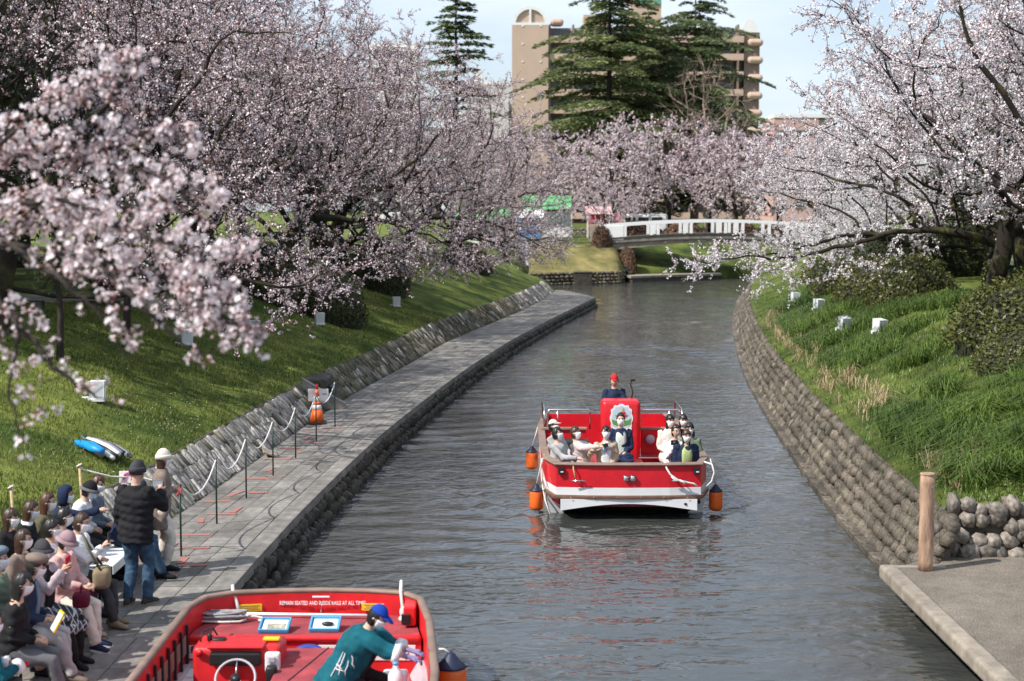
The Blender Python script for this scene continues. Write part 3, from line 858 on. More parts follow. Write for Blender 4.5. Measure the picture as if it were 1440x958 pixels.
# grey block left of it, pink block to the right
B1 = empty('office_block', (-8.6, 285, 2.8), label='plain pale grey concrete block left of the tan apartment block', cat='building')
q = MB(); q.box((4.3, 8, 12.6), (9.2, 14, 25.2)); q.build('wall', greyw, B1)
q = MB(); q.box((4.3, 8, 25.3), (9.4, 14.2, .5)); q.build('parapet', trimw, B1)
q = MB(); q.box((6.9, .9, 11), (2.2, .5, 22)); q.build('pilaster', greyw, B1)
q = MB(); q.box((2.4, 4, 26.6), (1.6, 1.6, 2.2)); q.build('roof_hut', greyw, B1)
for k in range(6):
    q = MB(); q.box((8.4, .97, 3 + k * 3.4), (.7, .08, 1.2)); q.build('window', glass, B1)
B2 = empty('office_block', (38.8, 235, 2.8), label='low pink rendered building behind the right end of the bridge', cat='building')
q = MB(); q.box((3.6, 6, 8.1), (6.6, 12, 16.2)); q.build('wall', brick2, B2)
q = MB(); q.box((8.2, 6.5, 8.0), (2.6, 10.5, 16)); q.build('side_wing', greyw, B2)
q = MB(); q.box((4.9, 6, 16.4), (9.4, 12.3, .5)); q.build('parapet', trimw, B2)
for k in range(4):
    for c in range(2):
        w_ = MB(); w_.box((1.4 + c * 2.9, -.02, 3.2 + k * 3.5), (1.6, .1, 1.3)); w_ = w_.build('window', sash, B2)
        p = MB(); p.box((1.4 + c * 2.9, -.08, 3.2 + k * 3.5), (1.4, .03, 1.1)); p.build('pane', glass, w_)
    w_ = MB(); w_.box((8.1, 1.2, 3.2 + k * 3.5), (1.2, .12, 1.6)); w_ = w_.build('window', sash, B2)
    p = MB(); p.box((8.1, 1.13, 3.2 + k * 3.5), (1.0, .03, 1.4)); p.build('pane', glass, w_)
B3 = empty('hillside_house', (-22.5, 300, 2.8), label='far white building glimpsed above the left blossom trees', cat='building')
q = MB(); q.box((0, 5, 17), (9, 10, 34)); q.build('wall', trimw, B3)
for k in range(10):
    q = MB(); q.box((0, -.03, 3 + k * 3.2), (7.4, .1, 1.3)); q.build('window', glass, B3)
# ------------------------------------------------------------------ trees
def colonize(attr, start, D=.34, di=4.0, dk=.62, iters=140, bias=(0, 0, 0), rng=RNG):
    """space colonization: start = list of (pos, parent); returns positions, parents"""
    P = [np.array(p, float) for p, _ in start]; par = [q for _, q in start]
    A = np.array(attr, float)
    bd = np.full(len(A), 1e9); bi = np.zeros(len(A), int)
    done = 0; bias = np.array(bias)
    for _ in range(iters):
        new = np.array(P[done:])
        if len(new):
            d = np.linalg.norm(A[:, None, :] - new[None], axis=2)
            k = d.argmin(1); dm = d[np.arange(len(A)), k]
            up = dm < bd
            bd[up] = dm[up]; bi[up] = k[up] + done
            done = len(P)
        alive = bd > dk
        A, bd, bi = A[alive], bd[alive], bi[alive]
        if not len(A): break
        near = bd < di
        if not near.any():
            di *= 1.6; continue
        idx = bi[near]; v = A[near] - np.array(P)[idx]
        v /= np.linalg.norm(v, axis=1)[:, None]
        acc = np.zeros((len(P), 3)); np.add.at(acc, idx, v)
        us = np.unique(idx); grew = False
        for i in us:
            d_ = acc[i] + bias
            n_ = np.linalg.norm(d_)
            if n_ < .05: continue
            d_ = d_ / n_ + rng.normal(0, .13, 3); d_ /= np.linalg.norm(d_)
            p = P[i] + d_ * D
            P.append(p); par.append(int(i)); grew = True
        if not grew: break
        # drop repeats that go nowhere
        if len(P) > 4200: break
    return np.array(P), par

def skeleton(P, par, tip=.006, power=2.2, trunk_r=None, expo=1.2):
    n = len(P); ch = [[] for _ in range(n)]
    for i, q in enumerate(par):
        if q >= 0: ch[q].append(i)
    r = np.zeros(n)
    for i in range(n - 1, -1, -1):
        r[i] = tip if not ch[i] else sum(r[c] ** power for c in ch[i]) ** (1 / power)
    if trunk_r:
        k = trunk_r / r[0]
        r = tip + (trunk_r - tip) * ((r - tip) / (r[0] - tip)) ** expo
    return ch, r

def wood_mesh(P, par, ch, r, mb, rmin=0.0, m=0):
    """tubes along chains"""
    stack = [(0, -1)]
    while stack:
        i, start_par = stack.pop()
        pts = []; rad = []
        if start_par >= 0: pts.append(P[start_par]); rad.append(min(r[start_par], r[i] * 1.25))
        j = i
        while True:
            pts.append(P[j]); rad.append(r[j])
            if not ch[j]: break
            c = sorted(ch[j], key=lambda q: -r[q])
            for o in c[1:]: stack.append((o, j))
            j = c[0]
        if len(pts) > 1 and max(rad) > rmin:
            mb.tube(pts, rad, 9 if rad[0] > .07 else (5 if rad[0] > .02 else 3), m, cap=False)

def quads(C, U, W, a, b):
    """diamond quads: centres, in-plane axes, half sizes"""
    n = len(C)
    V = np.empty((n, 4, 3)); a = np.asarray(a).reshape(-1, 1); b = np.asarray(b).reshape(-1, 1)
    V[:, 0] = C - U * a; V[:, 1] = C - W * b; V[:, 2] = C + U * a; V[:, 3] = C + W * b
    return V.reshape(-1, 3), np.arange(n * 4).reshape(n, 4)
def unit(v): return v / np.maximum(np.linalg.norm(v, axis=1), 1e-9)[:, None]
def rand_axes(n, rng=RNG):
    U = unit(rng.normal(size=(n, 3))); W = unit(np.cross(U, rng.normal(size=(n, 3))))
    return U, W

def blossom_twigs(P, par, ch, r, thin=.026, per=4, tl=(.25, .8), dens=7, size=.024, rng=RNG, mb=None, pink=.34, bud=.30, up=.25):
    """straight flowering shoots on the thin wood; returns vertices, faces, material index (0 pale, 1 pink, 2 bud)"""
    ids = [i for i in range(len(P)) if r[i] < thin and par[i] >= 0]
    Cs = []; mi = []
    for i in ids:
        d = P[i] - P[par[i]]; d = d / (np.linalg.norm(d) + 1e-9)
        k = per if not ch[i] else per - 1
        for _ in range(k):
            t = d * .75 + rng.normal(0, .55, 3) + np.array([0, 0, up]); t /= np.linalg.norm(t)
            L_ = rng.uniform(*tl)
            e = P[i] + t * L_ + np.array([0, 0, -.06 * L_])
            if mb is not None: mb.tube([P[i], (P[i] + e) / 2 + rng.normal(0, .02, 3), e], [.008, .006, .004], 3, 1, cap=False)
            nn = max(3, int(dens * L_ / .5))
            s_ = rng.uniform(.06, 1, nn)
            c = P[i] + (e - P[i]) * s_[:, None] + rng.normal(0, .018, (nn, 3))
            c = np.repeat(c, 4, 0) + rng.normal(0, .021, (nn * 4, 3))
            Cs.append(c)
            kk = rng.random()
            pb = bud * (1.8 if kk < .25 else .8); pp = pink
            u = rng.random(nn * 4)
            mi.append(np.where(u < pb, 2, np.where(u < pb + pp, 1, 0)))
    C = np.concatenate(Cs); mi = np.concatenate(mi)
    U, W = rand_axes(len(C), rng)
    sz = size * rng.uniform(.7, 1.25, len(C)) * np.where(mi == 2, .72, 1)
    V, F = quads(C, U, W, sz, sz * .9)
    return V, F, mi

def ell_pts(n, c, R, hollow=.35, rng=RNG):
    v = unit(rng.normal(size=(n, 3)))
    rad = rng.uniform(hollow ** 3, 1, n) ** (1 / 3)
    return np.array(c) + v * rad[:, None] * np.array(R)

def cherry_proto(seed, lobes, trunk, trunk_r=.22, D=.36, pal=(petal, petal2, budm), tw=None, **kw):
    rng = np.random.default_rng(seed)
    A = np.concatenate([ell_pts(n, c, R, h, rng) for n, c, R, h in lobes])
    A = A[A[:, 2] > -1.6]
    st = [(trunk[0], -1)]
    for k, p in enumerate(trunk[1:]): st.append((p, k))
    P, par = colonize(A, st, D=D, bias=(0, 0, .0), rng=rng)
    ch, r = skeleton(P, par, trunk_r=trunk_r)
    r[0] *= 1.35
    mb = MB(); wood_mesh(P, par, ch, r, mb)
    V, F, mi = blossom_twigs(P, par, ch, r, mb=mb, rng=rng, **(tw or {}))
    wme = mb.mesh('trunk', [mossbark, twigm], True)
    cme = arr_mesh('blossom_crown', V, F, list(pal), mi)
    return wme, cme

def plant(name, meshes, x, y, rz, sc, label, cat, group=None, z=None, names=('trunk', 'blossom_crown')):
    t = empty(name, (x, y, (gz(x, y) if z is None else z) - .05), rz, label, cat, group)
    t.scale = (sc, sc, sc)
    for nm, me in zip(names, meshes): link(nm, me, t)
    return t
# local +X is the river side
pA = cherry_proto(11, [(560, (1.2, 0, 4.9), (5.6, 5.8, 3.4), .45), (130, (5.0, .6, 1.0), (2.3, 3.4, 1.3), 0), (80, (3.6, -3, 2.2), (2.6, 2, 1.3), 0)],
                  [(0, 0, 0), (.05, 0, .5), (.12, .04, 1.0), (.22, .1, 1.5), (.3, .1, 1.9)], .24)
pB = cherry_proto(23, [(560, (.8, 0, 5.2), (5.4, 5.4, 3.6), .45), (150, (4.6, -1, .9), (2.6, 3.2, 1.4), 0)],
                  [(0, 0, 0), (.15, 0, .5), (.35, -.04, 1.0), (.6, -.1, 1.5)], .22)
pC = cherry_proto(37, [(640, (.3, 0, 5.4), (5.2, 5.2, 3.9), .4)], [(0, 0, 0), (0, .05, .5), (-.05, .1, 1.0), (-.05, .1, 1.6), (0, .1, 2.0)], .23)
lab = 'left bank blossoming cherry tree, '
left = [(pA, -10.6, 32.0, .1, 1.04, 'nearest the camera, its dark trunk at the left edge'), (pB, -10.6, 40.0, -.2, 1.0, 'second from the camera, behind the two lanterns'),
        (pA, -9.8, 49.0, -.35, 1.02, 'standing by the blue sheet'), (pB, -8.6, 57.0, .25, 1.2, 'above the clipped dark hedge, drooping over the path'),
        (pA, -7.6, 66.0, .0, 1.22, 'beside the leaning stump, branches reaching over the wall'), (pB, -5.4, 75.5, -.1, 1.22, 'reaching lowest over the end of the walkway'),
        (pA, -3.4, 85.5, .3, 1.08, 'nearest the end of the walkway'), (pB, -3.6, 97.0, .1, .95, 'last before the far stone wall'),
        (pC, -16.5, 44.0, .6, 1.15, 'tall, in the second row at the left edge'), (pC, -16.0, 56.0, 2.1, 1.4, 'tall, in the second row behind the blue sheet'),
        (pC, -14.5, 70.0, 3.3, 1.4, 'tall, in the second row above the hedge'), (pC, -11.5, 84.0, 4.5, 1.4, 'in the second row, in the middle of the mass'),
        (pC, -9.0, 99.0, 5.2, 1.2, 'in the second row, left of the green tent'), (pC, -19.5, 88, 1.2, 1.2, 'far back in the third row'),
        (pB, -7.0, 61.5, -.2, .9, 'small, right in front of the rounded hedge'), (pB, -3.2, 80.5, .1, .9, 'small, drooping before the far wall'), (pC, -13.0, 49.5, 4.0, 1.35, 'tall, between the blue sheet and the second row'), (pC, -12.5, 62, .2, 1.45, 'tall, in the second row above the stump'), (pC, -9.5, 76.5, 1.9, 1.4, 'tall, in the second row before the bare treetop')]
for me, x, y, rz, sc, l in left:
    plant('cherry_tree', me, x, y, rz, sc, lab + l, 'cherry tree', 'blossoming cherry trees along the canal')
# right bank: one reaching low over the water, others behind
tw_r = dict(pink=.22, bud=.18, dens=10)
pR = cherry_proto(51, [(560, (.6, 0, 5.2), (5.6, 5.2, 3.4), .45), (260, (7.0, 1.0, .95), (3.2, 2.4, .8), 0), (110, (5.4, -1.0, 4.0), (2.6, 3, 1.6), 0)],
                  [(0, 0, 0), (.1, 0, .5), (.2, .04, 1.0), (.3, .1, 1.5), (.35, .1, 1.9)], .28, tw=tw_r, pal=(petalw, petal, budm))
pW = cherry_proto(63, [(620, (.6, 0, 4.7), (5.4, 5.4, 3.4), .4), (160, (4.4, 0, 1.4), (2.6, 3, 1.2), 0)],
                  [(0, 0, 0), (.1, 0, .5), (.2, .04, 1.0), (.3, .1, 1.5)], .22, tw=dict(pink=.12, bud=.10, dens=12), pal=(petalw, petal, budm))
pN = cherry_proto(57, [(820, (.6, 0, 5.3), (5.6, 5.4, 3.5), .3)], [(0, 0, 0), (.1, 0, .5), (.2, .04, 1.0), (.3, .1, 1.5), (.35, .1, 1.9)], .24, tw=dict(pink=.3, bud=.28, dens=12), pal=(petalw, petal, budm))
lab = 'right bank whitish cherry tree, '
for me, x, y, rz, sc, l in [(pR, 14.6, 44.0, PI - .12, 1.02, 'its long low branch reaching out over the water'), (pN, 12.4, 33.5, PI + .1, 1.05, 'nearest the camera at the right edge, with rosy buds'),
        (pW, 17.0, 55.0, PI + .3, 1.05, 'behind the round bush, second row'), (pW, 18.5, 67.0, PI - .2, .95, 'the whitest, leaning over the bend'), (pW, 20.5, 80.0, PI + .1, .92, 'towards the bend of the canal'),
        (pW, 22.5, 94.0, PI, .78, 'last before the right end of the footbridge'), (pC, 20.5, 45.0, 1.0, 1.15, 'tall, filling the upper right corner'), (pC, 25, 62, 2.0, 1.15, 'far back on the right'), (pR, 14.4, 54.5, PI + .15, .86, 'its low spray crossing the foot of the footbridge'), (pW, 16.0, 74, PI + .5, .8, 'smaller, leaning over the bend'), (pN, 13.6, 38.0, PI + 1.2, 1.0, 'rosy topped, behind the nearest one'), (pN, 12.4, 40.5, PI + 2.4, .98, 'rosy, between the nearest one and the reaching branch'), (pN, 17.0, 38.5, PI - .4, 1.1, 'filling the right edge behind the nearest one')]:
    plant('cherry_tree', me, x, y, rz, sc, lab + l, 'cherry tree', 'blossoming cherry trees along the canal')
# beyond the bridge
lab = 'blossoming cherry tree beyond the footbridge, '
pK = cherry_proto(71, [(420, (0, 0, 4.6), (4.6, 4.6, 3.4), .3)], [(0, 0, 0), (0, .05, .5), (-.05, .1, 1.0), (-.05, .1, 1.6)], .2, D=.5, tw=dict(per=4, tl=(.4, 1.0), dens=6, size=.062, pink=.4, bud=.12), pal=(petal, petal2, budm))
pK2 = cherry_proto(77, [(420, (0, 0, 4.6), (4.8, 4.8, 3.2), .3)], [(0, 0, 0), (0, .05, .5), (-.05, .1, 1.0), (-.05, .1, 1.6)], .2, D=.5, tw=dict(per=4, tl=(.4, 1.0), dens=6, size=.062, pink=.2, bud=.35), pal=(petal, petal2, budm))
for me, x, y, rz, sc, l in [(pK, 9.5, 146, .3, 1.25, 'leftmost, above the pink stall'), (pK2, 15.5, 154, 1.3, 1.45, 'dusky, above the middle of the parapet'), (pK, 21, 147, 2.2, 1.2, 'above the right half of the parapet'),
        (pK2, 26.5, 156, 3.0, 1.4, 'dusky pink, right of the middle'), (pK, 30, 143, 4.0, 1.2, 'rightmost, partly behind the white blossoms'), (pK2, 3.5, 158, 5.0, 1.3, 'behind the bright green tent'),
        (pK, -4, 150, .9, 1.25, 'far left behind the tents'), (pK, 7.6, 128, 2.9, .62, 'small, at the left end of the parapet'), (pK2, -.5, 119, 1.9, .95, 'on the dry bank, screening the tents'), (pK, 12.5, 165, 3.6, 1.5, 'tallest, in front of the conifers'), (pK2, 21, 166, .5, 1.5, 'reddish, in front of the bare tree')]:
    plant('cherry_tree', me, x, y, rz, sc, lab + l, 'cherry tree', 'blossoming cherry trees beyond the bridge')

# conifers ---------------------------------------------------------
def conifer(seed, H, base, Lmax, mat, tuft=.34, droop=.22, dz=.62, bare=.12, pw=2.8):
    rng = np.random.default_rng(seed)
    mb = MB()
    mb.tube([(rng.normal(0, .03), rng.normal(0, .03), z) for z in np.linspace(0, H, 14)], list(np.linspace(base, .03, 14)), 9, 0, cap=False)
    Cs = []; Us = []; Ws = []; As = []
    z = H * bare
    while z < H * .985:
        f = z / H
        Lz = Lmax * (1 - f ** pw) * (.55 + .45 * min(1, (f - bare * .6) / .15)) + .5
        for k in range(rng.integers(3, 6)):
            a = rng.uniform(0, 2 * PI); L_ = Lz * rng.uniform(.45, 1.12)
            d = np.array([math.cos(a), math.sin(a), 0]); s = np.array([-d[1], d[0], 0])
            rise = .22 * (1 - f) + .35 * f
            n = max(4, int(L_ / .45)); pts = []
            for i in range(n + 1):
                t = i / n
                pts.append(np.array([0, 0, z]) + d * (L_ * t) + np.array([0, 0, rise * L_ * t * .6 - droop * 1.5 * L_ * t * t]) + s * (.1 * L_ * math.sin(t * 2.2 + a) * t))
            mb.tube(pts, list(np.linspace(max(.02, .045 * L_ / Lmax + .015), .008, n + 1)), 4, 0, cap=False)
            for i in range(1, n + 1):
                t = i / n
                wdt = (.16 + .26 * math.sin(PI * min(1, t * .9 + .1))) * L_ * .60
                m_ = int(5 + wdt / .16)
                for sd in (-1, 1):
                    q = rng.uniform(0, 1, m_)
                    c = pts[i] + s * sd * (q * wdt)[:, None] + d * (q * wdt * .55)[:, None] + rng.normal(0, .07, (m_, 3)) + np.array([0, 0, -1]) * (q * q * wdt * .28)[:, None]
                    Cs.append(c)
                    u = s * sd * .75 + d * .65 + rng.normal(0, .35, (m_, 3)); u[:, 2] *= .5; u[:, 2] -= .12
                    Us.append(u)
        z += dz * rng.uniform(.7, 1.3) * (1.15 - .5 * f)
    C = np.concatenate(Cs); U = unit(np.concatenate(Us))
    W = unit(np.cross(U, unit(rng.normal(0, .5, (len(C), 3)) + np.array([0, 0, 1]))))
    a = tuft * rng.uniform(.6, 1.3, len(C))
    V, F = quads(C, U, W, a, a * .30)
    return mb.mesh('trunk', [palebark if seed == 2 else bark], True), arr_mesh('needle_crown', V, F, mat)
cA = conifer(1, 28, .5, 9.6, cedar, dz=.68, tuft=.31)
cB = conifer(2, 26.5, .5, 10.0, cedar2, dz=.64, pw=3.6, tuft=.31)
cC = conifer(3, 22, .32, 5.2, cedar2, dz=.62, droop=.12, pw=1.4, tuft=.30)
for me, x, y, rz, sc, l in [(cA, 10.6, 172, .4, 1.1, 'broad green cedar, left of the pair before the tan block'), (cB, 20.6, 178, 2.0, 1.06, 'broad dark cedar, right of the pair, boughs sweeping right'),
        (cA, 16.0, 186, 4.0, .92, 'cedar between and behind the two broad ones'), (cC, -6.0, 170, 1.0, 1.30, 'slim conifer standing alone left of the grey block')]:
    plant('conifer', me, x, y, rz, sc, l, 'conifer', 'conifers before the apartment block', names=('trunk', 'needle_crown'))

# a bare tree before the cedars and bare ones at the left
def bare_proto(seed, lobes, trunk, mat, r0=.2, D=.5, tip=.012):
    rng = np.random.default_rng(seed)
    A = np.concatenate([ell_pts(n, c, R, h, rng) for n, c, R, h in lobes])
    P, par = colonize(A, [(trunk[0], -1)] + [(p, k) for k, p in enumerate(trunk[1:])], D=D, dk=.6, rng=rng)
    ch, r = skeleton(P, par, tip=tip, trunk_r=r0)
    mb = MB(); wood_mesh(P, par, ch, r, mb)
    for i in range(len(P)):
        if r[i] < .04 and par[i] >= 0:
            d = P[i] - P[par[i]]; d /= np.linalg.norm(d) + 1e-9
            for _ in range(3):
                t = d + rng.normal(0, .35, 3) + np.array([0, 0, .3]); t /= np.linalg.norm(t)
                mb.tube([P[i], P[i] + t * rng.uniform(.5, 1.1)], [tip * .8, tip * .4], 3, 0, cap=False)
    return (mb.mesh('branches', mat, True),)
bT = bare_proto(5, [(420, (0, 0, 8.5), (4.0, 4.0, 6.0), .2)], [(0, 0, z) for z in np.arange(0, 9, .5)], palebark, .2, .55, .022)
plant('bare_tree', bT, 20.2, 164, 0, 1.25, 'leafless pale brown tree in front of the right cedar', 'bare tree', names=('branches',))
bD = bare_proto(6, [(500, (0, 0, 9.0), (5.0, 5.0, 6.0), .3)], [(0, 0, z) for z in np.arange(0, 4, .5)], bark, .25, .5, .012)
for x, y, rz, sc, l in [(-13.8, 62, 0, 1.15, 'dark leafless tree high above the left blossom mass'), (-12.5, 36, 2, 1.0, 'dark leafless tree at the upper left corner, behind the nearest cherry')]:
    plant('bare_tree', bD, x, y, rz, sc, l, 'bare tree', names=('branches',))

# evergreen masses behind the blossoms -------------------------------
def leafy(seed, lobes, n, size, mat, trunk_h=3.0, tr=.2, core=None, flat=.0):
    rng = np.random.default_rng(seed)
    C = np.concatenate([ell_pts(int(n * f), c, R, h, rng) for f, c, R, h in lobes])
    C = C + .35 * np.stack([vnoise(C[:, 0] + C[:, 2], C[:, 1], 1.1, 4), vnoise(C[:, 1], C[:, 2], 1.1, 5), vnoise(C[:, 0], C[:, 2] + C[:, 1], 1.1, 6)], 1)
    keep = vnoise(C[:, 0] * 1.3 + C[:, 2], C[:, 1] + C[:, 2] * .7, .9, 9) > -.22
    C = C[keep]
    U, W = rand_axes(len(C), rng)
    a = size * rng.uniform(.6, 1.3, len(C))
    V, F = quads(C, U, W, a, a * .5)
    mb = MB(); mb.tube([(0, 0, 0), (.05, 0, trunk_h * .5), (0, .05, trunk_h)], [tr * 1.3, tr, tr * .6], 8, 0, cap=False)
    for _, c, R, h in lobes:
        for k in range(3):
            e = np.array(c) + rng.normal(0, .35, 3) * np.array(R)
            mb.tube([(0, .03, trunk_h * .8), (e + np.array([0, 0, trunk_h])) / 2, e], [tr * .6, tr * .35, .02], 5, 0, cap=False)
    return mb.mesh('trunk', bark, True), arr_mesh('leaf_crown', V, F, mat)
eA = leafy(8, [(.5, (0, 0, 5.5), (3.6, 3.6, 3.4), .55), (.3, (1.5, 1, 3.6), (2.8, 2.6, 2.2), .5), (.2, (-1.4, -1, 7.6), (2.4, 2.4, 2.2), .5)], 15000, .12, leafd)
for x, y, rz, sc, l in [(-15.2, 38, 0, 1.15, 'dark evergreen tree behind the nearest left cherry'), (-18.5, 50, 1, 1.4, 'dark evergreen tree deep in the left grove'), (-20, 64, 2, 1.5, 'dark evergreen tree behind the blue sheet'),
                        (-19, 78, 3, 1.5, 'dark evergreen tree in the middle of the left grove, far back'), (-16.5, 96, 4, 1.4, 'dark evergreen tree far back, left of the tents'), (-13.5, 112, 5, 1.4, 'dark evergreen tree farthest back on the left'), (-24, 46, 2.4, 1.6, 'tallest dark evergreen at the left edge'),
                        (18.5, 38, 1.4, .95, 'dark evergreen tree behind the right azalea bank'), (-25, 30, .4, 2.1, 'very tall evergreen off the left edge, nearest'), (-26, 41, 1.4, 2.2, 'very tall evergreen off the left edge, second'), (-26, 53, 2.4, 2.2, 'very tall evergreen off the left edge, third'), (-25, 66, 3.4, 2.1, 'very tall evergreen at the left, fourth'), (-22, 80, 4.4, 2.0, 'very tall evergreen at the left, fifth'), (24, 50, .4, 1.2, 'dark evergreen tree behind the couple on the right'), (19.5, 56, 2.2, 1.1, 'dark evergreen behind the rounded azaleas on the right'), (28, 68, 2, 1.3, 'dark evergreen tree at the right, far back')]:
    plant('evergreen_tree', eA, x, y, rz, sc, l, 'evergreen tree', 'evergreen trees behind the blossoms', names=('trunk', 'leaf_crown'))
sap = leafy(9, [(.6, (0, 0, 2.6), (1.0, 1.0, .9), .2), (.4, (.3, .2, 1.9), (.8, .8, .5), .2)], 900, .06, leafd, 2.0, .06)
for x, y, h, l in [(-9.0, 31.0, 1.0, 'thin young tree with few leaves on the left lawn, beside the nearest dark trunk'), (-8.9, 36.0, 1.25, 'slim tree with a flared brown foot on the left lawn before the path')]:
    plant('young_tree', sap, x, y, 1, h, l, 'young tree', names=('trunk', 'leaf_crown'))

# clipped azaleas and hedges ------------------------------------------
def bush(seed, R, n, size, mat=leafb):
    rng = np.random.default_rng(seed)
    v = unit(rng.normal(size=(n, 3))); v[:, 2] = np.abs(v[:, 2])
    lump = 1 + .14 * vnoise(v[:, 0] * 3 + 9, v[:, 1] * 3 + v[:, 2] * 3 + 9, .8, seed) + .07 * vnoise(v[:, 0] * 8, v[:, 1] * 8 + v[:, 2] * 5, .8, seed + 1)
    C = v * np.array(R) * (lump * rng.uniform(.86, 1.03, n))[:, None]
    U = unit(rng.normal(size=(n, 3)) + v * .4); W = unit(np.cross(U, unit(v + rng.normal(0, .5, (n, 3)))))
    a = size * rng.uniform(.6, 1.3, n)
    V, F = quads(C, U, W, a, a * .5)
    core = MB(); core.ell((0, 0, 0), (R[0] * .88, R[1] * .88, R[2] * .88), 20, 12)  # solid dark core stands in for the shade inside the leaf shell
    return core.mesh('shade_core', leafs, True), arr_mesh('leaf_shell', V, F, mat)
bz_ = [bush(31, (1.0, 1.0, .95), 5200, .035), bush(32, (1.0, 1.0, .95), 5200, .035)]
def put_bush(me, x, y, sx, sy, sz, rz, l, sink=.25):
    t = empty('azalea_bush', (x, y, gz(x, y) - sink), rz, l, 'bush', 'clipped azalea bushes')
    t.scale = (sx, sy, sz)
    for nm, m_ in zip(('shade_core', 'leaf_shell'), me): link(nm, m_, t)
for a in [(bz_[0], 10.9, 33.0, 1.7, 1.5, 1.5, 0, 'large spreading azalea at the right edge, nearest the landing stage'), (bz_[1], 12.6, 35.5, 1.8, 1.6, 1.6, 1, 'azalea at the right edge just behind the large spreading one'), (bz_[0], 9.9, 30.0, 1.1, 1.0, .9, 2, 'small low azalea at the right edge among the long grass'),
          (bz_[1], 11.9, 46.5, 1.55, 1.4, 1.65, 1, 'rounded azalea beside the lanterns below the low white branch'), (bz_[0], 11.9, 50.5, 1.6, 1.5, 1.55, 2, 'azalea just behind the rounded one on the right bank'), (bz_[1], 12.3, 56.0, 1.6, 1.6, 1.5, 3, 'azalea on the right bank below the reaching branch, farther along'),
          (bz_[0], 13.4, 63, 1.7, 1.7, 1.4, 3, 'azalea nearest the bend on the right bank'), (bz_[0], 14.0, 40.5, 1.8, 1.6, 1.5, .6, 'azalea in front of the couple on the right bank')]:
    put_bush(*a)
brn = bush(34, (1.0, 1.0, .95), 3500, .07, M('dry_leaf', (.10, .055, .035), .8, .3, 2, col2=(.18, .10, .06), isl=.3))
for x, y, sx, l in [(10.5, 131, 2.2, 'russet shrub behind the left part of the parapet'), (14.5, 133, 2.4, 'russet shrub behind the middle of the parapet'), (18.8, 132.5, 2.3, 'russet shrub behind the right part of the parapet'), (23, 134, 2.6, 'russet shrub behind the right end of the footbridge'), (6.8, 118.5, .9, 'small russet shrub at the left foot of the footbridge'), (8.7, 117.9, .8, 'russet shrub at the top of the stone steps')]:
    t = empty('shrub', (x, y, gz(x, y) - .3), x, l, 'shrub', 'russet shrubs around the footbridge'); t.scale = (sx, sx * .7, 1.9)
    for nm, m_ in zip(('shade_core', 'leaf_shell'), brn): link(nm, m_, t)
hd = [bush(33, (1.0, 1.0, 1.0), 7000, .03, leafd)]
def put_hedge(x, y, sx, sy, sz, rz, l, g='dark clipped hedges on the left bank'):
    t = empty('hedge_bush', (x, y, gz(x, y) - .3), rz, l, 'hedge', g); t.scale = (sx, sy, sz)
    for nm, m_ in zip(('shade_core', 'leaf_shell'), hd[0]): link(nm, m_, t)
for a in [(-8.2, 50.6, 2.2, 1.5, 2.0, 0, 'long dark hedge right behind the middle lanterns on the left bank'), (-6.2, 51.0, 1.5, 1.5, 1.95, .3, 'rounded dark hedge between two lanterns on the left bank'), (-10.8, 47.5, 1.9, 1.6, 1.6, .3, 'dark hedge below the blue sheet'),
          (-5.5, 63, 1.4, 1.6, 2.1, .2, 'dark hedge beside the leaning stump'), (-5.6, 66.5, 1.3, 1.6, 1.8, .2, 'farthest dark hedge, just behind the leaning stump'), (-2.5, 84, 1.5, 1.8, 1.6, .2, 'dark hedge near the end of the walkway')]:
    put_hedge(*a)
for a in [(17.6, 51.5, 2.2, 1.6, 2.4, .2, 'dark hedge behind the two strollers'), (21.0, 54, 2.4, 1.8, 2.6, .6, 'dark hedge at the right edge behind the strollers'), (15.4, 56.5, 2.0, 1.6, 2.3, .4, 'dark hedge left of the strollers, below the white branches'), (18.5, 62, 2.6, 2, 2.6, .4, 'dark hedge farther back on the right'), (14.2, 60.5, 1.9, 1.6, 2.0, .4, 'dark hedge toward the bend on the right')]:
    put_hedge(*a, 'dark hedges on the right bank')
sp = empty('tree_stump', (-6.1, 63.6, gz(-6.1, 63.6)), label='thick dark leaning stump among the hedges on the left bank', cat='stump')
q = MB(); q.tube([(0, 0, -.2), (-.5, .1, .6), (-1.3, .2, 1.25), (-2.0, .3, 1.9)], [.42, .38, .34, .3], 10); q.build('bole', mossbark, sp, True)

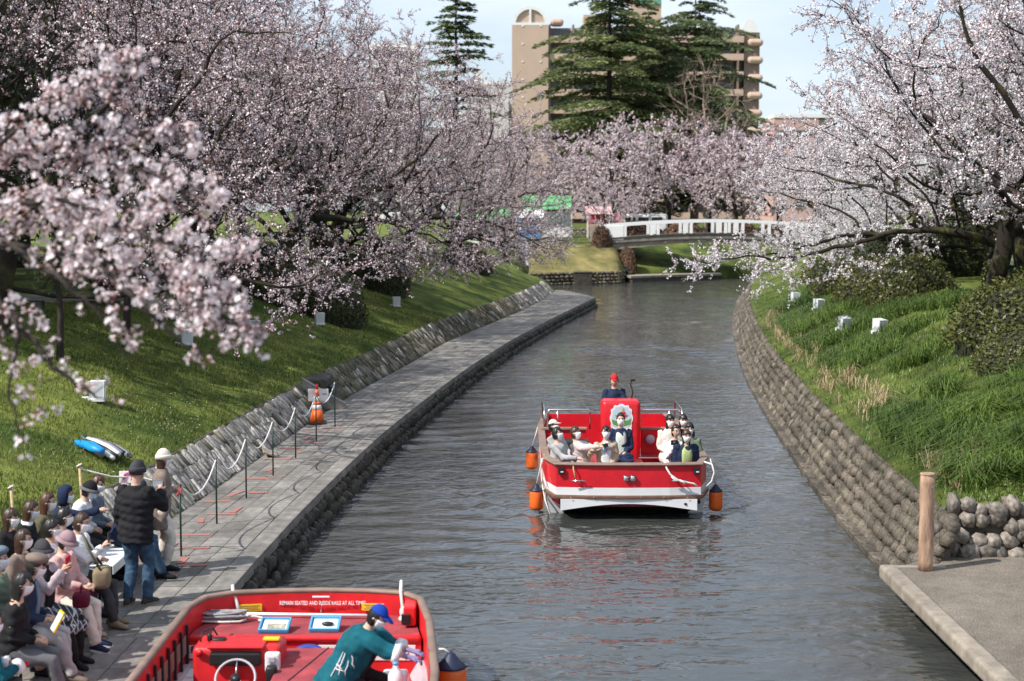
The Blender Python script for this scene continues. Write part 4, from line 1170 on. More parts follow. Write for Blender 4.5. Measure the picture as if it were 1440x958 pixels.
# grass blades -------------------------------------------------------
def blades(name, pts, hgt, wid, lean, mat, rng, per=1, bend=False):
    pts = np.repeat(pts, per, 0); n = len(pts)
    pts = pts + rng.normal(0, .02 if per == 1 else .05, (n, 3)) * np.array([1, 1, 0])
    a = rng.uniform(0, 2 * PI, n); L_ = np.abs(rng.normal(lean, lean * .5, n)); h = hgt * rng.uniform(.5, 1.3, n)
    d = np.stack([np.cos(a), np.sin(a), np.zeros(n)], 1); s = np.stack([-np.sin(a), np.cos(a), np.zeros(n)], 1)
    w_ = wid * rng.uniform(.6, 1.3, n)
    b0 = pts - s * w_[:, None]; b1 = pts + s * w_[:, None]
    if not bend:
        tip = pts + d * (L_ * h)[:, None] + np.array([0, 0, 1]) * h[:, None]
        V = np.stack([b0, b1, tip], 1).reshape(-1, 3); F = np.arange(n * 3).reshape(n, 3)
        return tag(link(name, arr_mesh(name, V, F, mat)), kind='stuff')
    m_ = pts + d * (L_ * h * .45)[:, None] + np.array([0, 0, .8]) * h[:, None]
    tip = pts + d * (L_ * h * 1.25)[:, None] + np.array([0, 0, .55]) * h[:, None]
    V = np.stack([b0, b1, m_ + s * w_[:, None] * .8, m_ - s * w_[:, None] * .8, tip + s * w_[:, None] * .15, tip - s * w_[:, None] * .15], 1).reshape(-1, 3)
    k = np.arange(n)[:, None] * 6
    F = np.concatenate([k + np.array([[0, 1, 2, 3]]), k + np.array([[3, 2, 4, 5]])])
    return tag(link(name, arr_mesh(name, V, F, mat)), kind='stuff')
gr = np.random.default_rng(21)
def bank_pts(n, side, d0, d1, y0, y1, pw=1.7, patch=None):
    y = y0 + (y1 - y0) * gr.random(n) ** pw; d = d0 + (d1 - d0) * gr.random(n)
    if side < 0: x = lbX(y) - d; z = hL(d) + bumps(x, y, d)
    else: x = rbX(y) + d; z = cutR(hR(d) + bumps(x, y, d), y)
    if patch is not None:
        k = vnoise(x, y, patch[0], patch[2]) > patch[1]; x, y, z = x[k], y[k], z[k]
    return np.stack([x, y, z], 1)
blades('lawn_grass', bank_pts(105000, -1, .72, 7.5, 17, 62, 1.5), .055, .010, .5, blade, gr)
blades('lawn_grass', bank_pts(16000, -1, .8, 7.0, 18, 62, 1.5, (1.4, .08, 12)), .13, .010, .6, blade, gr, 2)
blades('dry_lawn_grass', bank_pts(30000, -1, .8, 7.0, 18, 62, 1.4, (1.7, .16, 27)), .05, .010, .7, bladey, gr)
blades('bank_grass', bank_pts(60000, 1, .85, 6.5, 21.9, 75, 1.5), .09, .010, .6, blader, gr)
blades('long_grass', bank_pts(5200, 1, 1.2, 5.5, 22.2, 62, 1.4, (1.5, -.05, 14)), .36, .011, .85, blader, gr, 13, True)
blades('long_grass', bank_pts(800, 1, 1.0, 3.8, 22.2, 30, 1.0, (.8, -.06, 19)), .44, .012, .9, blader, gr, 18, True)
blades('dead_grass', np.concatenate([bank_pts(40, 1, 1.0, 1.7, 22.6, 25.2, 1), bank_pts(90, 1, .9, 1.6, 30, 60, 1)]), .30, .006, .9, bladed, gr, 16, True)
blades('wall_weeds', bank_pts(900, 1, .35, .8, 22, 60, 1.2), .09, .010, .9, blader, gr, 5)
blades('wall_weeds', bank_pts(700, -1, .3, .8, 20, 60, 1.2), .08, .010, .9, blade, gr, 5)
# fallen petals on the lawn
pp = bank_pts(2600, -1, .8, 7, 22, 60, 1.4, (2.0, .05, 17)); U, W = rand_axes(len(pp)); U[:, 2] *= .3; W[:, 2] *= .3
V, F = quads(pp + np.array([0, 0, .05]), U, W, np.full(len(pp), .016), np.full(len(pp), .014))
tag(link('fallen_petals', arr_mesh('fallen_petals', V, F, petal)), kind='stuff')
# ------------------------------------------------------------------ lettering
def text(body, loc, size, rot, mat, parent, name='lettering', align='CENTER', thick=.002, sx=1.0):
    c = bpy.data.curves.new('lettering', 'FONT')
    c.body = body; c.size = size; c.align_x = align; c.align_y = 'CENTER'; c.extrude = thick; c.offset = size * .012; c.resolution_u = 2
    o = bpy.data.objects.new('lettering', c); COL.objects.link(o)
    dg = bpy.context.evaluated_depsgraph_get()
    me = bpy.data.meshes.new_from_object(o.evaluated_get(dg))
    bpy.data.objects.remove(o); bpy.data.curves.remove(c)
    me.materials.clear(); me.materials.append(mat)
    return link(name, me, parent, loc, rot, (sx, 1, 1))
FACE = (PI / 2, 0, 0)          # lettering that stands upright and faces -Y

def band(mb, poly, prof, m=0, closed=False):
    """sweep a profile of (outward, z) along a plan outline"""
    n = len(poly); rings = []
    for i, p in enumerate(poly):
        a = poly[i - 1] if i else p; b_ = poly[i + 1] if i < n - 1 else p
        d = Vector((b_[0] - a[0], b_[1] - a[1], 0)).normalized()
        o = Vector((-d.y, d.x, 0))
        k = 1.0
        if 0 < i < n - 1:
            d1 = Vector((p[0] - a[0], p[1] - a[1], 0)).normalized()
            k = 1 / max(.5, d.dot(d1))
        rings.append([(p[0] + o.x * f * k, p[1] + o.y * f * k, z) for f, z in prof])
    mb.loft(rings, m)
    return mb
def fender(parent, x, y, z, r=.12, L=.42, top=.95, tx=None):
    mb = MB()
    prof = [(.02, 0), (.6, .03), (.92, .10), (1, .2), (1, .75), (.9, .86), (.62, .95), (.5, .97)]
    mb.loft([[(x + r * a * math.cos(t), y + r * a * math.sin(t), z + L * h) for t in np.linspace(0, 2 * PI, 16, endpoint=False)] for a, h in prof])
    f = mb.build('fender', orange, parent, True)
    c = MB(); c.loft([[(x + r * a * math.cos(t), y + r * a * math.sin(t), z + L * h) for t in np.linspace(0, 2 * PI, 16, endpoint=False)] for a, h in [(1.005, .84), (.94, .88), (.66, .955), (.5, 1.0), (.28, 1.1), (.1, 1.14)]])
    c.build('cap', navyb, f, True)
    p = MB(); p.tube([(x, y, z + L * 1.1), (x + (tx - x) * .6, y, (z + L + top) / 2 + .05) if tx is not None else (x, y, (z + L + top) / 2), (tx if tx is not None else x, y, top)], .012, 6); p.build('line', rope, f, True)
    return f

whitebright = M('lettering_white', (.88, .87, .86), .5, .02, 4)
# ------------------------------------------------------------------ the sailing boat (bow towards the camera)
fb = empty('tour_boat', (2.0, 26.5, 0), 0, 'red and white open tour boat full of passengers, coming up the middle of the canal', 'boat')
plan = [(-1.3, 6.6), (-1.44, 5), (-1.45, 2.2), (-1.41, .7), (-1.24, .06), (-.7, -.01), (0, -.03), (.7, -.01), (1.24, .06), (1.41, .7), (1.45, 2.2), (1.44, 5), (1.3, 6.6)]
plan = plan[::-1]       # so that "outward" points away from the hull
q = MB(); band(q, plan, [(0, .555), (0, .935), (-.05, .935), (-.05, .28)]); q.build('topsides', redp, fb)
q = MB(); band(q, plan, [(.004, .425), (.004, .555), (-.045, .555), (-.045, .425)]); q.build('white_band', whitep, fb)
q = MB(); band(q, plan, [(.045, .365), (.05, .40), (.045, .425), (-.03, .425), (-.03, .365)]); q.build('rub_strip', brownr, fb)
half_ = [p for p in plan if p[0] > 1.4] + [(1.385, .55)]
for sx in (1, -1):
    hp_ = [(sx * p[0], p[1] + .02) for p in half_]
    if sx < 0: hp_ = hp_[::-1]
    q = MB(); band(q, hp_, [(.0, .365), (-.02, .18), (-.06, .02), (-.16, -.16), (-.4, -.16), (-.09, .365)]); q.build('hull_side', whitep, fb)
q = MB(); q.loft([[(-1.2, .0, .30), (1.2, .0, .30), (1.2, .06, .30), (-1.2, .06, .30)], [(-1.14, .25, .16), (1.14, .25, .16), (1.14, .34, .2), (-1.14, .34, .2)], [(-1.05, 1.0, -.12), (1.05, 1.0, -.12), (1.05, 1.1, -.06), (-1.05, 1.1, -.06)]]); q.build('raked_bottom', M('underside_dark', (.03, .028, .026), .5, .3, 4), fb)  # bow underside in a near-black colour, unlike the white hull sides
q = MB(); band(q, plan, [(.035, .935), (.045, .955), (.03, .98), (-.085, .98), (-.10, .955), (-.085, .935)]); q.build('gunwale', railbr, fb)
arcp = [(-1.17, .36)] + [(x, .165 + .115 * math.cos(x / 1.17 * PI / 2)) for x in np.linspace(-1.17, 1.17, 17)] + [(1.17, .36)]
q = MB(); q.plate(arcp[::-1], (0, -.015, 0), (1, 0, 0), (0, 0, 1), .03); q.build('bow_fairing', whitep, fb)
q = MB(); q.prism([(p[0] * .95, p[1] * .96 + .06) for p in plan], .22, .26); q.build('floor', redmat, fb)
q = MB(); q.box((0, 6.55, .6), (2.5, .05, .74)); q.build('transom', redp, fb)
# black name plates and bow fittings
for sx in (-1, 1):
    q = MB(); q.rbox((sx * 1.16, .012, .845), (.10, .05, .12), .006); o_ = q.build('corner_plate', black, fb)
    q = MB(); q.box((sx * 1.16 + .015, -.016, .83), (.05, .004, .02)); q.build('plate_mark', whitep, o_)
for sx in (-.86, .86):
    q = MB(); q.tube([(sx - .13, -.07, .685), (sx + .13, -.07, .685)], .012, 8); q.tube([(sx - .05, -.02, .68), (sx - .05, -.07, .685)], .012, 6); q.tube([(sx + .05, -.02, .68), (sx + .05, -.07, .685)], .012, 6); q.build('cleat', steel, fb, True)
for sx in (-.055, .065):
    q = MB(); q.tube([(sx, -.03, .73), (sx, -.075, .73)], [.05, .052], 16); q.tube([(sx, -.075, .73), (sx, -.08, .73)], [.052, .03], 16); o_ = q.build('bow_lamp', steel, fb, True)
    g_ = MB(); g_.ell((sx, -.072, .73), (.036, .018, .036), 12, 8); g_.build('lamp_glass', hullgr, o_, True)
for x in np.linspace(-1.0, 1.0, 6):
    q = MB(); q.ell((x, -.072, .395), (.012, .008, .012), 8, 6); q.build('bolt', steel, fb)
# ropes at the bow
q = MB(); q.tube([(.62, .03, .98), (.64, -.05, .9), (.70, -.08, .80), (.82, -.10, .71), (.95, -.10, .67), (1.10, -.09, .64), (1.17, -.09, .59)], .017, 7)
q.tube([(.72, -.09, .77), (.78, -.11, .70), (.9, -.11, .69)], .016, 7); q.tube([(.86, -.11, .70), (.95, -.12, .665), (.93, -.10, .64)], .02, 7); q.build('bow_line', rope, fb, True)
q = MB(); q.tube([(1.30, .10, .985), (1.42, .0, .96), (1.46, -.02, .82), (1.42, .0, .66), (1.34, .03, .57)], .017, 7); q.build('bow_line', rope, fb, True)
q = MB(); q.tube([(-.95, .05, .98), (-.95, -.05, .88), (-.91, -.07, .70)], .012, 6); q.build('tan_line', ropet, fb, True)
q = MB(); q.tube([(-1.43, .9, .98), (-1.49, .75, .8), (-1.47, .7, .5), (-1.42, .45, .25), (-1.34, .3, .03)], .015, 6); q.tube([(-1.44, .62, .62), (-1.40, .5, .5), (-1.45, .55, .4)], .014, 6); q.build('tan_line', rope, fb, True)
fender(fb, -1.57, .65, .03, top=.96, tx=-1.47)
fender(fb, 1.57, .60, .03, top=.96, tx=1.47)
fender(fb, -1.60, 4.6, .10, top=.96, tx=-1.48)
# bulkhead, side benches, console
for sx in (-1, 1):
    q = MB(); q.rbox((sx * .97, 4.1, .60), (.86, .08, .78), .01); q.build('bulkhead', redp, fb)
    q = MB(); q.rbox((sx * .97, 4.09, 1.0), (.9, .13, .05), .012); q.build('bulkhead_cap', railbr, fb)
    q = MB(); q.rbox((sx * 1.14, 2.32, .43), (.42, 2.9, .34), .02); q.build('side_bench', redin, fb)
    x0, x1 = (-1.30, -.46) if sx < 0 else (.52, 1.32)
    q = MB(); q.tube([(x0, 4.12, .99), (x0, 4.12, 1.32), (x0 + .04, 4.12, 1.37), (x1 - .04, 4.12, 1.37), (x1, 4.12, 1.32), (x1, 4.12, .99)], .019, 8)
    q.build('guard_rail', steel, fb, True)
    xm = x0 + .2 if sx < 0 else x1 - .22
    q = MB(); q.tube([(xm, 4.12, .99), (xm, 4.12, 1.37)], .016, 8); q.build('rail_post', steel, fb, True)
    q = MB(); q.tube([(sx * 1.36, 4.2, .99), (sx * 1.36, 4.2, 1.36), (sx * 1.37, 5.6, 1.36), (sx * 1.36, 5.65, .99)], .019, 8); q.build('guard_rail', steel, fb, True)
q = MB(); q.rbox((.78, 3.75, .50), (.66, .42, .03), .01); q.build('step_plate', steel, fb)
q = MB(); q.rbox((.78, 3.98, .37), (.72, .16, .24), .01); q.build('step_box', redin, fb)
q = MB(); q.tube([(.72, 3.98, .79), (.72, 4.05, .79)], [.09, .10], 14); q.build('horn', hullgr, fb, True)
q = MB(); q.rbox((-.78, 3.75, .68), (.56, .34, .3), .03); q.build('storage_box', M('box_dark_green', (.012, .035, .03), .5, .1), fb)
q = MB(); q.rbox((0, 2.45, .42), (.9, .55, .4), .03); q.build('middle_seat', redin, fb)
q = MB(); q.rbox((.12, 3.95, .92), (.76, .55, 1.36), .09, seg=4); con = q.build('console', redp, fb, True)
# scalloped crest on the console
cx, cz = .125, 1.26
out_ = []
for i in range(72):
    t = 2 * PI * i / 72
    rx = .215 * (1 + .05 * math.cos(t * 12)); rz = .27 * (1 + .05 * math.cos(t * 12))
    x = rx * math.copysign(abs(math.cos(t)) ** .75, math.cos(t)); z = rz * math.copysign(abs(math.sin(t)) ** .75, math.sin(t))
    out_.append((x, z))
q = MB(); q.plate(out_, (cx, 3.672, cz), (1, 0, 0), (0, 0, 1), .006); crest = q.build('crest', white, con)
q = MB(); q.plate([(a * .85, b_ * .86) for a, b_ in out_], (cx, 3.665, cz), (1, 0, 0), (0, 0, 1), .003); q.build('crest_field', M('crest_blue', (.46, .62, .68), .5, .05), crest)
cg = M('crest_green', (.10, .30, .07), .5, .1)
q = MB(); q.plate([(-.19, -.02), (-.10, -.05), (.02, -.06), (.12, -.04), (.19, .0), (.17, -.12), (.05, -.15), (-.08, -.15), (-.17, -.11)], (cx, 3.661, cz), (1, 0, 0), (0, 0, 1), .003); q.build('crest_leaves', cg, crest)
q = MB(); q.plate([(-.13, .06), (-.05, .02), (.08, .02), (.13, .07), (.06, .06), (-.05, .055)], (cx, 3.657, cz), (1, 0, 0), (0, 0, 1), .003); q.build('crest_boat', redtxt, crest)
q = MB(); q.plate([(.03 + .055 * math.cos(t), .10 + .04 * math.sin(t)) for t in np.linspace(0, 2 * PI, 14, endpoint=False)], (cx, 3.657, cz), (1, 0, 0), (0, 0, 1), .003); q.build('crest_cargo', redtxt, crest)
q = MB(); q.plate([(.015, .12), (.045, .12), (.035, .21), (.022, .21)], (cx, 3.653, cz), (1, 0, 0), (0, 0, 1), .003); q.build('crest_mast', M('crest_gold', (.65, .33, .04), .5, .05), crest)
q = MB(); q.plate([(-.2, -.19), (.2, -.19), (.2, -.28), (-.2, -.28)][::-1], (cx, 3.664, cz), (1, 0, 0), (0, 0, 1), .004); q.build('crest_ribbon', white, crest)
ink = M('ink_blue', (.05, .08, .2), .5, .05)
for i_, w_ in enumerate((.05, .04, .05, .035, .05)):
    q = MB(); q.rbox((cx - .14 + .07 * i_, 3.659, cz - .235), (w_, .003, .055), .001); q.build('ribbon_mark', ink, crest)
mic = MB(); mic.tube([(.36, 4.15, 1.58), (.38, 4.12, 1.72), (.33, 4.10, 1.88), (.36, 4.08, 1.95)], .012, 6); g_ = mic.build('microphone_arm', black, fb, True)
mic = MB(); mic.rbox((.375, 4.06, 1.965), (.10, .05, .045), .015); mic.build('microphone', black, g_)

# ------------------------------------------------------------------ the moored boat (bow away from the camera)
nb = empty('tour_boat', (-2.2, 17.75, 0), 0, 'red open tour boat with a steering wheel moored beside the walkway in the foreground', 'boat')
pl = [(-1.42, -9.2), (-1.36, -6), (-1.36, -3.2), (-1.38, -.75), (-1.28, -.32), (-1.0, -.10), (-.5, -.01), (0, .03), (.5, -.0), (.95, -.10), (1.17, -.40), (1.32, -1.35), (1.47, -3.2), (1.50, -6), (1.48, -9.2)]
q = MB(); band(q, pl, [(0, .50), (.02, .90), (-.035, .90), (-.035, .26), (-.05, .26)]); q.build('topsides', redin, nb)
q = MB(); band(q, pl, [(.004, .40), (.006, .50), (-.03, .50), (-.03, .40)]); q.build('white_band', whitep, nb)
q = MB(); band(q, pl, [(.0, .40), (-.02, .18), (-.10, .02), (-.28, -.16), (-.4, -.16), (-.09, .40)]); q.build('hull', hullgr, nb)
q = MB(); band(q, pl, [(.035, .895), (.042, .92), (.03, .945), (-.035, .945), (-.045, .92), (-.035, .895)]); q.build('gunwale', railbr, nb, True)
q = MB(); q.prism([(p[0] * .96, p[1]) for p in pl], .20, .24); q.build('floor', redmat, nb)
dk = [p for p in pl if p[1] > -.8]
q = MB(); q.prism([(p[0] * .955, p[1] - .035) for p in dk] + [(1.20, -1.02), (-1.32, -1.02)], .60, .66); q.build('bow_deck', redmat, nb)
q = MB(); q.rbox((-.06, -1.03, .645), (2.54, .09, .07), .03, seg=3); q.build('deck_nosing', redin, nb, True)
q = MB(); q.box((-.06, -1.02, .43), (2.54, .05, .40)); q.build('deck_front', redin, nb)
q = MB(); q.rbox((1.06, -.50, .79), (.14, .34, .22), .02); q.build('corner_box', redin, nb)
q = MB(); q.rbox((1.02, -.68, .76), (.10, .03, .12), .01); q.build('fairlead', black, nb)
text('REMAIN SEATED AND INSIDE RAILS AT ALL TIMES', (.02, -.052, .785), .064, FACE, whitebright, nb, 'warning_lettering', sx=.70)
q = MB(); q.rbox((.0, -.042, .857), (.2, .008, .022), .004); q.build('maker_plate', white, nb)
for x, r_ in ((-.80, .18), (.60, -.08)):
    q = MB(); q.rbox((x, -.112 if x < 0 else -.075, .745), (.26, .008, .085), .003, (0, 0, r_)); st_ = q.build('yellow_sticker', yellow, nb)
    for zz, ww in ((.770, .20), (.748, .16), (.727, .21)):
        q = MB(); q.box((x, -.118 if x < 0 else -.081, zz), (ww, .003, .006), (0, 0, r_)); q.build('print_line', railbr, st_)
# capacity signs on the deck front
q = MB(); q.rbox((-1.05, -1.05, .50), (.56, .012, .145), .004); sg = q.build('capacity_sign', white, nb)
text('最大搭載人員', (-1.05, -1.06, .52), .085, FACE, black, sg, 'sign_lettering')
q = MB(); q.rbox((.62, -1.05, .49), (1.06, .012, .17), .004); sg = q.build('capacity_sign', white, nb)
q = MB(); q.plate([(-.15, -.075), (.15, -.075), (.075, .055), (-.075, .055)], (.27, -1.057, .49), (1, 0, 0), (0, 0, 1), .003); q.build('red_mark', redtxt, sg)
q = MB(); q.plate([(-.10, -.05), (.10, -.05), (.05, .03), (-.05, .03)], (.27, -1.061, .49), (1, 0, 0), (0, 0, 1), .003); q.build('green_mark', M('mark_green', (.07, .32, .08), .5, .05), sg)
text('5人', (1.04, -1.06, .53), .08, FACE, black, sg, 'sign_lettering')
text('人', (1.07, -1.06, .45), .08, FACE, black, sg, 'sign_lettering')
# steering console
q = MB(); q.rbox((-.60, -1.95, .55), (.90, .50, .66), .06, seg=3); cn = q.build('console', redin, nb, True)
q = MB(); q.rbox((-.60, -2.23, .77), (.52, .10, .13), .015); q.build('console_recess', black, cn)
q = MB(); q.rbox((-.60, -2.08, .885), (.58, .34, .04), .02); q.build('console_hood', redin, cn)
q = MB(); q.rbox((-.27, -1.98, .905), (.17, .10, .03), .01); q.build('yellow_tag', yellow, cn)
wh = MB(); c_ = Vector((-.57, -2.42, .62)); ax = Vector((0, -.80, .60)); u_ = Vector((1, 0, 0)); v_ = ax.cross(u_)
wh.tube([c_ + u_ * (.20 * math.cos(t)) + v_ * (.20 * math.sin(t)) for t in np.linspace(0, 2 * PI, 29)], .013, 8, cap=False); wl = wh.build('steering_wheel', hullgr, cn, True)
for t in (PI / 2, PI * 7 / 6, PI * 11 / 6):
    s_ = MB(); s_.tube([c_, c_ + u_ * (.195 * math.cos(t)) + v_ * (.195 * math.sin(t))], .010, 6); s_.build('spoke', steel, wl, True)
s_ = MB(); s_.tube([c_ - ax * .17, c_ + ax * .02], [.035, .05], 12); s_.build('hub', darkst, wl, True)
q = MB(); q.rbox((-.22, -2.25, .74), (.15, .10, .20), .02); tb = q.build('throttle_box', whitep, cn)
q = MB(); q.rbox((-.22, -2.31, .78), (.07, .02, .06), .008); q.build('display', hullgr, tb)
q = MB(); q.rbox((-.21, -2.40, .66), (.11, .12, .18), .03); q.build('throttle_lever', black, tb, True)
q = MB(); q.tube([(-1.0, -2.0, .88), (-.98, -1.95, .97), (-.95, -1.6, .92), (-.92, -1.35, .72), (-.85, -1.0, .68)], .010, 6); q.build('cable', black, nb, True)
q = MB(); q.rbox((-.80, -2.02, .90), (.14, .10, .06), .02); q.rbox((-.90, -2.02, .93), (.05, .05, .09), .02); q.build('compass', black, cn, True)
q = MB(); q.tube([(-.98, -2.2, .8), (-.95, -2.25, .85)], [.03, .025], 8); q.build('switch_knob', redp, cn, True)
# engine cover, side slats, white thwarts, blue ring
q = MB(); q.rbox((.14, -2.6, .56), (.66, 2.2, .24), .03); q.build('engine_cover', redmat, nb)
q = MB(); q.box((.02, -2.6, .684), (.012, 2.2, .006), (0, 0, -.22)); q.build('cover_seam', black, nb)
for k in range(4):
    q = MB(); q.rbox((-1.13, -1.35 - k * .36, .34 + .0 * k), (.40, .31, .05), .015); q.build('thwart', whitep, nb)
for k in range(7):
    q = MB(); q.rbox((-1.315, -1.15 - k * .30, .58), (.03, .05, .50), .008); q.build('side_slat', black, nb)
    if k < 6:
        q = MB(); q.rbox((-1.322, -1.30 - k * .30, .62), (.012, .22, .20), .005); q.build('side_pad', railbr, nb)
q = MB(); q.tube([(.02 + .14 * math.cos(t), -1.32 + .05 * math.sin(t), .55 + .06 * math.sin(t)) for t in np.linspace(0, 2 * PI, 17)], .04, 8, cap=False); q.build('blue_ring', M('ring_blue', (.02, .05, .3), .5, .1), nb, True)
q = MB(); q.rbox((1.02, -2.35, .52), (.26, .4, .25), .03); q.build('white_locker', whitep, nb)
for x, y, pts in ((-1.02, -.08, [(0, .10, -.02), (-.0, .06, .03), (.02, -.02, -.02), (.07, -.06, -.14), (.10, -.1, -.24)]), (.93, -.14, [(.0, .10, .02), (.0, .05, .10), (0, -.04, .0), (.02, -.06, -.15), (.02, -.1, -.26)])):
    q = MB(); q.tube([(x + a, y + b_, .95 + c) for a, b_, c in pts], .02, 8); q.build('fender_rope', rope, nb, True)
q = MB(); q.ell((.97, -.28, .74), (.05, .05, .07), 10, 8); q.ell((.95, -.3, .67), (.04, .07, .03), 10, 8); q.build('rope_knot', rope, nb, True)
fender(nb, 1.59, -2.45, .31, r=.155, L=.52, top=.93, tx=1.47)
# grey mooring rope heap, boat hook and trays lie on the bow deck: things of their own
hp = empty('rope_coil', (-3.36, 17.38, .665), 0, 'heap of grey and white mooring rope on the bow deck of the moored boat', 'rope')
q = MB(); rr = random.Random(4)
for i in range(9):
    a, b_ = rr.uniform(.18, .30), rr.uniform(.05, .10); ox, oy, oz = rr.uniform(-.03, .12), rr.uniform(-.05, .05), .02 + i * .011
    q.tube([(ox + a * math.cos(t) + .02 * math.sin(3 * t + i), oy + b_ * math.sin(t), oz + .012 * math.sin(2 * t + i)) for t in np.linspace(0, 2 * PI, 19)], .014, 6, cap=False)
q.build('coil', ropeg, hp, True, kind='stuff')
q = MB(); q.tube([(.25, -.02, .06), (.45, .0, .05), (.6, -.04, .03), (.72, -.02, .02), (.66, -.08, .015), (.5, -.05, .02)], .014, 6); q.tube([(-.2, -.10, .02), (.1, -.14, .02), (.3, -.12, .02), (.36, -.06, .03)], .014, 6); q.build('loose_end', rope, hp, True)
bh = empty('boat_hook', (-3.2, 17.56, .70), 0, 'long white pole lying across the bow deck of the moored boat', 'pole')
q = MB(); q.tube([(0, 0, 0), (1.75, -.10, .0)], .017, 10); q.build('shaft', white, bh, True)
q = MB(); q.tube([(1.02, -.05, .02), (1.03, -.05, .10), (1.03, -.045, .13)], .006, 6); q.build('hook', steel, bh, True)
for x, y, l, dark in ((-2.62, 16.98, 'blue plastic tray holding a brown paper picture, left of the two on the bow deck', False), (-2.07, 17.02, 'blue plastic tray with white paper and dark stone, right one on the bow deck', True)):
    t = empty('tray', (x, y, .672), random.uniform(-.06, .06), l, 'tray', 'blue trays on the bow deck')
    t.rotation_euler = (.30, 0, t.rotation_euler[2]); t.location.z += .03
    q = MB(); q.rbox((0, 0, .008), (.31, .25, .012), .004); q.build('base', bluet, t)
    for dx, dy, sx_, sy_ in ((0, .123, .33, .02), (0, -.123, .33, .02), (.158, 0, .02, .25), (-.158, 0, .02, .25)):
        q = MB(); q.rbox((dx, dy, .025), (sx_, sy_, .045), .006); q.build('rim', bluet, t)
    s_ = empty('paper_sheet', (x, y + .005, .722), t.rotation_euler[2], ('sheet with a brown picture inside the left tray' if not dark else 'plain white sheet inside the right tray'), 'paper')
    s_.rotation_euler = (.30, 0, t.rotation_euler[2])
    q = MB(); q.box((0, 0, 0), (.27, .21, .003)); q.build('sheet', paper, s_)
    if not dark:
        q = MB(); q.box((.02, -.03, .004), (.20, .11, .003)); q.build('print', M('print_brown', (.28, .24, .15), .7, .4, 20, col2=(.5, .48, .4)), s_)
    else:
        k_ = empty('pebble', (x + .03, y - .03, .715), 0, 'dark stone lying on the white sheet in the right tray', 'stone')
        q = MB(); q.ell((0, 0, .02), (.07, .035, .025), 10, 6); q.build('lump', darkst, k_, True)
jug = empty('plastic_jug', (-1.12, 14.75, .68), 0, 'white plastic jug beside the crewman’s hands', 'jug')
q = MB(); q.loft([[(r_ * math.cos(t), r_ * math.sin(t), z) for t in np.linspace(0, 2 * PI, 14, endpoint=False)] for r_, z in ((.06, 0), (.075, .01), (.075, .15), (.05, .2), (.025, .23), (.025, .26))]); q.build('body', whitep, jug, True)
q = MB(); q.tube([(0, 0, .255), (0, 0, .28)], .03, 10); q.build('cap', bluet, jug, True)

# ------------------------------------------------------------------ rope fence along the walkway
posts = [(-4.63, 21.57), (-4.56, 23.85), (-4.47, 26.01), (-4.35, 28.19), (-4.22, 30.23), (-4.10, 32.49), (-3.95, 34.64)]
ordn = ['nearest the camera, by the man in black', 'second from the camera', 'third from the camera', 'fourth from the camera, by the white patch', 'fifth from the camera', 'in front of the orange cone', 'last, just past the orange cone']
for (x, y), l in zip(posts, ordn):
    t = empty('rope_post', (x, y, .468), 0, 'thin dark green rope fence post, ' + l, 'post', 'rope fence posts along the walkway')
    q = MB(); q.tube([(0, 0, 0), (0, 0, 1.0)], .014, 8); q.build('rod', greenpost, t, True)
    q = MB(); q.tube([(0, 0, .97), (0, 0, 1.02)], [.02, .014], 8); q.build('cap', greenpost, t, True)
rp_ = empty('barrier_rope', (0, 0, 0), 0, 'white rope sagging from post to post along the walkway', 'rope')
for a, b_ in zip(posts, posts[1:]):
    pts = []
    for i in range(11):
        f = i / 10; sag = .30 * 4 * f * (1 - f)
        pts.append((a[0] + (b_[0] - a[0]) * f, a[1] + (b_[1] - a[1]) * f, 1.46 - sag))
    q = MB(); q.tube(pts, .014, 6, cap=False); q.build('span', rope, rp_, True)
q = MB(); q.tube([(-4.63, 21.57, 1.44), (-4.60, 21.53, 1.37), (-4.66, 21.5, 1.34), (-4.63, 21.57, 1.44)], .016, 6); q.build('red_knot', redtxt, rp_, True)
cn_ = empty('traffic_cone', (-4.42, 35.2, .468), .1, 'orange and white traffic cone with a white notice, beside the rope fence', 'cone')
def ring(r, z, n=20): return [(r * math.cos(t), r * math.sin(t), z) for t in np.linspace(0, 2 * PI, n, endpoint=False)]
q = MB(); q.rbox((0, 0, .02), (.42, .42, .04), .012); q.build('base', black, cn_)
for z0, z1, m_ in ((.04, .32, conem), (.32, .43, white), (.43, .50, conem), (.50, .62, white), (.62, .78, conem)):
    f = lambda z: .165 - .165 * .82 * (z - .04) / .74
    q = MB(); q.loft([ring(f(z0), z0), ring(f(z1), z1)]); q.build('band', m_, cn_, True)
q = MB(); q.tube([(0, 0, .78), (0, 0, .90)], [.03, .035], 10); q.build('tip', redtxt, cn_, True)
q = MB(); q.rbox((.03, .085, .64), (.46, .012, .28), .004); nt_ = q.build('notice', paper, cn_)
q = MB(); q.box((.17, .077, .66), (.10, .003, .03)); q.build('print_line', ropeg, nt_)
pt = empty('white_plate', (-4.78, 30.6, .475), .2, 'pale flat board leaning at the foot of the stone wall beside the fence', 'board')
q = MB(); q.rbox((0, 0, .05), (.30, .62, .03), .006, (0, .32, 0)); q.build('panel', concedge, pt)

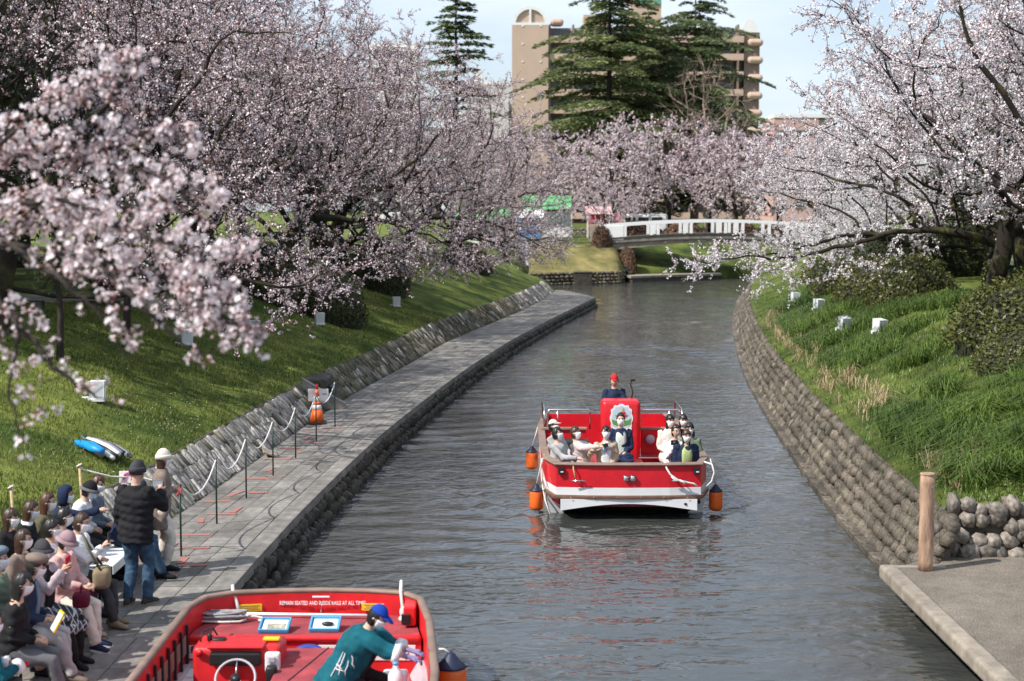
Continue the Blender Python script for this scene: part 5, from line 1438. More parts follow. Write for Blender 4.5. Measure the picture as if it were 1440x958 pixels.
# ------------------------------------------------------------------ lanterns on the banks
def lantern(x, y, rz, label, tilt=0, up=0):
    t = empty('paper_lantern', (x, y, gz(x, y) + .01 + up), rz, label, 'lantern', 'square white lanterns on the grass banks')
    t.rotation_euler = (tilt, 0, rz)
    q = MB(); q.rbox((0, 0, .03), (.30, .30, .06), .01); q.build('foot', white, t)
    q = MB(); q.loft([[(-.12, -.12, .055), (.12, -.12, .055), (.12, .12, .055), (-.12, .12, .055)], [(-.135, -.135, .38), (.135, -.135, .38), (.135, .135, .38), (-.135, .135, .38)]]); q.build('shade', lampw, t)
    q = MB()
    for sx in (-1, 1):
        for sy in (-1, 1): q.tube([(sx * .121, sy * .121, .05), (sx * .137, sy * .137, .385)], .006, 4)
    q.build('frame', paper, t)
    q = MB(); q.rbox((-.22, -.05, .05), (.12, .08, .08), .01); q.build('battery_box', paper, t)
    if up:
        q = MB(); q.tube([(0, 0, -.3), (0, 0, .02)], .02, 6); q.build('stake', paper, t)
for (x, y), rz, l in zip([(-7.7, 28.9), (-7.9, 37.9), (-7.1, 43.1), (-6.0, 48.7), (-5.3, 54.3), (-4.4, 59.5)], (.1, .3, .2, .3, .1, .2),
        ('white square lantern nearest the camera on the left lawn', 'white square lantern second from the camera on the left lawn', 'white square lantern below the left hedge, third from the camera', 'white square lantern against the dark hedge on the left bank', 'white square lantern just right of the dark hedge, left bank', 'farthest white square lantern on the open left lawn')):
    lantern(x, y, rz, l)
for (x, y), rz, tl, l in zip([(9.45, 40.2), (9.35, 44.0), (10.3, 52.5), (10.7, 59)], (.5, .3, .4, .2), (.15, .2, .1, 0),
        ('large tilted white lantern nearest the camera on the right bank', 'white lantern left of the large tilted one, right bank', 'white lantern third from the camera on the right bank', 'farthest white lantern on the right bank, below the low branch')):
    lantern(x, y, rz, l, tl, .14)

# ------------------------------------------------------------------ folded parasols on the lawn
def lawn_thing(name, x, y, rz, label, cat): return empty(name, (x, y, gz(x, y)), rz, label, cat)
t = lawn_thing('folded_parasol', -6.72, 25.45, -1.0, 'folded grey and white striped parasol lying on the left lawn', 'parasol'); t.rotation_euler = (0, .16, -.8)
for i, (dy, m_, h) in enumerate([(-.12, white, .06), (-.07, darkst, .09), (-.03, white, .12), (.02, greyf, .13), (.06, darkst, .12), (.10, white, .10), (.14, greyf, .10), (.18, greyf, .06)]):
    q = MB(); q.tube([(-.5, dy * .45, h), (-.2, dy * .8, h + .03), (.2, dy, h + .04), (.55, dy * 1.05, h + .02)], [.02, .035, .045, .04], 7); q.build('fold', m_, t, True)
q = MB(); q.tube([(-1.0, .05, .06), (-.45, .0, .08)], .014, 6); q.build('pole', bluet, t, True)
t = lawn_thing('folded_tarpaulin', -6.95, 25.2, -.85, 'rolled bright blue tarpaulin lying beside the folded grey parasol', 'tarpaulin')
q = MB(); q.tube([(-.5, .02, .08), (-.25, 0, .10), (.05, .03, .10), (.3, 0, .08), (.55, .02, .06)], [.03, .06, .075, .07, .045], 9); q.build('roll', bluetarp, t, True)
q = MB(); q.tube([(-.45, .09, .07), (0, .13, .1), (.45, .1, .05)], [.04, .06, .04], 7); q.build('flap', bluetarp, t, True)
for k in range(3):
    q = MB(); q.tube([(.45 + .05 * k, -.04 * k - .02, .05), (.8 + .06 * k, -.06 * k - .04, .02)], .012, 5); q.build('strut', darkst, t)
# blue sheet, white bag and stone markers behind the trees
t = lawn_thing('blue_sheet', -10.4, 58.5, .2, 'crumpled bright blue sheet behind the left blossom trees', 'sheet')
q = MB(); q.ell((0, 0, .45), (.75, .5, .55), 10, 7); q.ell((.5, .1, 1.1), (.35, .3, .4), 9, 6); q.build('heap', bluetarp, t, True)
t = lawn_thing('white_bag', -9.2, 60.5, .2, 'white sack among the trees right of the blue sheet', 'bag')
q = MB(); q.ell((0, 0, .55), (.55, .4, .6), 12, 8); q.build('sack', white, t, True)
t = lawn_thing('stone_monument', -12.9, 52.5, .1, 'upright grey stone tablet behind the left trees', 'monument')
q = MB(); q.rbox((0, 0, .95), (.75, .3, 1.9), .05); q.build('tablet', coping, t); q = MB(); q.rbox((0, 0, .1), (1.1, .6, .25), .03); q.build('plinth', quaym, t)
t = lawn_thing('low_bench', -11.4, 37.5, .05, 'long low pale stone bench edging the path behind the left lawn', 'bench')
q = MB(); q.rbox((0, 0, .35), (4.2, .4, .12), .02); q.build('seat', coping, t)
for x in (-1.8, 0, 1.8):
    q = MB(); q.rbox((x, 0, .14), (.3, .34, .3), .02); q.build('leg', quaym, t)
q = MB(); rings = []
for x in np.linspace(-30, -8.2, 40): rings.append([(x, 41 + .05 * x, gz(x, 41) + .06), (x, 44.2 + .05 * x, gz(x, 44) + .06), (x, 44.2 + .05 * x, gz(x, 44) - .1), (x, 41 + .05 * x, gz(x, 41) - .1)])
q.loft(rings); q.build('park_path', M('sandy_path', (.36, .30, .23), .95, .15, 3, bump=.3), kind='structure')
# ------------------------------------------------------------------ people
TMP = bpy.data.scenes.new('workbench')
def voxel(mb, vox, name, mats, noise=0.0, seed=0, puff=0.0, smooth_it=3):
    """fuse overlapping shapes into one continuous skin"""
    me = mb.mesh(name, mats)
    bm = bmesh.new(); bm.from_mesh(me); bmesh.ops.recalc_face_normals(bm, faces=bm.faces); bm.to_mesh(me); bm.free()
    o = bpy.data.objects.new(name, me); TMP.collection.objects.link(o)
    r = o.modifiers.new('fuse', 'REMESH'); r.mode = 'VOXEL'; r.voxel_size = vox
    s_ = o.modifiers.new('soften', 'SMOOTH'); s_.iterations = smooth_it; s_.factor = .5
    vl = TMP.view_layers[0]; vl.update()
    with bpy.context.temp_override(scene=TMP, view_layer=vl):
        dg = bpy.context.evaluated_depsgraph_get(); dg.update()
        out_ = bpy.data.meshes.new_from_object(o.evaluated_get(dg), depsgraph=dg)
    bpy.data.objects.remove(o); bpy.data.meshes.remove(me)
    n = len(out_.vertices)
    if (noise or puff) and n:
        co = np.empty(n * 3, np.float32); out_.vertices.foreach_get('co', co); co = co.reshape(-1, 3)
        no = np.empty(n * 3, np.float32); out_.vertices.foreach_get('normal', no); no = no.reshape(-1, 3)
        f = vnoise(co[:, 0] * 1.0 + co[:, 2] * .8 + 7, co[:, 1] - co[:, 2] * .6 + 7, .11, seed) + .6 * vnoise(co[:, 0] - co[:, 2] * .5 + 3, co[:, 1] + co[:, 2] * 1.3 + 3, .055, seed + 1)
        dsp = noise * f
        if puff: dsp = dsp + puff * (np.abs(np.sin(co[:, 2] * PI / .095 + .8 * np.sin(co[:, 0] * 5))) - .6)
        co = co + no * dsp[:, None]
        out_.vertices.foreach_set('co', co.ravel())
    out_.polygons.foreach_set('use_smooth', np.ones(len(out_.polygons), dtype=bool))
    out_.name = name
    out_.materials.clear()
    for x in (mats if isinstance(mats, list) else [mats]): out_.materials.append(x)
    out_.update()
    return out_
def ik(a, t, l1, l2, hint):
    a, t, hint = Vector(a), Vector(t), Vector(hint)
    d = t - a; L_ = min(max(d.length, .08), l1 + l2 - .002); d.normalize()
    c = (l1 * l1 + L_ * L_ - l2 * l2) / (2 * l1 * L_); c = max(-1, min(1, c))
    h = hint - d * hint.dot(d)
    if h.length < 1e-4: h = frame(d)[0]
    h.normalize()
    return a + d * (l1 * c) + h * (l1 * math.sqrt(1 - c * c)), a + d * L_
skin = M('skin', (0.56, 0.36, 0.26), 0.55, 0.08, 12, spec=.3)
hairm = {'black': M('hair_black', (.014, .012, .012), .4, .3, 30, spec=.5), 'brown': M('hair_brown', (.05, .025, .016), .42, .3, 30, spec=.5), 'grey': M('hair_grey', (.10, .095, .09), .5, .3, 30), 'auburn': M('hair_auburn', (.075, .03, .018), .42, .3, 30, spec=.5)}
maskm = M('mask_white', (.80, .81, .83), .8, .03, 6)
CL = {}
def cloth(name, col, rough=.85, **kw):
    if name not in CL: CL[name] = M('cloth_' + name, col, rough, kw.pop('var', .14), kw.pop('scale', 9), bump=kw.pop('bump', .25), bscale=kw.pop('bscale', 90), spec=.2, **kw)
    return CL[name]
blackc = cloth('black', (.016, .016, .018)); navyc = cloth('navy', (.016, .026, .06)); greyc = cloth('grey', (.13, .13, .14)); dgrey = cloth('charcoal', (.05, .05, .055))
beige = cloth('beige', (.42, .33, .24)); cream = cloth('cream', (.66, .60, .52)); pinkc = cloth('pink', (.62, .38, .36)); olive = cloth('olive', (.11, .10, .065)); whitec = cloth('white', (.72, .72, .73)); taupe = cloth('taupe', (.20, .155, .13))
jeans = cloth('jeans', (.045, .085, .14), scale=14, var=.3); lightgrey = cloth('lightgrey', (.38, .37, .37)); plum = cloth('plum', (.055, .015, .035)); teal = cloth('teal', (.006, .095, .125), var=.2); greenc = cloth('leafgreen', (.40, .47, .20)); mauve = cloth('mauve', (.30, .20, .22)); khaki = cloth('khaki', (.24, .19, .12)); sage = cloth('sage', (.16, .20, .14)); bluegr = cloth('bluegrey', (.14, .18, .23)); lilac = cloth('lilac', (.42, .36, .38)); capblue = cloth('royal', (.01, .05, .34)); redc = cloth('red', (.55, .02, .03)); purple = cloth('lavender', (.22, .19, .34)); dkgreen = cloth('forest', (.02, .045, .04))
def plaid():
    m = bpy.data.materials.new('cloth_plaid'); m.use_nodes = True; t = m.node_tree; b_ = t.nodes['Principled BSDF']; b_.inputs['Roughness'].default_value = .9
    tc = t.nodes.new('ShaderNodeTexCoord'); fac = None
    for rot in (.9, -.7):
        mp_ = t.nodes.new('ShaderNodeMapping'); mp_.inputs['Rotation'].default_value = (.5, rot, .4)
        wv = t.nodes.new('ShaderNodeTexWave'); wv.inputs['Scale'].default_value = 5.5; wv.inputs['Distortion'].default_value = 0
        lt = t.nodes.new('ShaderNodeMath'); lt.operation = 'GREATER_THAN'; lt.inputs[1].default_value = .93
        t.links.new(tc.outputs['Object'], mp_.inputs['Vector']); t.links.new(mp_.outputs[0], wv.inputs['Vector']); t.links.new(wv.outputs['Fac'], lt.inputs[0])
        if fac is None: fac = lt
        else:
            mxm = t.nodes.new('ShaderNodeMath'); mxm.operation = 'MAXIMUM'; t.links.new(fac.outputs[0], mxm.inputs[0]); t.links.new(lt.outputs[0], mxm.inputs[1]); fac = mxm
    mc = t.nodes.new('ShaderNodeMix'); mc.data_type = 'RGBA'; mc.inputs['A'].default_value = (.035, .037, .042, 1); mc.inputs['B'].default_value = (.5, .5, .52, 1)
    t.links.new(fac.outputs[0], mc.inputs['Factor']); t.links.new(mc.outputs['Result'], b_.inputs['Base Color'])
    return m
plaidm = plaid()
def darker(m): return m

def person(x, y, z, heading, label, H=1.6, seat=None, lean=.08, side=0, twist=0, head=(0, 0), lh=None, rh=None, world=False, feet=None, pelvis=None,
           top=blackc, puff=0, hem=.06, collar=None, open_front=None, bottom=dgrey, skirt=None, shoe=blackc, hair='black', hairstyle='short', hat=None, hatm=None, brim=None, mask=True, hood=None, sleeve=1.0, cuff=None, glove=None, fat=1.0, group=None, half=False, stripes=None, sole=None):
    t = empty('person', (x, y, z), heading, label, 'person', group)
    k = H / 1.65
    Rw = Matrix.Rotation(-heading, 3, 'Z')
    loc = lambda p: Rw @ (Vector(p) - Vector((x, y, z)))
    pel = Vector(pelvis) if pelvis else Vector((0, 0, .90 * k if seat is None else seat + .11))
    R = Matrix.Rotation(twist, 3, 'Z') @ Matrix.Rotation(side, 3, 'Y') @ Matrix.Rotation(-lean, 3, 'X')
    r, f, u = R.col[0].copy(), R.col[1].copy(), R.col[2].copy()
    neck = pel + u * (.50 * k)
    shl = [neck - u * (.055 * k) - r * (.165 * k), neck - u * (.055 * k) + r * (.165 * k)]
    Rh = Matrix.Rotation(twist + head[0], 3, 'Z') @ Matrix.Rotation(-head[1], 3, 'X')
    hr, hf, hu = Rh.col[0].copy(), Rh.col[1].copy(), Rh.col[2].copy()
    hc = neck + u * (.05 * k) + hu * (.125 * k) + hf * (.025 * k)
    # arms
    hands = []
    for i, tg in enumerate((lh, rh)):
        s_ = -1 if i == 0 else 1
        if tg is None:
            tg = shl[i] + Vector((s_ * .05, .05, -.50 * k)) if seat is None else Vector((s_ * .07, .24 * k, pel.z + .10))
            hint = Vector((s_ * .5, -.8, -.2))
        else:
            tg = loc(tg) if world else Vector(tg)
            hint = Vector((s_ * .55, -.35, -.9))
        el, ha = ik(shl[i], tg, .275 * k, .245 * k, hint)
        hands.append((shl[i], el, ha))
    legs = []
    for i in (0, 1):
        s_ = -1 if i == 0 else 1
        hip = pel + r * (s_ * .088 * k) - u * (.02 * k)
        ft = feet[i] if feet else ((s_ * .10 * k, .0 + .05 * s_, .075) if seat is None else (s_ * .095 * k, .46 * k + .05 * s_, .075))
        kn, an = ik(hip, Vector(ft), .42 * k, .41 * k, Vector((s_ * .08, 1, .15)))
        legs.append((hip, kn, an))
    def oval(c, a, b_, n=14, rr=r, ff=f): return [c + rr * (a * math.cos(q_)) + ff * (b_ * math.sin(q_)) for q_ in np.linspace(0, 2 * PI, n, endpoint=False)]
    tor = [(-.08, .13, .10), (-.02, .155, .115), (.10, .135, .10), (.22, .145, .108), (.34, .165, .112), (.43, .15, .092), (.485, .085, .068), (.53, .052, .055), (.60, .05, .055)]
    # --- body
    mb = MB()
    mb.loft([oval(pel + u * (h * k), a * k, b_ * k) for h, a, b_ in tor])
    prof = []
    for i in range(13):
        th = PI * i / 12; zz = -math.cos(th); w_ = math.sin(th)
        jaw = 1 - .22 * max(0, -zz) ** 1.3
        ring_ = []
        for q_ in np.linspace(0, 2 * PI, 16, endpoint=False):
            cx_, cy_ = math.cos(q_), math.sin(q_)
            ry = .094 if cy_ < 0 else .090 * (1 if zz > -.2 else 1.02)
            ring_.append(hc + hr * (.074 * k * w_ * jaw * cx_) + hf * (ry * k * w_ * cy_ * (1 - .06 * max(0, -zz))) + hu * (.116 * k * zz))
        prof.append(ring_)
    mb.loft(prof)
    mb.ell(hc + hf * (.092 * k) - hu * (.012 * k), (.014 * k, .022 * k, .026 * k), 8, 6, Rh)
    for s_ in (-1, 1): mb.ell(hc + hr * (s_ * .075 * k) - hu * (.01 * k) - hf * (.008 * k), (.012 * k, .02 * k, .032 * k), 8, 6, Rh)
    for sh, el, ha in hands: mb.tube([sh, sh.lerp(el, .5), el, el.lerp(ha, .5), ha], [.048 * k, .044 * k, .036 * k, .034 * k, .026 * k], 10)
    for hip, kn, an in legs: mb.tube([hip, hip.lerp(kn, .5), kn, kn.lerp(an, .35), an], [.078 * k, .07 * k, .052 * k, .052 * k, .036 * k], 10)
    hdirs = []
    for sh, el, ha in hands:
        d = (ha - el).normalized(); x_, y_, _ = frame(d); hdirs.append((d, x_, y_))
        mb.tube([ha, ha + d * .03 * k, ha + d * .08 * k, ha + d * .095 * k], [.024 * k, .032 * k, .034 * k, .022 * k], 8)
    me = voxel(mb, .017, 'body', [skin], smooth_it=2)
    fb_ = MB()
    for j, ((sh, el, ha), (d, x_, y_)) in enumerate(zip(hands, hdirs)):
        inn = -y_ if y_.z > 0 else y_
        for q_, L_ in zip((-1.5, -.5, .5, 1.5), (.062, .074, .07, .055)):
            b0 = ha + d * .075 * k + x_ * (q_ * .0165 * k)
            p1 = b0 + d * (L_ * .45 * k) + inn * (.004 * k) + x_ * (q_ * .002)
            p2 = p1 + (d * .75 + inn * .65).normalized() * (L_ * .35 * k)
            p3 = p2 + (d * .3 + inn * .95).normalized() * (L_ * .3 * k)
            fb_.tube([b0, p1, p2, p3], [.0095 * k, .009 * k, .0085 * k, .006 * k], 6)
        s_ = 1 if j == 0 else -1
        b0 = ha + d * .03 * k + x_ * (.024 * s_ * k)
        fb_.tube([b0, b0 + (d * .7 + x_ * s_ * .7) * .035 * k, b0 + (d * 1.0 + x_ * s_ * .6 + inn * .3) * .058 * k], [.0115 * k, .0105 * k, .007 * k], 6)
    fm = fb_.mesh('fingers', skin, True)
    bm = bmesh.new(); bm.from_mesh(me); bm.from_mesh(fm); bmesh.ops.recalc_face_normals(bm, faces=[f_ for f_ in bm.faces[-len(fm.polygons):]]); bm.to_mesh(me); bm.free(); bpy.data.meshes.remove(fm)
    if glove:
        me.materials.append(glove)
        hz = [ha + d * .05 * k for (sh, el, ha), (d, _, _) in zip(hands, hdirs)]
        for p in me.polygons:
            if min((p.center - q_).length for q_ in hz) < .13 * k: p.material_index = 1
    body = link('body', me, t)
    # --- eyes, mouth, mask
    for s_ in (-1, 1):
        e = MB(); e.ell(hc + hr * (s_ * .031 * k) + hf * (.0835 * k) + hu * (.013 * k), (.013 * k, .006 * k, .0065 * k), 8, 6, Rh); e.build('eye', black, t, True)
        e = MB(); e.tube([hc + hr * (s_ * .016 * k) + hf * (.089 * k) + hu * (.034 * k), hc + hr * (s_ * .048 * k) + hf * (.074 * k) + hu * (.036 * k)], .0045 * k, 5); e.build('eyebrow', hairm.get(hair, blackc), t)
    sph = lambda az, el, sc, sx=1.0: hc + hr * (.074 * k * sc * sx * math.cos(el) * math.sin(az)) + hf * (.092 * k * sc * math.cos(el) * math.cos(az)) + hu * (.116 * k * sc * math.sin(el))
    if mask:
        rows = []
        A_ = np.radians(np.linspace(-68, 68, 13)); E_ = np.radians(np.linspace(-72, 2, 8))
        g_ = MB(); vs = []; n1, n2 = len(A_), len(E_)
        for lay in (1.10, 1.03):
            for i, el in enumerate(E_):
                for a_ in A_:
                    bul = .13 * math.cos(a_) ** 4 * math.exp(-((el + .25) / .5) ** 2)
                    vs.append(sph(a_, el, (lay + bul), .92))
        fs = []
        for i in range(n2 - 1):
            for j in range(n1 - 1):
                q_ = i * n1 + j; fs.append((q_, q_ + 1, q_ + n1 + 1, q_ + n1)); w_ = q_ + n1 * n2; fs.append((w_, w_ + n1, w_ + n1 + 1, w_ + 1))
        ed = [j for j in range(n1)] + [i * n1 + n1 - 1 for i in range(1, n2)] + [(n2 - 1) * n1 + j for j in range(n1 - 2, -1, -1)] + [i * n1 for i in range(n2 - 2, 0, -1)]
        for a_, b_ in zip(ed, ed[1:] + ed[:1]): fs.append((a_, a_ + n1 * n2, b_ + n1 * n2, b_))
        g_.add(vs, fs); mo = g_.build('face_mask', maskm, t, True)
        for s_ in (-1, 1):
            g_ = MB(); g_.tube([sph(s_ * 1.15, -.1, 1.06), sph(s_ * 1.5, .05, 1.12), sph(s_ * 1.75, -.05, 1.1)], .003, 4); g_.build('ear_loop', maskm, mo)
    else:
        g_ = MB(); g_.ell(hc + hf * (.083 * k) - hu * (.055 * k), (.024 * k, .01 * k, .007 * k), 10, 6, Rh); g_.build('mouth', cloth('lip', (.35, .12, .10)), t, True)
    # --- hair
    if hairstyle:
        ln = {'short': .06, 'bob': .15, 'long': .25, 'crop': .0}[hairstyle]
        vs = []; fs = []; n1, n2 = 34, 20
        rs = np.random.default_rng(len(label))
        for i in range(n2):
            el = math.radians(90 - i * (150 if ln else 112) / (n2 - 1))
            for j in range(n1):
                az = 2 * PI * j / n1
                a_ = min(az, 2 * PI - az)
                face = a_ < math.radians(80 if el < math.radians(4) else 66) + .10 * math.sin(i * 2.1 + len(label)) and el < math.radians(30 - 12 * math.cos(2.5 * a_ + len(label)))
                wob = .03 * math.sin(az * 9 + len(label)) + .03 * math.sin(az * 13 + 1.3 * i) + rs.normal(0, .014)
                if face: p = sph(az, el, .88)
                else:
                    p = sph(az, max(el, -.25), 1.13 + wob)
                    if el < -.25 and ln:
                        q_ = (-.25 - el) / (math.radians(60) - .25)
                        p = p - (hu * .6 + u * .4) * (ln * k * q_) - (hf * .0) + (p - hc - hu * (p - hc).dot(hu)) * (-.18 * q_)
                vs.append(p)
        for i in range(n2 - 1):
            for j in range(n1):
                fs.append((i * n1 + j, i * n1 + (j + 1) % n1, (i + 1) * n1 + (j + 1) % n1, (i + 1) * n1 + j))
        fs.append(tuple(range((n2 - 1) * n1, n2 * n1)))
        g_ = MB(); g_.add(vs, fs); g_.build('hair', hairm[hair], t, True)
    def dome(lo, sc, flat_=1.0, n2=9, n1=22, zoff=0.0, back=0.0):
        rg = []
        for i in range(n2):
            el = math.radians(lo + (88 - lo) * i / (n2 - 1))
            rg.append([sph(az, el, sc) + hu * ((flat_ - 1) * .116 * k * math.sin(el) + zoff * k) - hf * back * k for az in np.linspace(0, 2 * PI, n1, endpoint=False)])
        return rg
    if hat == 'cap':
        g_ = MB(); g_.loft(dome(24, 1.19)); ho = g_.build('cap', hatm, t, True)
        g_ = MB(); e0 = math.radians(25)
        A_ = np.radians(np.linspace(-58, 58, 11))
        inner = [sph(a_, e0, 1.14) for a_ in A_]; outer = [sph(a_, e0, 1.14) + hf * (.085 * k * math.cos(a_ * 1.45)) - hu * (.022 * k * math.cos(a_ * 1.45)) for a_ in A_]
        n_ = len(A_); th = hu * .006
        g_.add(inner + outer + [p - th for p in inner] + [p - th for p in outer], [(j, j + 1, n_ + j + 1, n_ + j) for j in range(n_ - 1)] + [(2 * n_ + j, 3 * n_ + j, 3 * n_ + j + 1, 2 * n_ + j + 1) for j in range(n_ - 1)] + [(n_ + j, n_ + j + 1, 3 * n_ + j + 1, 3 * n_ + j) for j in range(n_ - 1)])
        g_.build('peak', brim or hatm, ho, True)
    elif hat == 'beanie':
        g_ = MB(); g_.loft(dome(4, 1.21, 1.08)); ho = g_.build('beanie', hatm, t, True)
        g_ = MB(); g_.loft([[sph(az, math.radians(e), s_) for az in np.linspace(0, 2 * PI, 22, endpoint=False)] for e, s_ in ((-2, 1.17), (-2, 1.27), (14, 1.30), (24, 1.27), (24, 1.18))]); g_.build('turn_up', hatm, ho, True)
    elif hat == 'bucket':
        g_ = MB(); g_.loft(dome(12, 1.22, .95)); ho = g_.build('hat_crown', hatm, t, True)
        g_ = MB(); g_.loft([[sph(az, math.radians(14), 1.2) for az in np.linspace(0, 2 * PI, 24, endpoint=False)], [sph(az, math.radians(2), 1.62) for az in np.linspace(0, 2 * PI, 24, endpoint=False)], [sph(az, math.radians(-1), 1.62) for az in np.linspace(0, 2 * PI, 24, endpoint=False)], [sph(az, math.radians(10), 1.18) for az in np.linspace(0, 2 * PI, 24, endpoint=False)]]); g_.build('hat_brim', brim or hatm, ho, True)
    elif hat == 'beret':
        g_ = MB(); g_.ell(hc + hu * (.085 * k) - hf * (.018 * k), (.112 * k, .125 * k, .062 * k), 20, 10, Rh @ Matrix.Rotation(.18, 3, 'X')); g_.build('beret', hatm, t, True)
    if hood:
        g_ = MB(); rg = []
        for i in range(10):
            el = math.radians(88 - i * 15)
            rg.append([sph(az, max(el, -.7), (1.28 if not (min(az, 2 * PI - az) < 1.0 and el < .62) else .9)) - (u * (.05 * k) if el < -.7 else Vector()) for az in np.linspace(0, 2 * PI, 22, endpoint=False)])
        g_.loft(rg); g_.build('hood', hood, t, True)
    # --- top
    mb = MB()
    ft_ = 1.10 * fat
    rows = [(-hem, .175, .135)] if seat is None else [(-.07, .165, .14)]
    if seat is None and hem > .2: rows = [(-hem, .20, .155), (-hem * .5, .19, .145)]
    rows += [(0, .172, .132), (.10, .158, .122), (.22, .165, .128), (.34, .182, .128), (.43, .165, .108), (.48, .10, .08), (.515, .068, .068)]
    mb.loft([oval(pel + u * (h * k), a * k * ft_, b_ * k * ft_) for h, a, b_ in rows])
    for sh, el, ha in hands:
        e = el.lerp(ha, sleeve) if sleeve < 1 else ha
        mb.tube([sh - (sh - neck) * .25, sh, sh.lerp(el, .5), el, el.lerp(e, .5), e], [.062 * k * ft_, .068 * k * ft_, .062 * k * ft_, .055 * k * ft_, .05 * k * ft_, .043 * k * ft_], 10)
    if seat is not None and hem > .12:
        for hip, kn, an in legs: mb.tube([hip, hip.lerp(kn, min(.95, hem * 2.2))], [.12 * k, .098 * k], 10)
    tm = voxel(mb, .0165, 'top', top, noise=.028, seed=len(label), puff=puff)
    to = link('jacket' if hem > .1 or puff else 'top', tm, t)
    if collar:
        g_ = MB(); g_.loft([oval(pel + u * (.47 * k), .092 * k, .078 * k), oval(pel + u * (.535 * k), .076 * k, .074 * k), oval(pel + u * (.53 * k), .064 * k, .062 * k), oval(pel + u * (.47 * k), .07 * k, .06 * k)], cap=False); g_.build('collar', collar, t, True)
    if open_front:        # inner shirt showing between the lapels
        rg = []
        for h, a, b_ in rows[1:-1] + [(.515, .068, .070)]:
            rg.append([pel + u * (h * k) + r * (a * k * ft_ * 1.05 * math.cos(q_)) + f * (b_ * k * ft_ * 1.06 * math.sin(q_)) for q_ in np.radians([62, 76, 90, 104, 118])] + [pel + u * (h * k) + r * (a * k * ft_ * .6 * math.cos(q_)) + f * (b_ * k * ft_ * .6 * math.sin(q_)) for q_ in np.radians([118, 90, 62])])
        g_ = MB(); g_.loft(rg); g_.build('shirt_front', open_front, t, True)
    if cuff:
        for sh, el, ha in hands:
            c0 = el.lerp(ha, sleeve) if sleeve < 1 else ha
            d = (ha - el).normalized()
            g_ = MB(); g_.tube([c0 - d * .035, c0 + d * .03], [.064 * k * fat, .066 * k * fat], 14); g_.build('cuff', cuff, to, True)
    # --- bottom
    if not half:
        mb = MB()
        mb.loft([oval(pel + u * (h * k), a * k, b_ * k) for h, a, b_ in [(-.10, .13, .11), (-.02, .168, .128), (.06, .158, .118), (.12, .14, .105)]])
        for hip, kn, an in legs:
            en = an + (an - kn).normalized() * .0
            mb.tube([hip, hip.lerp(kn, .5), kn, kn.lerp(en, .5), en], [.098 * k, .092 * k, .072 * k, .070 * k, .062 * k], 12)
        link('trousers', voxel(mb, .0165, 'trousers', bottom, noise=.024, seed=len(label) + 3), t)
        if skirt:
            sm, sl = skirt
            mb = MB(); mb.loft([oval(pel + u * (h * k), a * k, b_ * k) for h, a, b_ in [(-.10, .15, .13), (-.02, .178, .14), (.08, .165, .125)]])
            hp_, kp_ = (legs[0][0] + legs[1][0]) / 2, (legs[0][1] + legs[1][1]) / 2
            ap_ = (legs[0][2] + legs[1][2]) / 2
            for hip, kn, an in legs:
                mb.tube([hip, hip.lerp(kn, .5), kn + Vector((0, .02, 0))], [.115 * k, .112 * k, .10 * k], 12)
                if sl > 0: mb.tube([kn + Vector((0, .02, 0)), kn.lerp(an, sl)], [.10 * k, .115 * k], 12)
            mb.tube([hp_, hp_.lerp(kp_, .5), kp_], [.10 * k, .09 * k, .075 * k], 10)
            if sl > 0: mb.tube([kp_, kp_.lerp(ap_, sl)], [.075 * k, .1 * k], 10)
            link('skirt', voxel(mb, .018, 'skirt', sm, noise=.014, seed=len(label) + 5), t)
        for i, (hip, kn, an) in enumerate(legs):
            s_ = -1 if i == 0 else 1
            fd = Vector((s_ * .22, 1, 0)).normalized(); sd = Vector((fd.y, -fd.x, 0))
            g_ = MB(); rg = []
            for q_, w_, hh in ((-.075, .030, .055), (-.05, .040, .10), (0, .043, .11), (.06, .043, .085), (.12, .048, .062), (.165, .042, .048), (.19, .02, .03)):
                c = Vector((an.x, an.y, an.z - .075)) + fd * (q_ * k)
                rg.append([c + sd * (w_ * k * math.cos(a_)) + Vector((0, 0, hh * k * (.5 + .5 * math.sin(a_)))) for a_ in np.linspace(0, 2 * PI, 12, endpoint=False)])
            g_.loft(rg); so = g_.build('shoe', shoe, t, True)
            if sole:
                g_ = MB(); g_.plate([(math.cos(a_) * .05 * k, .055 * k + math.sin(a_) * .145 * k) for a_ in np.linspace(0, 2 * PI, 14, endpoint=False)], Vector((an.x, an.y, an.z - .079)), sd, fd, .022); g_.build('sole', sole, so)
    t['label'] = label
    return dict(t=t, hands=[Rw.transposed() @ (ha + d * .07 * k) + Vector((x, y, z)) for (sh, el, ha), (d, _, _) in zip(hands, hdirs)], head=Rw.transposed() @ hc + Vector((x, y, z)))

W = .468
E90 = -PI / 2
G_A = 'visitors waiting beside the moored boat'
# standing
pm = person(-4.60, 18.88, W, -.30, 'man in black puffer coat and grey beanie standing with his back turned, raising a phone', H=1.72, lean=.04, head=(-.15, .05), rh=(.16, .34, 1.36), top=blackc, puff=.014, hem=.16, bottom=jeans, shoe=dgrey, sole=khaki, hair='black', hairstyle='crop', hat='beanie', hatm=dgrey, fat=1.16, group=G_A)
pw = person(-4.72, 20.75, W, -1.25, 'woman in cream knit hat and dark scarf standing behind the man in black', H=1.58, lean=.05, rh=(.06, .16, 1.10), lh=(-.10, .18, 1.05), top=taupe, hem=.30, bottom=cream, shoe=blackc, hair='brown', hairstyle='bob', hat='beanie', hatm=cream, collar=taupe, group=G_A)
person(-5.12, 20.2, W, -1.35, 'person in navy anorak and dark cap perched on the far bench end', H=1.66, seat=.45, lean=.32, head=(-.1, .3), top=navyc, hem=.14, bottom=jeans, shoe=blackc, hat='cap', hatm=dgrey, hairstyle='short', fat=1.12, group=G_A)
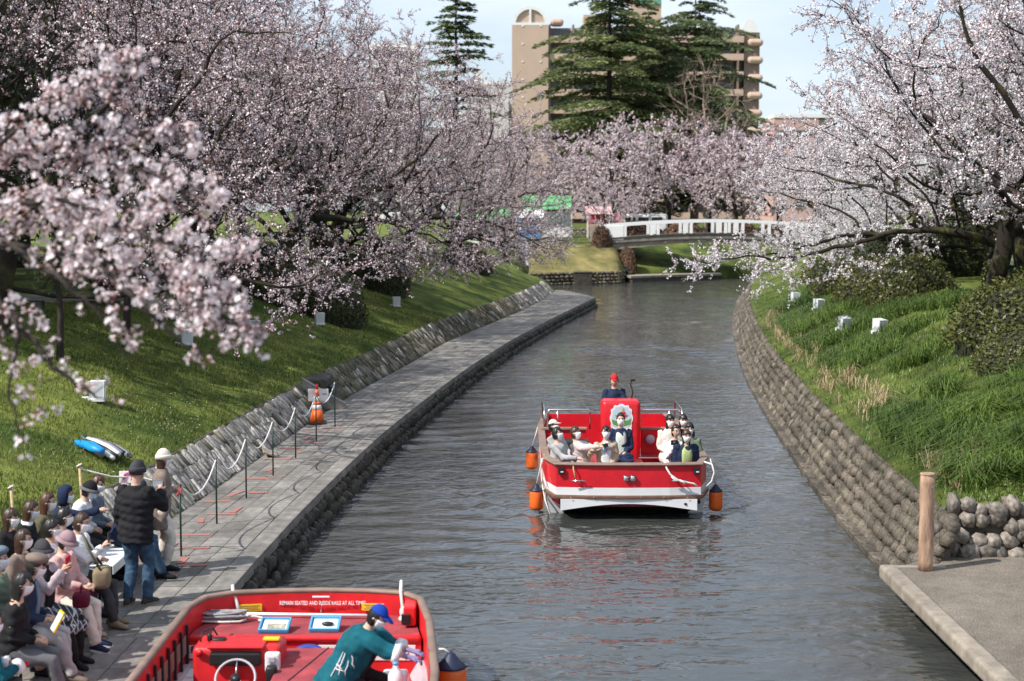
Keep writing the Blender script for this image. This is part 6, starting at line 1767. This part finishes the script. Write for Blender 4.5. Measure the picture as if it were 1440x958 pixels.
# back row
BK = -5.78
rows_ = [(-5.62, 20.6, 'seated woman with short auburn hair and grey jacket at the far end, back row', dict(hair='auburn', hairstyle='short', top=bluegr, head=(-.25, .25), bottom=blackc)),
         (-5.72, 20.25, 'seated person in black hat with grey brim leaning forward, back row', dict(hat='bucket', hatm=blackc, brim=greyc, hair='black', hairstyle='short', top=whitec, head=(-.1, .3), lean=.25)),
         (-5.80, 19.75, 'person in navy hooded jacket pointing ahead with one arm, back row', dict(hood=navyc, top=navyc, head=(.0, .1), rh=(.10, .54, 1.02), hair='black', hem=.14, puff=0)),
         (-5.88, 19.25, 'seated woman with long auburn hair and olive coat in the back row', dict(hair='auburn', hairstyle='long', top=olive, head=(.1, .1), hem=.14)),
         (-5.95, 18.75, 'seated woman with brown bob, black coat and white collar in the back row', dict(hair='brown', hairstyle='bob', top=blackc, collar=whitec, head=(.05, .2), hem=.14)),
         (-6.02, 18.25, 'seated brown haired person in black at the left frame edge of the back row', dict(hair='brown', hairstyle='bob', top=blackc, head=(0, .1), hem=.14))]
for x, y, l, kw in rows_:
    person(x, y, W, E90 + random.uniform(-.12, .05), l, H=1.58, seat=.45, lean=kw.pop('lean', .12), group=G_A, **kw)
for x, y, l, kw in [(-6.3, 17.6, 'dark haired person in charcoal at the left edge, behind the front row', dict(hair='black', hairstyle='bob', top=dgrey)), (-6.15, 17.0, 'grey haired person in navy at the left edge, behind the beret', dict(hair='grey', hairstyle='short', top=navyc)), (-5.55, 17.1, 'person in a brown coat squeezed behind the grey bucket hat', dict(hair='brown', hairstyle='bob', top=taupe)), (-5.5, 15.3, 'brown haired person in black squeezed behind the shiny puffer jacket', dict(hair='brown', hairstyle='short', top=blackc)), (-5.45, 18.35, 'dark haired person in olive between the two rows', dict(hair='black', hairstyle='short', top=khaki))]:
    person(x, y, W, E90 + random.uniform(-.2, .2), l, H=1.56, seat=.45, lean=random.uniform(.02, .25), head=(random.uniform(-.3, .3), random.uniform(0, .3)), group=G_A, hem=.14, **kw)
# front row
FX = -5.12
p1 = person(-5.08, 17.95, W, E90 - .15, 'seated masked woman with brown hair and white shirt holding a phone, front row', H=1.60, seat=.45, lean=.06, head=(.0, .2), rh=(.06, .36, .95), lh=(-.02, .30, .78), top=whitec, collar=whitec, hair='brown', hairstyle='short', bottom=dgrey, shoe=khaki, group=G_A)
person(-5.28, 17.55, W, E90, 'seated dark haired person mostly hidden behind the woman in the mauve hat', H=1.60, seat=.45, lean=.05, top=lilac, hair='black', hairstyle='short', bottom=plum, skirt=(plum, .8), shoe=beige, sole=khaki, group=G_A)
p3 = person(-5.02, 17.05, W, E90 - .25, 'seated woman in mauve brimmed hat and pink jacket, front row', H=1.58, seat=.45, lean=.10, head=(-.1, .35), lh=(-.08, .30, .70), rh=(.06, .32, .70), top=pinkc, hem=.14, hair='black', hairstyle='short', hat='bucket', hatm=mauve, bottom=cream, shoe=navyc, sole=whitec, group=G_A)
p4 = person(-5.05, 16.45, W, E90 - .35, 'seated woman in grey bucket hat and plaid skirt filming with a red phone', H=1.60, seat=.45, lean=.05, head=(-.35, .05), lh=(-.06, .30, 1.0), rh=(.05, .33, 1.02), top=lilac, hem=.08, open_front=blackc, hair='brown', hairstyle='bob', hat='bucket', hatm=dgrey, bottom=blackc, skirt=(plaidm, .25), shoe=blackc, group=G_A)
p5 = person(-5.02, 15.75, W, E90 + .1, 'seated person in taupe beret, dark coat and grey trousers, front row', H=1.60, seat=.45, lean=.16, head=(.1, .35), top=navyc, hem=.14, open_front=bluegr, hair='black', hairstyle='short', hat='beret', hatm=taupe, bottom=lightgrey, shoe=taupe, group=G_A)
person(-5.38, 16.0, W, E90, 'seated person in blue grey cap just behind the taupe beret', H=1.60, seat=.45, lean=.05, top=sage, hair='grey', hairstyle='short', hat='beret', hatm=bluegr, bottom=beige, group=G_A)
p6 = person(-4.88, 14.95, W, E90 + .15, 'seated person in shiny black puffer jacket near the lower left corner', H=1.60, seat=.45, lean=.14, head=(.0, .2), top=blackc, puff=.013, hem=.12, hair='black', hairstyle='bob', bottom=greyc, shoe=lightgrey, group=G_A)
p7 = person(-4.98, 14.0, W, -.9, 'attendant in teal festival coat with white stripes and red gloves, lower left corner', H=1.62, seat=.30, lean=.35, head=(-.1, .2), rh=(.12, .42, .62), lh=(-.10, .40, .60), top=teal, hem=.14, cuff=whitec, glove=redc, hair='black', hairstyle='short', bottom=dgrey, group=G_A, fat=1.15)
# crewman bending over the gunwale of the moored boat
cw = person(-1.50, 15.10, .24, -1.70, 'boatman in teal festival coat and royal blue cap bending over the moored boat’s side', H=1.62, pelvis=(0, -.16, .52), lean=.52, head=(-.25, .5), lh=(-.98, 15.10, .97), rh=(-.98, 14.86, .97), world=True,
            feet=[(-.16, .02, .075), (.14, -.12, .075)], top=teal, hem=.34, sleeve=.45, cuff=whitec, bottom=blackc, shoe=blackc, hair='black', hairstyle='short', hat='cap', hatm=capblue, glove=purple, open_front=blackc, fat=1.42)
# passengers
G_B = 'passengers of the tour boat'
bx, by, bz0 = 2.0, 26.5, .26
PB = dict(H=1.58, seat=.36, group=G_B)
def on(x, y, head_, label, **kw):
    d = dict(PB); d.update(kw); return person(bx + x, by + y, bz0, head_, label, **d)
on(-1.12, 1.75, PI + .9, 'passenger in cream cap leaning back and looking up, left side of the boat', lean=-.28, head=(.1, -.25), top=lightgrey, hat='cap', hatm=cream, hairstyle='short', bottom=dgrey)
on(-1.14, .75, PI + 1.1, 'passenger with black hair and pale grey jumper at the left bow corner', lean=-.15, head=(.1, -.15), top=lightgrey, hairstyle='short', bottom=dgrey, rh=(.10, .36, .72))
pc = on(-.72, .95, PI + 1.0, 'passenger in pale pink jumper with a raised camera, left side of the boat', lean=-.35, head=(.0, -.2), rh=(.0, .34, .88), lh=(-.10, .34, .86), top=cloth('palepink', (.62, .50, .47)), hairstyle='short', hair='brown', bottom=cream)
pv = on(-.34, .95, PI, 'woman in beige trench coat waving one hand, in the middle of the boat', lean=.02, head=(.05, -.05), rh=(.27, .22, .80), top=beige, open_front=whitec, hairstyle='short', bottom=dgrey, hem=.14)
on(.02, 2.35, PI, 'woman in navy blazer seated upright against the red console', H=1.66, lean=-.02, head=(0, -.06), top=navyc, open_front=cloth('mint', (.55, .60, .53)), hairstyle='crop', hair='black', bottom=navyc, skirt=(navyc, .6))
on(.92, 2.35, PI + .15, 'woman in cream coat at the back of the right side of the boat', H=1.62, lean=0, head=(.25, .05), top=cream, hairstyle='bob', bottom=cream, hem=.16, skirt=(cream, .3))
on(1.20, 2.55, PI, 'woman with long black hair behind the cream coat, right side of boat', lean=0, head=(.1, .1), top=navyc, hairstyle='long', bottom=dgrey)
on(1.20, 1.45, PI - .2, 'masked passenger in dark and sage jacket by the right gunwale', lean=.05, head=(.15, .12), top=sage, collar=navyc, hairstyle='short', bottom=dgrey)
pcam = on(.90, 1.15, PI + .1, 'man in white and navy varsity jacket holding a black camera to his face', lean=.05, head=(.3, .08), rh=(.05, .20, .86), lh=(-.07, .20, .84), top=whitec, open_front=navyc, hairstyle='short', bottom=navyc, mask=False)
on(1.03, .62, PI + .1, 'passenger with dark fringe, navy jacket and yellow green shirt at the right bow corner', lean=.12, head=(.05, .1), top=navyc, open_front=greenc, hairstyle='bob', hair='brown', bottom=dgrey)
person(bx + .05, by + 4.75, .30, PI, 'boat driver in red cap and navy pullover standing behind the red console', H=1.66, lean=.06, head=(.0, .05), lh=(-.2, .36, .98), rh=(.2, .36, .98), top=navyc, hat='cap', hatm=redc, hair='black', hairstyle='crop', mask=False, group=G_B)
# far strollers
person(14.75, 47.6, gz(14.75, 47.6), .3, 'stroller in black top and white trousers among the trees on the right bank', H=1.68, top=blackc, bottom=whitec, hem=.08, mask=False)
person(15.55, 48.6, gz(15.55, 48.6), .1, 'stroller in green grey coat with a white bag beside the one in white trousers', H=1.60, top=sage, bottom=dkgreen, hem=.25, mask=False, hairstyle='bob')
bpy.data.scenes.remove(TMP)

# things that are held
def held(name, p, size, mat, rz, label, cat, rot=(0, 0, 0), screen=None):
    t = empty(name, tuple(p), rz, label, cat)
    q = MB(); q.rbox((0, 0, 0), size, .006, rot); b_ = q.build('body', mat, t)
    if screen:
        q = MB(); q.box((0, -size[1] / 2 - .001, 0), (size[0] * .88, .002, size[2] * .92), rot); q.build('screen', screen, b_)
    return t
glow = M('phone_screen', (.25, .3, .36), .1, .1)
held('phone', pm['hands'][1] + Vector((-.035, .02, .03)), (.16, .012, .08), black, -.3, 'phone held up by the man in black', 'phone', screen=glow)
held('phone', p1['hands'][1] + Vector((.02, .01, .05)), (.075, .012, .15), black, E90, 'dark phone held by the seated woman in white', 'phone', (0, 0, 0), glow)
held('phone', p4['hands'][1] + Vector((.0, .06, .03)), (.16, .016, .12), redc, E90, 'phone in a red case held by the woman in the plaid skirt', 'phone')
cmr = held('camera', pcam['hands'][1] + Vector((-.03, -.03, .02)), (.13, .06, .085), black, 0, 'black camera held by the man in the varsity jacket', 'camera')
q = MB(); q.tube([(0, -.03, 0), (0, -.10, 0)], [.034, .036], 12); q.build('lens', black, cmr, True)
cm2 = held('camera', pc['hands'][1] + Vector((.03, 0, .02)), (.11, .05, .075), black, 1.0, 'small camera raised by the passenger in pale pink', 'camera')
q = MB(); q.tube([(0, .02, 0), (0, .06, 0)], [.028, .028], 12); q.build('lens', darkst, cm2, True)
q = MB(); q.tube([(.05 * math.cos(t), 0, -.06 + .05 * math.sin(t)) for t in np.linspace(0, 2 * PI, 15)], .009, 6, cap=False); q.build('wrist_strap', bluet, cm2, True)
bag = empty('handbag', (-4.72, 17.72, W + .62), .2, 'beige and olive shoulder bag on the lap of the woman in white', 'bag')
q = MB(); q.rbox((0, 0, 0), (.20, .34, .24), .06, seg=3); q.build('pouch', khaki, bag, True)
q = MB(); q.tube([(0, -.14, .1), (-.14, -.08, .35), (-.2, .0, .5), (-.14, .08, .35), (0, .14, .1)], .014, 6); q.build('strap', olive, bag, True)
bag = empty('handbag', (-4.70, 16.78, W + .60), .2, 'dark red handbag on the lap of the woman in the mauve hat', 'bag')
q = MB(); q.rbox((0, 0, 0), (.18, .26, .16), .04, seg=3); q.build('pouch', cloth('wine', (.12, .012, .03)), bag, True)
q = MB(); q.tube([(0, -.08, .07), (0, -.05, .14), (0, .05, .14), (0, .08, .07)], .01, 6); q.build('handle', cloth('wine', (.12, .012, .03)), bag, True)
bag = empty('carrier_bag', (-5.52, 19.55, W + .62), .2, 'bright blue bag on the lap of the pointing person in navy', 'bag')
q = MB(); q.rbox((0, 0, 0), (.22, .36, .28), .05, seg=3); q.build('pouch', bluetarp, bag, True)
q = MB(); q.tube([(0, -.1, .12), (0, -.06, .22), (0, .06, .22), (0, .1, .12)], .012, 6); q.build('handle', bluetarp, bag, True)
pamph = empty('pamphlet', (-4.62, 15.62, W + .66), .5, 'yellow pamphlet in the lap of the person in the taupe beret', 'pamphlet')
q = MB(); q.rbox((0, 0, 0), (.02, .17, .22), .003, (0, .5, 0)); q.build('leaflet', yellow, pamph)
q = MB(); q.rbox((-.006, 0, .0), (.02, .15, .20), .003, (0, .56, 0)); q.build('page', paper, pamph)

# benches under them
def bench(x, y, L_, rz, label, sheet=None):
    t = empty('bench', (x, y, W), rz, label, 'bench', 'benches on the walkway')
    q = MB(); q.rbox((0, 0, .425), (.34, L_, .04), .008); q.build('seat', whitep if sheet else coping, t)
    for sx in (-.12, .12):
        for sy in (-.5, .5):
            q = MB(); q.tube([(sx, sy * (L_ - .2), 0), (sx, sy * (L_ - .2), .41)], .016, 8); q.build('leg', darkst, t, True)
    if sheet:
        q = MB(); q.rbox((0, 0, .453), (.40, L_ + .03, .012), .004); q.build('sheet', white, t)
        q = MB(); q.rbox((.2, 0, .40), (.012, L_ + .03, .11), .004); q.build('sheet_fold', white, t)
for y, l, sh in ((14.65, 'folding bench nearest the camera under the front row', None), (16.4, 'folding bench in the middle of the front row', None), (18.05, 'folding bench under the woman in the white shirt', None)):
    bench(-5.15, y, 1.65, 0, l, sh)
bench(-5.12, 19.75, 1.5, 0, 'bench covered with a white sheet, end of the front row', True)
for y, l in ((18.6, 'back row folding bench nearest the camera'), (20.2, 'back row folding bench at the far end')):
    bench(-5.9 + (y - 18.6) * .09, y, 1.55, -.08, l)
# rope posts and the little sign behind the back row
for x, y, l in ((-6.35, 19.6, 'pale tan rope post at the left edge behind the back row'), (-5.95, 21.3, 'tan rope post tied with white cord behind the navy hood')):
    t = empty('rope_post', (x, y, W + .15), 0, l, 'post')
    q = MB(); q.tube([(0, 0, 0), (.03, 0, .6), (.0, 0, 1.2)], [.02, .022, .02], 8); q.build('stake', ropet, t, True)
    q = MB(); q.tube([(.03 * math.cos(a_), .03 * math.sin(a_), 1.12 + .01 * i) for i, a_ in enumerate(np.linspace(0, 6 * PI, 25)[:9])], .014, 6); q.build('cord', rope, t, True)
t = empty('barrier_rope', (0, 0, 0), 0, 'white rope behind the back row holding a small sign', 'rope')
q = MB(); q.tube([(-5.95, 21.3, W + 1.28), (-5.6, 21.6, W + 1.12), (-5.2, 21.75, W + 1.08), (-4.63, 21.57, W + .97)], .014, 6); q.build('span', rope, t, True)
sgn = empty('rope_sign', (-5.38, 21.68, W + 1.10), .05, 'small white sign with a pink red ring hanging on the rope', 'sign')
q = MB(); q.rbox((0, 0, 0), (.24, .012, .17), .004); q.build('panel', paper, sgn)
q = MB(); q.tube([(.055 * math.cos(a_), -.009, -.005 + .06 * math.sin(a_)) for a_ in np.linspace(-.6, PI + .9, 17)], .014, 6); q.build('red_ring', pinkt, sgn)
rb = empty('red_bag', (-5.05, 20.95, W), 0, 'two red bundles on the paving behind the navy anorak', 'bag')
q = MB(); q.ell((0, 0, .42), (.13, .13, .14), 12, 8); q.ell((.12, -.05, .22), (.14, .13, .2), 12, 8); q.build('bundle', redc, rb, True)
# brushed white strokes on the back of the crewman's coat
jk = [c for c in cw['t'].children if c.name.startswith('jacket')][0]
inv = (Matrix.Translation(cw['t'].location) @ Euler(cw['t'].rotation_euler).to_matrix().to_4x4()).inverted()
for a, b_ in [((-1.74, 14.6, 1.02), (-1.80, 14.6, .80)), ((-1.68, 14.6, 1.0), (-1.70, 14.6, .80)), ((-1.80, 14.6, .98), (-1.66, 14.6, .88)), ((-1.62, 14.6, .95), (-1.60, 14.6, .78)), ((-1.56, 14.6, .98), (-1.52, 14.6, .82)), ((-1.78, 14.6, .92), (-1.62, 14.6, .83))]:
    pts = []
    for f_ in np.linspace(0, 1, 6):
        ok_, p_, n_, _ = jk.closest_point_on_mesh(inv @ (Vector(a).lerp(Vector(b_), f_) + Vector((0, .18, 0))))
        pts.append(p_ + n_ * .002)
    if (pts[0] - pts[-1]).length > .05:
        q = MB(); q.tube(pts, [.003, .006, .007, .006, .005, .002], 5); q.build('white_stroke', whitec, cw['t'], True)
# ------------------------------------------------------------------ foreground blossom spray, close to the camera
rng = np.random.default_rng(91)
petaln = M('petal_near', (.90, .84, .85), .6, .06, 30, isl=.1, trans=.3, spec=.2)
petaln2 = M('petal_near_rose', (.84, .68, .69), .6, .1, 30, isl=.15, trans=.3, spec=.2)
budn = M('calyx_rose', (.34, .16, .13), .6, .2, 30, isl=.2, trans=.1)
def nearpt(x, y, d):
    a, b_ = (x - 720) / 2200, -(y - 479) / 2200
    return Vector((a, math.cos(PITCH) + b_ * math.sin(PITCH), -math.sin(PITCH) + b_ * math.cos(PITCH))) * d + Vector((0, 0, CAM_H))
nt_ = empty('cherry_tree', (-7.3, 9.7, .3), 0, 'cherry tree beside the camera, its out of focus flowering branches entering at the left', 'cherry tree', 'blossoming cherry trees along the canal')
off = Vector((7.3, -9.7, -.3))
limbs = [  # pixel paths in the photograph, with distance in metres
    [(-330, 330, 6.6), (-160, 270, 6.5), (0, 230, 6.4), (90, 205, 6.3), (180, 190, 6.3), (262, 192, 6.2)],
    [(-330, 330, 6.6), (-150, 330, 6.3), (-20, 320, 6.1), (80, 300, 6.0), (190, 290, 6.0), (290, 272, 5.9)],
    [(-330, 330, 6.6), (-120, 350, 6.1), (20, 345, 5.9), (130, 365, 5.8), (230, 390, 5.8), (300, 430, 5.7), (345, 475, 5.7)],
    [(-120, 350, 6.1), (-10, 290, 5.9), (90, 280, 5.8), (160, 320, 5.8), (240, 345, 5.7), (320, 380, 5.7)],
    [(-150, 330, 6.3), (-40, 240, 6.2), (60, 150, 6.2), (130, 110, 6.2), (190, 85, 6.2)],
    [(-120, 350, 6.1), (-20, 400, 5.8), (30, 460, 5.7), (10, 540, 5.7), (30, 610, 5.7)],
    [(20, 345, 5.9), (90, 400, 5.7), (140, 440, 5.7), (175, 500, 5.7)],
    [(130, 365, 5.8), (190, 420, 5.6), (240, 470, 5.6), (285, 500, 5.6)],
    [(-160, 270, 6.5), (-40, 200, 6.4), (40, 205, 6.4), (130, 235, 6.3), (240, 245, 6.2)],
    [(-20, 400, 5.8), (60, 500, 5.7), (110, 540, 5.7), (160, 575, 5.7)]]
wd = MB()
wd.tube([Vector((0, 0, -.1)), Vector((.1, .1, 1.5)), Vector((.5, .1, 3.2)), nearpt(-330, 330, 9.9) + off], [.26, .22, .16, .05], 10, 0, cap=False)
Cc = []
for li, L_ in enumerate(limbs):
    P_ = [nearpt(p[0], p[1], p[2] * 1.5) + off for p in L_]
    sm = []
    for i in range(len(P_) - 1):
        for t in np.linspace(0, 1, 6, endpoint=False): sm.append(P_[i].lerp(P_[i + 1], t) + Vector(rng.normal(0, .008, 3)))
    sm.append(P_[-1])
    wd.tube(sm, list(np.linspace(.020, .004, len(sm))), 6, 0, cap=False)
    for i, p in enumerate(sm):
        f = i / len(sm)
        if L_[0][0] + (L_[-1][0] - L_[0][0]) * f < -70: continue
        nn = 5 if li < 5 or li == 8 else (1 if rng.random() < .8 else 0)
        for _ in range(nn):
            d = Vector(rng.normal(0, 1, 3) * np.array([1, .8, .8])) + Vector((.4, 0, -.1)); d.normalize()
            e = p + d * rng.uniform(.06, .24)
            wd.tube([p, e], [.004, .002], 4, 1, cap=False)
            for _ in range(rng.integers(1, 4)):
                Cc.append(np.array(p.lerp(e, rng.uniform(.55, 1.0))) + rng.normal(0, .018, 3))
link('branches', wd.mesh('branches', [bark, twigm], True), nt_)
# five-petalled flowers in clusters with rosy calyces
Vv = []; Ff = []; Mm = []; k0 = 0
for c in Cc:
    openness = rng.random()
    for _ in range(rng.integers(3, 6)):
        n_ = Vector(rng.normal(0, 1, 3)); n_.normalize()
        x_, y_, _ = frame(n_)
        o = Vector(c) + n_ * rng.uniform(.015, .035)
        if openness < .28:
            R_ = rng.uniform(.008, .011); pm_ = 1
            stt = [(o, .003), (o + n_ * .01, R_), (o + n_ * .022, R_ * .8), (o + n_ * .03, .001)]
            for pz, r_ in stt:
                for j in range(5): Vv.append(pz + x_ * (r_ * math.cos(j * 2 * PI / 5)) + y_ * (r_ * math.sin(j * 2 * PI / 5)))
            for i in range(3):
                for j in range(5): Ff.append((k0 + i * 5 + j, k0 + i * 5 + (j + 1) % 5, k0 + (i + 1) * 5 + (j + 1) % 5, k0 + (i + 1) * 5 + j)); Mm.append(2 if i == 0 else 1)
            k0 += 20
        else:
            s_ = rng.uniform(.014, .019); cup = rng.uniform(.15, .8)
            for j in range(5):
                a = 2 * PI * j / 5 + rng.uniform(-.1, .1); rd = x_ * math.cos(a) + y_ * math.sin(a); td = n_.cross(rd)
                Vv += [o, o + (rd + n_ * cup * .6) * s_ * .6 - td * s_ * .50, o + (rd + n_ * cup) * s_ * 1.12, o + (rd + n_ * cup * .6) * s_ * .6 + td * s_ * .50]
                Ff.append((k0, k0 + 1, k0 + 2, k0 + 3)); Mm.append(0 if rng.random() > .28 else 1); k0 += 4
        # calyx
        Vv += [o - n_ * .014 + x_ * .003, o - n_ * .014 - x_ * .003, o + y_ * .004, o + x_ * .004]
        Ff.append((k0, k0 + 1, k0 + 2, k0 + 3)); Mm.append(2); k0 += 4
link('blossom_crown', arr_mesh('blossom_crown', np.array([tuple(v) for v in Vv]), Ff, [petaln, petaln2, budn], Mm), nt_)
